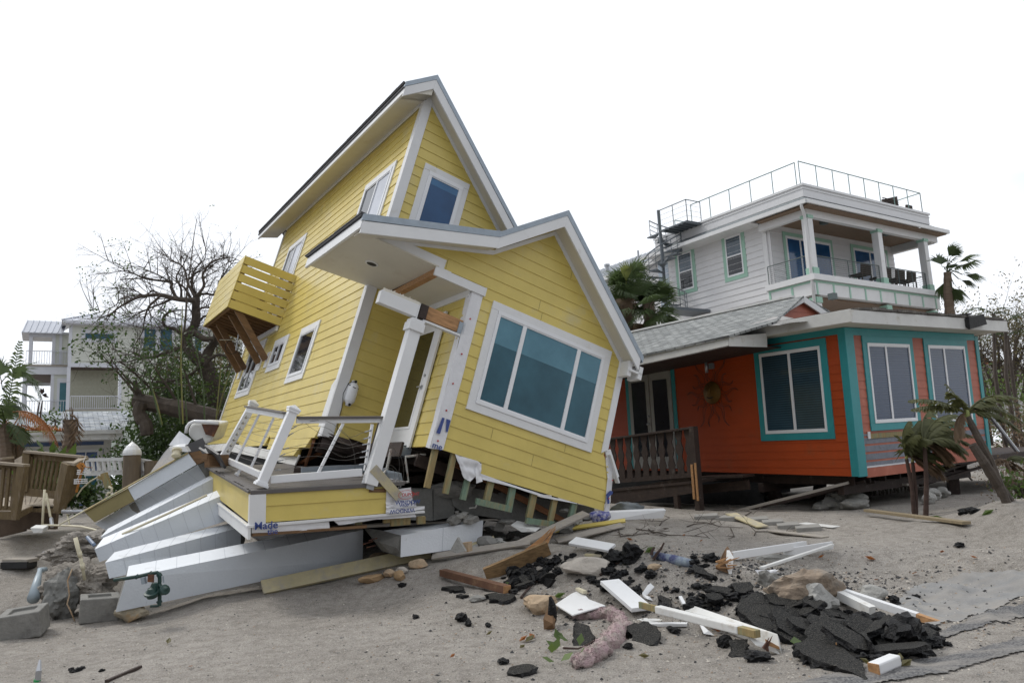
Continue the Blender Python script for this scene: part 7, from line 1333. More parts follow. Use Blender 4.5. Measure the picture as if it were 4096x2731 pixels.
bush('shrub', 'L', 980, 1180, 17.5, .4, .3, .22, 60, 'low green weeds behind the right end of the deck', LFD, seed=33, L=.14, stems=6)
# --- white picket railing with pilings
g = Grp('picket_railing', at(('L', 1350, 930), 19), 'white picket railing crossing in front of the blue cottage', 'railing')
RY = 19.0
for (a, b) in (((1060, 750), (1630, 738)), ): q = MB(); bar(q, ('L', *a), RY, ('L', *b), RY, .10, .08); g.part(q, 'top_rail', WHT)
q = MB(); facep(q, [('L', 1055, 888), ('L', 1625, 870), ('L', 1625, 930), ('L', 1055, 950)], RY, (0, .05, 0)); g.part(q, 'bottom_board', WHT)
for i in range(8): x = 1095+i*68; q = MB(); bar(q, ('L', x-3, 752), RY, ('L', x+10, 885), RY, .09, .04); g.part(q, 'picket', WHT)
q = MB(); bar(q, ('L', 1690, 738), RY, ('L', 1900, 775), RY, .10, .08); g.part(q, 'top_rail', WHT); q = MB(); facep(q, [('L', 1690, 870), ('L', 1900, 905), ('L', 1860, 945), ('L', 1690, 930)], RY, (0, .05, 0)); g.part(q, 'bottom_board', WHT)
for i in range(4): x = 1725+i*52; q = MB(); bar(q, ('L', x, 745+i*9), RY, ('L', x+14, 880+i*8), RY, .07, .04); g.part(q, 'picket', WHT)
g = Grp('wooden_piling', at(('L', 1660, 1060), RY-.2)-Vector((0, 0, .6)), 'round weathered piling with a white pointed cap between the white railings', 'piling')
q = MB(); a = at(('L', 1658, 680), RY-.2); b = at(('L', 1652, 1060), RY-.2)-Vector((0, 0, .8)); q.tube([b, a], [.21, .19], 16); g.part(q, 'post', mat('grey_piling', (.19, .15, .11), .9, .3, 4, .5, 20, stretch=(1, 1, .3))); q = MB(); q.lathe(a-Vector((0, 0, .02)), (0, 0, 1), [(0, .205), (.06, .205), (.12, .19), (.22, .12), (.30, .03), (.32, 0)], 16); g.part(q, 'cap', VIN)
q = MB(); a = at(('L', 1905, 760), RY-.1); b = at(('L', 1900, 1000), RY-.1); q.tube([b-Vector((0, 0, .5)), a], .16, 10); one(q, 'broken_piling', MATS['grey_piling'], 'short broken piling stub at the right end of the white railing', 'piling')
# ================================================================== road and slabs
ROAD = bpy.data.materials.new('sandy_asphalt'); ROAD.use_nodes = True
def _rd(m, lo, hi, sandc, p0, p1, sc=.9):
    t = m.node_tree; n = t.nodes; L = t.links; b = n['Principled BSDF']; c = n.new('ShaderNodeTexCoord')
    a = n.new('ShaderNodeTexNoise'); a.inputs['Scale'].default_value = 60; a.inputs['Detail'].default_value = 5; L.new(c.outputs['Object'], a.inputs['Vector']); r = n.new('ShaderNodeValToRGB'); r.color_ramp.elements[0].position = .35; r.color_ramp.elements[1].position = .68; r.color_ramp.elements[0].color = (*lo, 1); r.color_ramp.elements[1].color = (*hi, 1); L.new(a.outputs['Fac'], r.inputs[0])
    mp_ = n.new('ShaderNodeMapping'); mp_.inputs['Rotation'].default_value = (0, 0, R(-38)); mp_.inputs['Scale'].default_value = (.35, 2.2, 1); L.new(c.outputs['Object'], mp_.inputs[0]); s = n.new('ShaderNodeTexNoise'); s.inputs['Scale'].default_value = sc; s.inputs['Detail'].default_value = 10; s.inputs['Roughness'].default_value = .72; L.new(mp_.outputs[0], s.inputs['Vector'])
    q = n.new('ShaderNodeValToRGB'); q.color_ramp.elements[0].position = p0; q.color_ramp.elements[1].position = p1; L.new(s.outputs['Fac'], q.inputs[0]); x = n.new('ShaderNodeMix'); x.data_type = 'RGBA'; L.new(q.outputs[0], x.inputs['Factor']); L.new(r.outputs[0], x.inputs[6]); x.inputs[7].default_value = (*sandc, 1); L.new(x.outputs[2], b.inputs['Base Color']); b.inputs['Roughness'].default_value = .8
    bp = n.new('ShaderNodeBump'); bp.inputs['Strength'].default_value = .6; bp.inputs['Distance'].default_value = .01; L.new(a.outputs['Fac'], bp.inputs['Height']); L.new(bp.outputs[0], b.inputs['Normal'])
_rd(ROAD, (.03, .031, .036), (.21, .205, .20), (.27, .25, .225), .47, .60)
SLB = bpy.data.materials.new('smooth_sandy_concrete'); SLB.use_nodes = True; _rd(SLB, (.22, .22, .218), (.26, .256, .25), (.29, .27, .245), .42, .62, 1.2)
def sheetpoly(name, m, pts, lift, label, sub=190):
    """thin sheet draped over the ground inside the polygon of points on it"""
    P = [gp(p) for p in pts]; xs = [p.x for p in P]; ys = [p.y for p in P]; x0, x1, y0, y1 = min(xs), max(xs), min(ys), max(ys); nx = ny = sub; vs = []; ok = {}
    def inside(x, y):
        c = False; n = len(P); j = n-1
        for i in range(n):
            if (P[i].y > y) != (P[j].y > y) and x < (P[j].x-P[i].x)*(y-P[i].y)/(P[j].y-P[i].y)+P[i].x: c = not c
            j = i
        return c
    mb = MB()
    for j in range(ny+1):
        for i in range(nx+1): x = x0+(x1-x0)*i/nx; y = y0+(y1-y0)*j/ny; mb.v.append((x, y, hfull(x, y)+lift)); ok[(i, j)] = inside(x+.07*noise.noise(Vector((x*1.5, y*1.5, 0)))+.03*noise.noise(Vector((x*24, y*24, 0))), y+.07*noise.noise(Vector((x*1.5, y*1.5, 5)))+.03*noise.noise(Vector((x*24, y*24, 5))))
    for j in range(ny):
        for i in range(nx):
            if ok[(i, j)] and ok[(i+1, j)] and ok[(i, j+1)] and ok[(i+1, j+1)]: w = nx+1; mb.f.append((j*w+i, j*w+i+1, (j+1)*w+i+1, (j+1)*w+i)); mb.m.append(0)
    return tag(mb.build(name, m, smooth=True), label, kind='structure')
sheetpoly('driveway', SLB, [('S3', 1150, 770), ('S3', 1500, 690), ('S3', 2100, 640), ('S3', 2300, 850), ('S3', 2000, 880), ('S3', 1700, 1010), ('S3', 1300, 1120), ('S3', 950, 1040), ('S3', 980, 900)], .012, 'smooth grey concrete apron dusted with sand')
sheetpoly('road', ROAD, [('S3', *p) for p in ((1300, 1200), (1480, 1100), (1700, 1010), (2040, 905), (2300, 850), (2300, 950), (2040, 1050), (1700, 1120), (1400, 1215))], .014, 'upper strip of asphalt road edge dusted with sand')
sheetpoly('road', ROAD, [('S3', *p) for p in ((100, 1590), (500, 1480), (900, 1440), (1250, 1370), (1600, 1300), (2040, 1190), (2300, 1130), (2300, 1250), (2040, 1300), (1700, 1400), (1300, 1500), (900, 1565), (500, 1640))], .014, 'lower strip of asphalt road edge dusted with sand')
# ================================================================== boards
def plank(name, m, a, b, w, t, label, cat='board', grp=None, la=0.0, lb=0.0, edge=False, ang=None, bev=.003, parts=None):
    """board lying on the sand from a to b; w wide, t thick; la/lb lift its ends; edge: standing on its narrow edge"""
    A, B = gp(a), gp(b); n = Vector((0, 0, 1)); mz = max(hfull(*A.lerp(B, k/8).xy)-(A.z+(B.z-A.z)*k/8) for k in range(9)); la += max(0, mz*.8); lb += max(0, mz*.8); A = A+n*(la+(w/2 if edge else t/2)); B = B+n*(lb+(w/2 if edge else t/2)); q = MB()
    if ang is not None: d = (B-A).normalized(); s = d.cross(n).normalized(); up = n*math.cos(ang)+s*math.sin(ang); q.beam(A, B, w, t, up)
    elif edge: q.beam(A, B, t, w)
    else: q.beam(A, B, w, t)
    if parts:
        g = Grp(name, origin_of([A, B]), label, cat, grp); g.part(q, 'board', m, bevel=bev); return g, A, B
    return one(q, name, m, label, cat, grp, bevel=bev)
plank('long_trim_board', YELW, ('Z2', 520, 1438), ('Z2', 1690, 1182), .20, .05, 'long weathered yellow board on edge in front of the white columns', ang=.95, la=.06, lb=.05)
q = MB(); q.beam(gp(('Z4', 1370, 1112), .03), at(('Z4', 1985, 828), 12.75), .15, .035, (.1, -.45, 1)); one(q, 'plank', GRY, 'grey plank leaning up against the exposed studs', 'board', bevel=.003)
plank('plank', YEL, ('S1', 1240, 375), ('S1', 1812, 300), .09, .03, 'bright yellow narrow board near the yellow house corner', ang=.5, la=.02, lb=.03)
plank('plank', GRY, ('S1', 1255, 448), ('S1', 1790, 320), .15, .02, 'flat grey and yellow board just below the bright yellow one', ang=.35, la=.03, lb=.03)
plank('plank', YELW, ('S1', 440, 540), ('S1', 765, 458), .14, .02, 'short yellow board beside the triangular concrete shard', ang=.6, la=.03, lb=.07); plank('plank', PLY, ('S1', 725, 500), ('S1', 850, 483), .12, .03, 'short stubby pale wood board'); plank('plank', YELW, ('S1', 262, 560), ('S1', 400, 548), .06, .03, 'short yellow strip next to the end of the long weathered board')
plank('plank', GRY, ('S1', 260, 600), ('S1', 1045, 485), .12, .03, 'long flat grey board before the rubble, left of the split beam', ang=.6, la=.04, lb=.04)
A, B = gp(('S1', 685, 735)), gp(('S1', 1100, 590)); g = Grp('split_beam', A, 'split brown timber rising to a splintered point in the middle of the debris', 'beam'); B = at(('S1', 1195, 480), B.y); q = MB(); q.beam(A+Vector((0, 0, .06)), B, .05, .19, (0, -.35, 1)); 
g.part(q, 'timber', mat('split_brown_timber', (.19, .115, .05), .7, .28, 6, .35, 30, stretch=(1, 7, 7), col2=(.27, .17, .08)), bevel=.003)
q = MB(); T_ = at(('S1', 1258, 305), B.y+.05)
for i in range(16): s0 = B-(B-A).normalized()*rnd.uniform(.0, .5)+Vector((0, 0, rnd.uniform(.02, .09))); e = s0.lerp(T_, rnd.uniform(.7, 1))+Vector((rnd.uniform(-.05, .02), 0, rnd.uniform(-.03, .02))); q.beam(s0, e, .04, .035, taper=.1)
g.part(q, 'splinters', WOO)
g, A, B = plank('rusty_board', mat('red_brown_board', (.13, .062, .035), .8, .3, 5, .35, 30, stain=(.26, .17, .09), stain_amt=.2, stain_scale=5), ('S1', 345, 725), ('S1', 860, 845), .11, .09, 'reddish brown timber lying left of the asphalt pile', 'timber', parts=True, la=.03); q = MB(); d = (B-A).normalized(); q.beam(B-d*.02, B+d*.01, .105, .085); g.part(q, 'broken_end', WOO)
plank('plank', WHT, ('S1', 1390, 510), ('S1', 1705, 540), .17, .035, 'white board with a yellow edge behind the pale rock', lb=.05, la=.10, ang=.4); plank('plank', YELW, ('S1', 1490, 548), ('S1', 1620, 556), .08, .03, 'small yellow board under the white board')
plank('plank', WHT, ('S1', 1690, 860), ('S1', 1945, 1035), .24, .045, 'wide short white board lying right of the broken white panel', lb=.05, la=.12)
P = [gp(('S1', *p), .06) for p in ((1250, 965), (1375, 830), (1425, 800), (1490, 845), (1515, 895), (1650, 962), (1510, 1015), (1385, 1038))]; z0 = sum(p.z for p in P)/8; q = MB(); q.prism([Vector((p.x, p.y, z0+.12*((p.y-P[0].y)))) for p in P], (0, 0, -.012)); g = Grp('panel_fragment', P[0], 'jagged flat white panel fragment lying left of the pink insulation', 'panel'); g.part(q, 'sheet', WHT); q = MB(); q.beam(at(('S1', 1425, 810), P[2].y), at(('S1', 1485, 838), P[3].y), .05, .03); g.part(q, 'batten', PVC)
def cb(name, m, a, Ya, b, Yb, w, t, label, cat='board', up=(0, 0, 1), grp=None, **k):
    q = MB(); q.beam(at(a, Ya), at(b, Yb), w, t, up); return one(q, name, m, label, cat, grp, **k)
yy = gp(('S2', 1250, 1190)).y; ya = gp(('S2', 330, 960)).y
g = Grp('white_post', gp(('S2', 1240, 1200)), 'long slim white post with bare wood at both ends lying across the debris', 'post'); A, B = gp(('S2', 465, 975), .16), gp(('S2', 1130, 1140), .16); q = MB(); q.beam(A, B, .085, .075); g.part(q, 'painted_shaft', WHTD, bevel=.01); d = (B-A).normalized()
q = MB(); q.beam(A-d*.30, A+d*.001, .03, .065); g.part(q, 'bare_end', PLY, bevel=.004); q = MB(); q.beam(B-d*.001, B+d*.20, .075, .065); g.part(q, 'bare_end', PLY, bevel=.004)
g = Grp('white_beam', gp(('S2', 1440, 1335)), 'wide tapering white beam with a split wooden end in front of the asphalt slabs', 'beam'); ye = gp(('S2', 1440, 1335)).y; ys_ = gp(('S2', 690, 1000)).y
q = MB(); q.prism([at(('S2', *p), y) for p, y in (((712, 930), ys_+.1), ((1425, 1172), ye+.06), ((1445, 1290), ye), ((680, 985), ys_))], (.02, .02, -.055)); g.part(q, 'painted_face', WHTD, bevel=.004)
q = MB(); q.prism([at(('S2', *p), y) for p, y in (((1190, 1195), ye+.12), ((1400, 1272), ye+.02), ((1452, 1342), ye-.01), ((1250, 1262), ye+.06))], (.0, .05, .0)); g.part(q, 'lower_face', WHTD); q = MB(); q.prism([at(('S2', *p), ye-.015) for p in ((1330, 1215), (1440, 1275), (1445, 1300), (1340, 1262))], (0, .02, 0)); g.part(q, 'bare_strip', WOO); q = MB()
for p in ((1310, 1290, 1360, 1200), (1330, 1300, 1385, 1186), (1345, 1310, 1345, 1230)): q.beam(at(('S2', *p[:2]), ye-.03), at(('S2', *p[2:]), ye-.03), .03, .02, taper=.1)
g.part(q, 'dark_splinters', RST)
cb('white_stick', WHT, ('S2', 645, 880), ys_+.3, ('S2', 690, 965), ys_+.02, .035, .035, 'short white stick poking up behind the wide white beam', 'stick')
cb('plank', WHT, ('S2', 385, 1095), gp(('S2', 385, 1110)).y, ('S2', 700, 1095), gp(('S2', 700, 1110)).y, .10, .025, 'short white board with a brown edge below the long slim post'); cb('plank', WHTD, ('S2', 335, 1075), gp(('S2', 335, 1100)).y+.15, ('S2', 640, 1030), gp(('S2', 600, 1060)).y+.3, .20, .02, 'white board under the long slim post, left of the wide beam')
for i, (a, b, w_) in enumerate((((345, 885), (410, 803), .04), ((800, 1120), (878, 1195), .05), ((352, 895), (405, 915), .03))):
    A, B = gp(('S2', *a)), gp(('S2', *b)); q = MB(); q.hull([A+Vector((0, 0, .02)), A+Vector((w_*.4, 0, .0)), B+Vector((-w_, 0, .03)), B+Vector((w_, 0, .01)), B+Vector((0, .02, .05)), A+Vector((0, .03, .05))]); one(q, 'white_shard', WHT, ('long thin white shard left of the white stick', 'torn white shard below the long slim post', 'tiny white shard near the asphalt lumps')[i], 'shard')
plank('white_board', WHT, ('S2', 1060, 592), ('S2', 1650, 505), .06, .09, 'long white board on edge behind the upright wood chunk', edge=False, lb=.04, la=.02); plank('white_board', WHT, ('S2', 1480, 560), ('S2', 1872, 515), .04, .10, 'shorter white board ending furthest right behind the stones', edge=False, lb=.03)
plank('thin_batten', WHTD, ('S2', 1300, 670), ('S2', 1875, 528), .05, .03, 'thin pale batten slanting below the two white boards', lb=.10, la=.02)
rock('pale_clod', RUB, gp(('S2', 1430, 580)), (.32, .12, .09), 91, 'small pale clod under the white boards', 'stone')
q = MB(); c = gp(('S2', 1330, 700), .03)
for i in range(8): q.hull([c+Vector((rnd.uniform(-.12, .16), rnd.uniform(-.06, .06), rnd.uniform(0, .06))) for _ in range(5)])
one(q, 'torn_paper', WRP, 'torn white paper scraps at the foot of the thin batten', 'paper')
yc = gp(('S2', 985, 690)).y; g = Grp('wood_chunk', gp(('S2', 985, 700)), 'upright broken wood chunk with a white painted face among the asphalt', 'wood'); q = MB(); q.prism([at(('S2', *p), y) for p, y in (((1005, 492), yc+.2), ((1050, 560), yc+.1), ((1040, 690), yc), ((925, 650), yc), ((960, 590), yc))], (.06, .12, .02)); g.part(q, 'broken_wood', BRN); q = MB(); q.prism([at(('S2', *p), y) for p, y in (((1018, 500), yc+.18), ((1052, 560), yc+.08), ((1035, 692), yc-.02), ((1010, 610), yc+.02))], (.03, -.01, 0)); g.part(q, 'painted_face', WHTD); q = MB()
for i in range(12): A = at(('S2', 915+rnd.uniform(0, 120), 590+rnd.uniform(0, 60)), yc-.03); q.beam(A, A+Vector((rnd.uniform(.05, .15), 0, rnd.uniform(-.02, .06))), .02, .02, taper=.3)
g.part(q, 'splinters', WOO)
q = MB(); q.tube([at(('S2', 430, 540), gp(('S2', 430, 560)).y), at(('S2', 600, 580), gp(('S2', 600, 600)).y), at(('S2', 760, 615), gp(('S2', 760, 625)).y)], [.045, .06, .05], 12); one(q, 'painted_log', mat('mural_painted_log', (.05, .06, .16), .6, .3, 4, .2, 30, stain=(.35, .42, .44), stain_amt=.5, stain_scale=5), 'log painted in blue and pale wave colours half buried in the debris', 'log', smooth=True)
def branch(reg, pts, r0, r1, label, m=BARKR, lift=.02, grp=None, kids=0, name='branch', cat='branch'):
    P = [gp((reg, p[0], p[1]), lift+(p[2] if len(p) > 2 else 0)) for p in pts]; q = MB(); q.tube(P, [r0+(r1-r0)*i/(len(P)-1) for i in range(len(P))], 6); r = random.Random(len(label)*7); tp = []
    for k in range(kids): twig(q, P[r.randint(1, len(P)-1)], Vector((r.uniform(-1, 1), r.uniform(-.4, .4), r.uniform(.0, .35))), r.uniform(.25, .6), .007, 1, r, tp, 0, (1, 3))
    return one(q, name, m, label, cat, grp)
yb_ = gp(('S2', 430, 590)).y
for i, pl in enumerate((((430, 575), (455, 530), (490, 490), (515, 440)), ((412, 540), (420, 500), (438, 478)), ((740, 580), (790, 560), (850, 555), (872, 575)))):
    q = MB(); P = [at(('S2', *p), yb_) for p in pl]; q.tube(P, [.022, .018, .014, .01][:len(P)], 6); one(q, 'branch', BARKR, ('reddish broken branch pointing up beside the painted log', 'thin dark twig just left of the reddish branch', 'curved reddish branch lying past the painted log')[i], 'branch')
branch('S2', [(0, 700), (60, 660), (120, 610), (155, 600)], .02, .01, 'brown branch across the left of the asphalt pile'); branch('S1', [(975, 880), (1010, 830), (1080, 760), (1160, 730)], .018, .008, 'curved brown branch over the asphalt left of the tan rock')
for i, pts in enumerate(([(150, 340), (165, 390), (260, 380), (400, 360), (560, 345)], [(390, 330), (430, 365), (520, 385), (700, 350)], [(420, 350), (560, 380), (760, 385), (870, 398)], [(290, 330), (400, 345), (550, 325)], [(700, 310), (760, 290), (860, 280), (960, 310), (1150, 320)], [(1240, 380), (1250, 352), (1350, 350), (1430, 370), (1500, 385), (1560, 345)], [(890, 225), (900, 250), (880, 290)], [(1170, 220), (1215, 195), (1230, 210)], [(480, 300), (500, 270), (560, 240)], [(1050, 325), (1080, 390)])):
    branch('S2', pts, .010, .004, ('leftmost', 'second', 'longest middle', 'short upper', 'long upper right', 'hooked right', 'upright short', 'curled upper right', 'small upper left', 'single thin')[i]+' dead root strand on the sand before the orange house', BARK, .015, 'root strands on the sand', 2, 'root_strand', 'root')
# planks and pavers before the orange house
plank('plank', YELW, ('S2', 1055, 250), ('S2', 1310, 330), .22, .025, 'wide pale yellow board lying across the grey pavers', la=.06); plank('plank', GRY, ('S2', 1375, 350), ('S2', 1810, 402), .17, .02, 'flat tan board in front of the grey pavers')
for i, (x, y, w_) in enumerate(((840, 245, .42), (985, 258, .42), (1260, 270, .36), (1375, 292, .36), (1500, 318, .38), (1660, 338, .42))):
    c = gp(('S2', x, y)); q = MB(); q.hexa([(c.x-w_/2, c.y-.12, c.z-.03), (c.x+w_/2, c.y-.12, c.z-.03), (c.x+w_/2+.1, c.y+.28, c.z-.03), (c.x-w_/2+.1, c.y+.28, c.z-.03), (c.x-w_/2, c.y-.12, c.z+.05), (c.x+w_/2, c.y-.12, c.z+.055), (c.x+w_/2+.1, c.y+.28, c.z+.07), (c.x-w_/2+.1, c.y+.28, c.z+.06)])
    one(q, 'paver', mat('grey_paver', (.28, .27, .25), .9, .12, 6, .4, 30), ('first', 'second', 'third', 'fourth', 'fifth', 'sixth')[i]+' paver from the left in the row before the orange house', 'paver', 'row of grey pavers', bevel=.01)
plank('white_sheet', WHTD, ('S2', 1620, 288), ('S2', 1900, 320), .25, .012, 'flat pale sheet half buried right of the pavers', 'sheet'); q = MB(); c = gp(('S2', 760, 252)); q.hull([c, c+Vector((.12, .0, .0)), c+Vector((.16, .1, .05)), c+Vector((.05, .05, .02))]); one(q, 'white_shard', WHT, 'small white shard left of the row of pavers', 'shard')
plank('long_plank', mat('tan_treated_plank', (.25, .20, .125), .8, .2, 5, .3, 30, stretch=(1, 6, 6)), ('S3', 745, 228), ('S3', 1545, 318), .14, .045, 'long tan plank lying in front of the young palms', la=.06, lb=.02)
g, A, B = plank('white_post', WHT, ('S3', 470, 885), ('S3', 1150, 1090), .075, .07, 'white post with a broken wooden end reaching toward the road', 'post', la=.06, lb=.03, parts=True); q = MB(); d = (B-A).normalized(); q.beam(B, B+d*.42, .07, .06, taper=.7); g.part(q, 'broken_end', WOO)
plank('white_post', WHTD, ('S3', 468, 905), ('S3', 790, 1050), .09, .085, 'shorter white post left of the one reaching toward the road', 'post', la=.05, lb=.03)
g, A, B = plank('post_offcut', WHT, ('S3', 800, 1500), ('S3', 975, 1425), .10, .085, 'short white post offcut lying alone near the road edge', 'post', parts=True, bev=.015); q = MB(); d = (A-B).normalized(); q.beam(A-d*.005, A+d*.006, .09, .075); g.part(q, 'cut_end', WOO)
plank('wood_sliver', WOO, ('S3', 505, 1310), ('S3', 690, 1368), .03, .02, 'thin orange wood sliver on the front asphalt slab', 'sliver', lb=.05, la=.05)
cb('dark_stake', DWD, ('N', 590, 1560), gp(('N', 590, 1566)).y, ('N', 780, 1478), gp(('N', 780, 1482)).y, .03, .03, 'splintered dark stake at the bottom left of the photo', 'stake'); q = MB(); q.tube([gp(('N', 205, 1560))+Vector((0, 0, -.1)), at(('N', 215, 1500), gp(('N', 205, 1560)).y), at(('N', 222, 1440), gp(('N', 205, 1560)).y+.05)], [.03, .025, .01], 8); g = Grp('marker_stake', gp(('N', 205, 1560)), 'grey stake with a green band at the bottom left edge', 'stake'); g.part(q, 'rod', STL); q = MB(); q.tube([at(('N', 205, 1562), gp(('N', 205, 1560)).y), at(('N', 208, 1548), gp(('N', 205, 1560)).y)], .032, 8); g.part(q, 'green_band', mat('green_tape', (.02, .30, .08), .5))
# ================================================================== asphalt slabs
def slab(reg, pts, lift, th, label, seed, tilt=(0, 0), name='rubble_slab'):
    r = random.Random(seed); C_ = [gp((reg, *p), lift) for p in pts]; c = sum(C_, Vector())/len(C_); P = []
    for i in range(len(C_)):
        a, b = C_[i], C_[(i+1) % len(C_)]; n = max(2, int((b-a).length/.045))
        for k in range(n): P.append(a.lerp(b, k/n)+Vector((r.gauss(0, .011), r.gauss(0, .011), 0)))
    # flat, gently warped face: fit to the mean height with the given tilt
    f = lambda p: c.z+tilt[0]*(p.x-c.x)+tilt[1]*(p.y-c.y); N_ = len(P); top = [Vector((p.x, p.y, f(p)+r.gauss(0, .003))) for p in P]; mid = [t+Vector((r.gauss(0, .012), r.gauss(0, .012), -th*.5)) for t in top]; bot = [t+Vector((r.gauss(0, .02), r.gauss(0, .02), -th)) for t in top]
    g = Grp(name, c-Vector((0, 0, th)), label, 'rubble slab'); q = MB(); q.add(top, [tuple(range(N_))], 1); q.add(top+mid+bot, [(i, (i+1) % N_, N_+(i+1) % N_, N_+i) for i in range(N_)]+[(N_+i, N_+(i+1) % N_, 2*N_+(i+1) % N_, 2*N_+i) for i in range(N_)], 0)
    q.v = [tuple(Vector(v)-g.o) for v in q.v]; o = q.build('slab_body', [ASP, ASPT], g.e); return g
SL = [('S2', [(1130, 960), (1240, 890), (1340, 900), (1420, 960), (1500, 980), (1680, 1060), (1665, 1130), (1640, 1230), (1500, 1240), (1420, 1190), (1100, 1050)], .07, 'largest flat black asphalt slab behind the wide white beam', (0, .25)),
      ('S2', [(1340, 860), (1460, 815), (1590, 812), (1625, 870), (1560, 920), (1480, 950), (1360, 930)], .16, 'upper asphalt slab tilted in front of the big brown boulder', (0, .4)),
      ('S2', [(1490, 960), (1600, 900), (1700, 950), (1750, 1040), (1600, 1030), (1480, 1000)], .12, 'asphalt slab lying over the upper right of the largest slab', (-.1, .3)),
      ('S2', [(1625, 870), (1720, 885), (1780, 940), (1740, 975), (1640, 920)], .18, 'narrow asphalt piece right of the upper tilted slab', (-.2, .2)),
      ('S2', [(1800, 980), (1860, 960), (2130, 1160), (2180, 1250), (2100, 1200), (1850, 1060)], .12, 'long narrow asphalt strip slanting down toward the road', (-.15, 0)),
      ('S3', [(250, 1165), (400, 1110), (500, 1160), (610, 1195), (580, 1230), (440, 1265), (350, 1290), (250, 1240)], .09, 'asphalt slab between the largest slab and the road, broken to a point', (0, .3)),
      ('S3', [(175, 1300), (340, 1270), (540, 1300), (690, 1370), (735, 1480), (640, 1440), (450, 1400), (300, 1370), (200, 1340)], .07, 'front asphalt slab nearest the photographer at the right', (0, .12)),
      ('S3', [(720, 1150), (900, 1110), (1180, 1130), (1300, 1165), (1240, 1230), (1250, 1290), (1090, 1290), (1000, 1330), (900, 1310), (820, 1240)], .06, 'rightmost asphalt slab dusted with sand at the road edge', (0, .1)),
      ('S3', [(500, 1280), (600, 1260), (680, 1290), (660, 1330), (560, 1320)], .06, 'small crumbling asphalt slab above the orange wood sliver', (0, .2)),
      ('S1', [(1815, 1135), (1880, 1120), (1990, 1115), (2070, 1145), (2095, 1200), (2020, 1215), (1900, 1195)], .06, 'rounded asphalt slab right of the pink insulation', (0, .2)),
      ('S1', [(865, 1470), (905, 1430), (985, 1410), (1080, 1420), (1100, 1445), (1040, 1475), (950, 1490)], .035, 'flat asphalt patch alone at the bottom of the photo', (0, 0)),
      ('S1', [(1395, 1200), (1420, 1170), (1530, 1165), (1550, 1210), (1480, 1240), (1400, 1235)], .05, 'square asphalt piece left of the pink insulation strip', (0, .3)),
      ('S1', [(680, 855), (760, 840), (830, 855), (920, 850), (900, 890), (820, 905), (730, 885)], .05, 'asphalt slab just below the end of the reddish timber', (0, .2)),
      ('S1', [(355, 800), (430, 785), (510, 785), (515, 815), (440, 825)], .035, 'flat asphalt piece under the left end of the reddish timber', (0, 0)),
      ('S1', [(450, 860), (480, 845), (545, 848), (550, 865), (500, 875)], .03, 'small flat asphalt piece below the reddish timber', (0, 0)),
      ('S2', [(720, 640), (760, 625), (880, 665), (930, 700), (880, 715), (760, 675)], .06, 'flat asphalt slab edge left of the upright wood chunk', (-.1, .2)),
      ('S2', [(895, 790), (980, 770), (1060, 800), (1060, 845), (980, 850), (900, 840)], .07, 'squarish asphalt piece in the middle of the shell mound', (0, .3)), ('S2', [(1060, 775), (1110, 755), (1210, 770), (1215, 810), (1150, 835), (1080, 820)], .07, 'asphalt piece to the right of the squarish one on the mound', (0, .3)),
      ('S2', [(460, 870), (540, 870), (575, 905), (560, 945), (490, 920)], .06, 'asphalt piece above the long slim white post', (0, .3)), ('S2', [(1035, 1265), (1090, 1245), (1190, 1245), (1150, 1300), (1060, 1300)], .06, 'asphalt piece with sandy top below the long slim post', (0, .3))]
for i, (rg, pts, lf, lb_, tl) in enumerate(SL): slab(rg, pts, lf, .075 if i < 9 else .055, lb_, 300+i, tl)
r = random.Random(71)
for i in range(26):
    rg, cx_, cy_, sx, sy = (('S2', 1500, 990, 260, 110), ('S3', 480, 1130, 330, 130), ('S2', 900, 880, 260, 60), ('S1', 1050, 720, 140, 60))[(0, 1, 0, 1, 0, 1, 2, 3)[i % 8]]
    P = gp((rg, cx_+r.gauss(0, sx*.55), cy_+r.gauss(0, sy*.5)), r.uniform(.05, .16)); s_ = r.uniform(.09, .20) if i % 8 < 6 else r.uniform(.05, .10)
    n = Vector((r.uniform(-.55, .55), r.uniform(-.75, .1), 1)).normalized(); u = n.cross(Vector((r.uniform(-1, 1), 1, 0))).normalized(); v = n.cross(u); k = r.randint(5, 8); ring_ = []
    for j in range(k*3):
        t = j/(k*3)*6.283; rad_ = s_*(1+.22*math.sin(t*2+i)+.12*r.uniform(-1, 1)); ring_.append(P+u*math.cos(t)*rad_*1.25+v*math.sin(t)*rad_)
    th = r.uniform(.035, .06); N_ = len(ring_); mid = [p-n*th*.5+Vector((r.gauss(0, .008), r.gauss(0, .008), 0)) for p in ring_]; bot = [p-n*th+Vector((r.gauss(0, .012), r.gauss(0, .012), 0)) for p in ring_]
    q = MB(); q.add(ring_, [tuple(range(N_))], 1); q.add(ring_+mid+bot, [(j, (j+1) % N_, N_+(j+1) % N_, N_+j) for j in range(N_)]+[(N_+j, N_+(j+1) % N_, 2*N_+(j+1) % N_, 2*N_+j) for j in range(N_)]+[tuple(range(2*N_, 3*N_))[::-1]], 0)
    one(q, 'rubble_piece', [ASP, ASPT], 'tilted broken piece of black asphalt wedged among the slabs and boards', 'rubble piece', 'tilted asphalt pieces in the heap')
def achunk(P, s, seed, grp='broken asphalt lumps scattered over the shelly mound', label='small black lump of broken asphalt on the shelly sand'):
    r = random.Random(seed); vs, fs = rockv(P, (s*r.uniform(.8, 1.3), s*r.uniform(.6, 1.1), s*r.uniform(.45, .8)), seed, 3, .5, 2.6, r.uniform(0, 3)); q = MB(); q.add(vs, fs); return one(q, 'asphalt_lump', ASP, label, 'asphalt lump', grp)
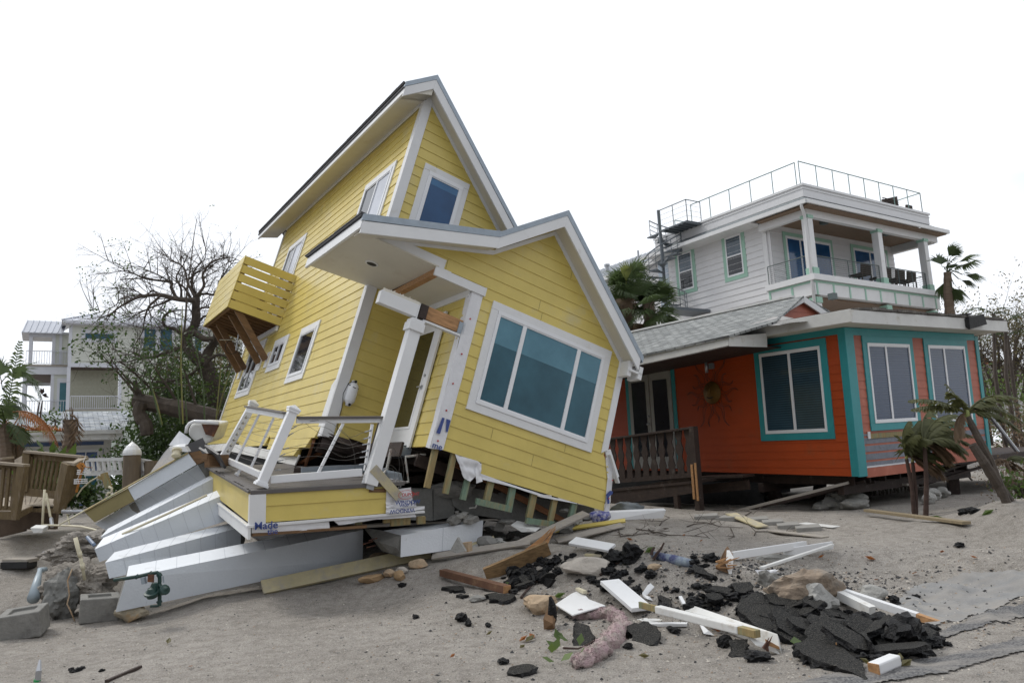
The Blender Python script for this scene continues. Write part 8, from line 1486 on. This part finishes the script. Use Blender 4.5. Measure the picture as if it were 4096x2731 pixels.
big = [('S2', 240, 540, .19, 'largest upright asphalt block left of the painted log'), ('S2', 120, 570, .14, 'asphalt block leaning on the left of the largest upright block'), ('S3', 1050, 1180, .24, 'big rough asphalt block standing on the rightmost slab'), ('S2', 190, 690, .07, 'asphalt lump below the largest upright block'), ('S2', 330, 655, .11, 'grey speckled asphalt lump under the largest upright block'), ('S2', 410, 690, .08, 'asphalt lump right of the speckled one'), ('S2', 45, 800, .08, 'asphalt lump above the wide short white board'), ('S2', 290, 830, .09, 'asphalt lump right of the wide short white board'), ('S2', 110, 790, .07, 'asphalt lump between the wide board and the mound'), ('S2', 770, 910, .09, 'asphalt lump behind the wide white beam tip'), ('S2', 590, 1140, .07, 'asphalt lump under the long slim post, left'), ('S2', 1000, 1240, .09, 'asphalt lump under the long slim post, near the torn shard'), ('S2', 1255, 1350, .11, 'asphalt lump in front of the wide white beam end'), ('S3', 820, 1090, .14, 'asphalt block beside the shorter white post'), ('S3', 700, 1080, .12, 'flat asphalt block under the shorter white post'), ('S3', 555, 850, .08, 'lone asphalt lump right of the brown boulder'), ('S3', 955, 905, .08, 'lone asphalt lump on the smooth concrete'), ('S3', 1130, 872, .04, 'small asphalt lump right of the lone one on the concrete'), ('S3', 1072, 892, .03, 'tiny asphalt lump between the two on the concrete'), ('S3', 1480, 455, .08, 'asphalt lump on the sand right of the long tan plank'), ('S1', 125, 1035, .05, 'leftmost asphalt lump on the open sand'), ('S1', 497, 1045, .07, 'asphalt lump on the open sand below the reddish timber'), ('S1', 550, 1092, .06, 'asphalt lump just below right on the open sand'), ('S1', 705, 1100, .04, 'small asphalt lump left of the bark strip'), ('S1', 15, 780, .05, 'asphalt lump below the tan stones'), ('S1', 825, 1390, .06, 'flat asphalt lump above the bottom patch'), ('S1', 1830, 1268, .05, 'asphalt lump right of the pink insulation end'), ('Z2', 1495, 1375, .05, 'black lump on the sand below the tan stones'), ('S1', 330, 535, .06, 'black lump on the short yellow strip'), ('X', 1630, 610, .12, 'black wet lump right of the young palms'), ('X', 1565, 635, .08, 'small black lump left of the wet one'), ('X', 1710, 610, .09, 'black lump right of the wet one'), ('S3', 1290, 1265, .05, 'small asphalt lump at the road end of the rightmost slab'), ('S3', 1390, 1252, .04, 'furthest right small asphalt lump by the road'), ('S3', 1190, 1345, .05, 'asphalt lump below the rightmost slab')]
for i, (rg, x, y, s, l) in enumerate(big): achunk(gp((rg, x, y), s*.35), s, 400+i, None, l)
n_ = 0; r = random.Random(99)
zones = [('S1', 1010, 700, 160, 70, 34), ('S1', 1130, 640, 130, 50, 18), ('S1', 950, 760, 90, 50, 14), ('S2', 120, 660, 150, 90, 14), ('S2', 1000, 840, 300, 70, 18), ('S2', 900, 950, 150, 40, 14), ('S2', 600, 830, 120, 60, 8), ('S2', 560, 960, 60, 40, 5), ('S2', 800, 590, 90, 50, 9), ('S1', 1250, 560, 120, 40, 10), ('S3', 1250, 1200, 70, 60, 12), ('S3', 860, 1330, 110, 60, 10), ('S3', 400, 1000, 200, 60, 12), ('S1', 1680, 640, 100, 60, 8), ('S1', 1560, 740, 150, 60, 10), ('S1', 1000, 580, 90, 30, 8), ('N', 450, 1490, 90, 25, 8), ('S2', 1700, 900, 60, 60, 8), ('S3', 700, 1170, 90, 60, 8)]
for rg, x, y, sx, sy, k in zones:
    for j in range(k):
        s = r.choice((.03, .04, .05, .065, .085)) if rg != 'N' else r.uniform(.02, .035); achunk(gp((rg, x+r.gauss(0, sx*.6), y+r.gauss(0, sy*.6)), s*.3), s, 600+n_); n_ += 1
# grouped flat black shards, standing on edge in the pile left of the split beam foot
for i in range(16):
    x, y = 880+r.uniform(0, 330), 660+r.uniform(0, 120); c = gp(('S1', x, y), .05); q = MB(); a = r.uniform(0, 3); u = Vector((math.cos(a), math.sin(a), r.uniform(-.3, .5))); v = Vector((r.uniform(-.3, .3), r.uniform(-.3, .3), 1)); pts = []
    for k in range(7): t = k/7*6.28; pts.append(c+u*.11*math.cos(t)*r.uniform(.7, 1.2)+v*.06*math.sin(t)*r.uniform(.7, 1.2))
    n = u.cross(v).normalized(); q.hull([p+n*.018+Vector((r.gauss(0, .006), 0, 0)) for p in pts]+[p-n*.018 for p in pts]); one(q, 'asphalt_lump', ASP, 'small black lump of broken asphalt on the shelly sand', 'asphalt lump', 'broken asphalt lumps scattered over the shelly mound')
# ================================================================== stones
rock('boulder', mat('tan_crusted_boulder', (.25, .195, .145), .95, .3, 7, 1.0, 25, stain=(.24, .23, .21), stain_amt=.35, stain_scale=2.5), gp(('S3', 250, 850), .10), (.44, .28, .24), 501, 'big brown crusted boulder behind the asphalt slabs', 'boulder', sub=4, amp=.32, rot=.3)
rock('grey_boulder', RUB, gp(('S3', 300, 900), .10), (.25, .18, .17), 502, 'grey rough concrete lump in front of the brown boulder', 'boulder', sub=3, amp=.3); rock('pale_rock', mat('cream_limestone', (.45, .41, .36), .9, .15, 7, .7, 25), gp(('S1', 1500, 640), .06), (.36, .16, .12), 503, 'long pale rock at the left top of the asphalt pile', 'rock', sub=3, amp=.22, rot=-.4)
rock('tan_rock', STN, gp(('S1', 1125, 940), .08), (.21, .16, .14), 504, 'tan rock half buried left of the broken white panel', 'rock', amp=.2); rock('grey_stone', RUB, gp(('S3', 770, 850), .03), (.17, .13, .09), 505, 'round grey stone on the sand right of the brown boulder', 'stone', amp=.2); rock('stone', STN, gp(('S2', 440, 640), .02), (.09, .06, .05), 506, 'small peach stone under the painted log', 'stone', sub=2); rock('stone', CON, gp(('S1', 620, 890), .02), (.11, .08, .045), 507, 'grey crumbly stone below the reddish timber', 'stone', sub=2); rock('rough_clod', CON, gp(('S2', 1350, 750), .05), (.12, .10, .12), 508, 'rough grey clod left of the brown boulder', 'clod', sub=3, amp=.4)
for i, (x, y, a, b, c, m, l) in enumerate(((1345, 1165, .18, .10, .09, STN, 'broad rust coloured stone under the long weathered board'), (1285, 1310, .20, .075, .07, mat('tan_oval_stone', (.36, .24, .13), .9, .2, 6, .4, 25), 'long oval tan stone leaning left below the board'), (1405, 1275, .10, .08, .06, STN, 'reddish round stone left of the tan pair'), (1480, 1290, .115, .09, .075, MATS['tan_oval_stone'], 'squarish orange tan stone'), (1490, 1252, .10, .06, .05, MATS['cream_limestone'], 'pale stone resting on the squarish one'), (1610, 1210, .15, .09, .07, STN, 'brown stone under the right end of the board'))): rock('stone', m, gp(('Z2', x, y+18), .05), (a, b, c), 520+i, l, 'stone', 'tan stones below the long board', sub=3, amp=.14, rot=i*.7)
# bark strip, insulation, leaves
g = Grp('bark_strip', gp(('S1', 1190, 1140)), 'dark torn asphalt and bark strip standing left of the white panel', 'bark'); yb2 = gp(('S1', 1190, 1140)).y; q = MB(); q.hull([at(('S1', *p), yb2+d_) for p, d_ in (((1150, 1050), 0), ((1155, 1135), 0), ((1240, 1140), 0), ((1250, 1050), .03), ((1235, 930), .12), ((1200, 925), .12), ((1185, 1000), .2), ((1225, 1090), -.05))]); g.part(q, 'bark', BRN); q = MB(); vs, fs = rockv(at(('S1', 1222, 1000), yb2+.05), (.05, .05, .16), 77, 2, .4); q.add(vs, fs); g.part(q, 'tar', ASP)
g = Grp('pink_insulation', gp(('S1', 1700, 1150)), 'curved strip of sandy pink fibre insulation on the sand', 'insulation'); q = MB(); Pp = [(1385, 1035), (1440, 1020), (1490, 1015), (1560, 1022), (1630, 1010), (1700, 1020), (1760, 1060), (1780, 1110), (1750, 1180), (1690, 1240), (1620, 1300), (1540, 1350), (1470, 1390), (1400, 1415)]; Q_ = [gp(('S1', *p), .035) for p in Pp]; rad = [.03, .05, .03, .035, .06, .075, .08, .085, .09, .085, .08, .075, .07, .03]; F2 = []; FR = []
for i in range(len(Q_)-1):
    for k in range(8): t = k/8; F2.append(Q_[i].lerp(Q_[i+1], t)); FR.append(rad[i]*(1-t)+rad[i+1]*t)
q.tube(F2, FR, 26); q.v = [tuple(Vector(v)+Vector((noise.noise(Vector(v)*9), noise.noise(Vector(v)*9+Vector((5, 5, 5))), noise.noise(Vector(v)*14)*.8))*.05+Vector((noise.noise(Vector(v)*34), 0, noise.noise(Vector(v)*37)))*.018) for v in q.v]
tf = MB(); r = random.Random(6)
for v in q.v:
    if r.random() < .9:
        v = Vector(v); d = rv(r); d.z = abs(d.z)*.5; tf.beam(v, v+d*r.uniform(.012, .035), .005, .004)
g.part(q, 'batt', PNK, smooth=True); g.part(tf, 'loose_fibres', PNK)
q = MB(); P = [gp(('S1', *p), .03) for p in ((1310, 1285), (1370, 1288), (1430, 1290), (1500, 1260), (1580, 1210))]; q.tube(P, [.012, .01, .008, .006, .005], 6); g = Grp('leafy_twig', P[0], 'small twig with green leaves beside the pink insulation', 'twig'); g.part(q, 'stem', BARKR); q = MB()
for x, y in ((1270, 1290), (1240, 1310), (1220, 1325), (1280, 1235), (1355, 1230), (1330, 1225), (1440, 1268), (1440, 1335), (1290, 1390), (1240, 1395)): P = gp(('S1', x, y), .03); leaf(q, P, Vector((r.uniform(-1, 1), r.uniform(-.5, .5), .5)), Vector((0, -.5, 1)), .13, .075)
g.part(q, 'leaves', LFM)
lc = [(LFM, 'green'), (LFO, 'olive'), (RSTF, 'brown')]; r = random.Random(12)
pos = [('S1', 940, 795, 0, .16), ('S1', 1225, 880, 0, .16), ('S1', 1030, 960, 1, .1), ('S1', 1010, 1235, 1, .14), ('S1', 955, 1230, 2, .1), ('S1', 1080, 1200, 2, .1), ('S1', 400, 1360, 2, .06), ('S1', 690, 1180, 1, .08), ('S1', 960, 1285, 1, .08), ('S3', 680, 705, 2, .14), ('S3', 810, 575, 2, .14), ('S3', 1350, 240, 0, .2), ('S3', 1660, 220, 0, .2), ('S3', 1340, 520, 2, .1), ('S3', 1630, 565, 2, .09), ('S3', 850, 1335, 2, .09), ('S3', 180, 1270, 0, .16), ('S3', 200, 1300, 0, .16), ('S3', 140, 1335, 0, .13), ('S3', 1010, 1430, 1, .12), ('S3', 780, 1415, 1, .10), ('S3', 1000, 1395, 1, .1), ('S3', 1230, 436, 1, .06), ('S2', 345, 490, 0, .18), ('S2', 360, 520, 0, .16), ('S2', 400, 1348, 1, .1), ('S2', 800, 430, 2, .08), ('S2', 265, 420, 2, .09), ('S2', 660, 380, 2, .06), ('N', 930, 1350, 1, .1), ('N', 1070, 1472, 2, .07), ('S3', 220, 855, 0, .1), ('S3', 560, 1050, 1, .12), ('S2', 970, 1150, 2, .09), ('S3', 800, 740, 2, .08), ('S3', 1100, 690, 2, .1), ('S2', 1570, 570, 2, .12), ('S2', 1750, 562, 2, .1), ('S1', 1860, 420, 2, .09), ('S1', 1590, 450, 2, .08)]
for i, (rg, x, y, c, s) in enumerate(pos):
    q = MB(); P = gp((rg, x, y), .015); a = r.uniform(0, 6.28); d = Vector((math.cos(a), math.sin(a), r.uniform(.1, .6))); leaf(q, P, d, Vector((r.uniform(-.4, .4), -.6, 1)), s, s*.6); leaf(q, P, d, Vector((r.uniform(-.4, .4), .6, 1)), s*.9, s*.5)
    one(q, 'fallen_leaf', lc[c][0], lc[c][1]+' fallen leaf on the sand among the debris', 'leaf', lc[c][1]+' leaves scattered on the sand')
# shell grit and pebbles: nobody could count them
def grit(name, m, n, x0, x1, y0, y1, s0, s1, label, seed, dens=None):
    r = random.Random(seed); q = MB()
    for i in range(n):
        y = y0*(y1/y0)**(r.random()**.8); x = r.uniform(x0, x1)*(y/10)
        if dens and r.random() > dens(x, y): continue
        s = s0*(s1/s0)**(r.random()**2.2)*(1+.9*math.exp(-((x-3.0)/2.6)**2-((y-9.3)/1.5)**2)); z = hgt(x, y)+rough(x, y)+s*.1; a = r.uniform(0, 6.28); c, sn = math.cos(a)*s, math.sin(a)*s; h = s*r.uniform(.25, .8); k = r.uniform(.4, .9)
        q.add([(x+c, y+sn, z), (x-sn*k, y+c*k, z), (x-c*.8, y-sn*.8, z+h*.2), (x+sn*k, y-c*k, z), (x+r.uniform(-.3, .3)*s, y+r.uniform(-.3, .3)*s, z+h)], [(0, 1, 4), (1, 2, 4), (2, 3, 4), (3, 0, 4)])
    return tag(q.build(name, m), label, kind='stuff')
SHL = mat('shell_grit', (.50, .46, .40), .7, .25, 30); SHT = mat('tan_shell_grit', (.33, .255, .19), .8, .3, 30); SHD = mat('dark_asphalt_crumbs', (.022, .022, .024), .7, .4, 30); PBG = mat('grey_pebbles', (.20, .195, .185), .9, .3, 30)
md = lambda x, y: .25+1.2*math.exp(-((x-3.0)/3.0)**2-((y-9.3)/2.2)**2)
grit('shell_grit', SHL, 30000, -7, 7, 5.6, 20, .004, .018, 'pale shell fragments strewn over the sand', 1, md); grit('tan_grit', SHT, 14000, -7, 7, 5.6, 18, .004, .018, 'tan shell fragments strewn over the sand', 2, md); grit('grey_pebbles', PBG, 12000, -7, 7, 5.6, 20, .004, .02, 'grey pebbles strewn over the sand', 3, lambda x, y: .5)
grit('asphalt_crumbs', SHD, 30000, -2, 7, 6, 15, .005, .026, 'black asphalt crumbs around the broken slabs', 4, lambda x, y: .04+1.0*math.exp(-((x-2.9)/2.0)**2-((y-9.2)/1.0)**2)); grit('dark_crumbs', SHD, 2500, -7, 7, 5.8, 20, .004, .016, 'dark specks of litter over the open sand', 5)
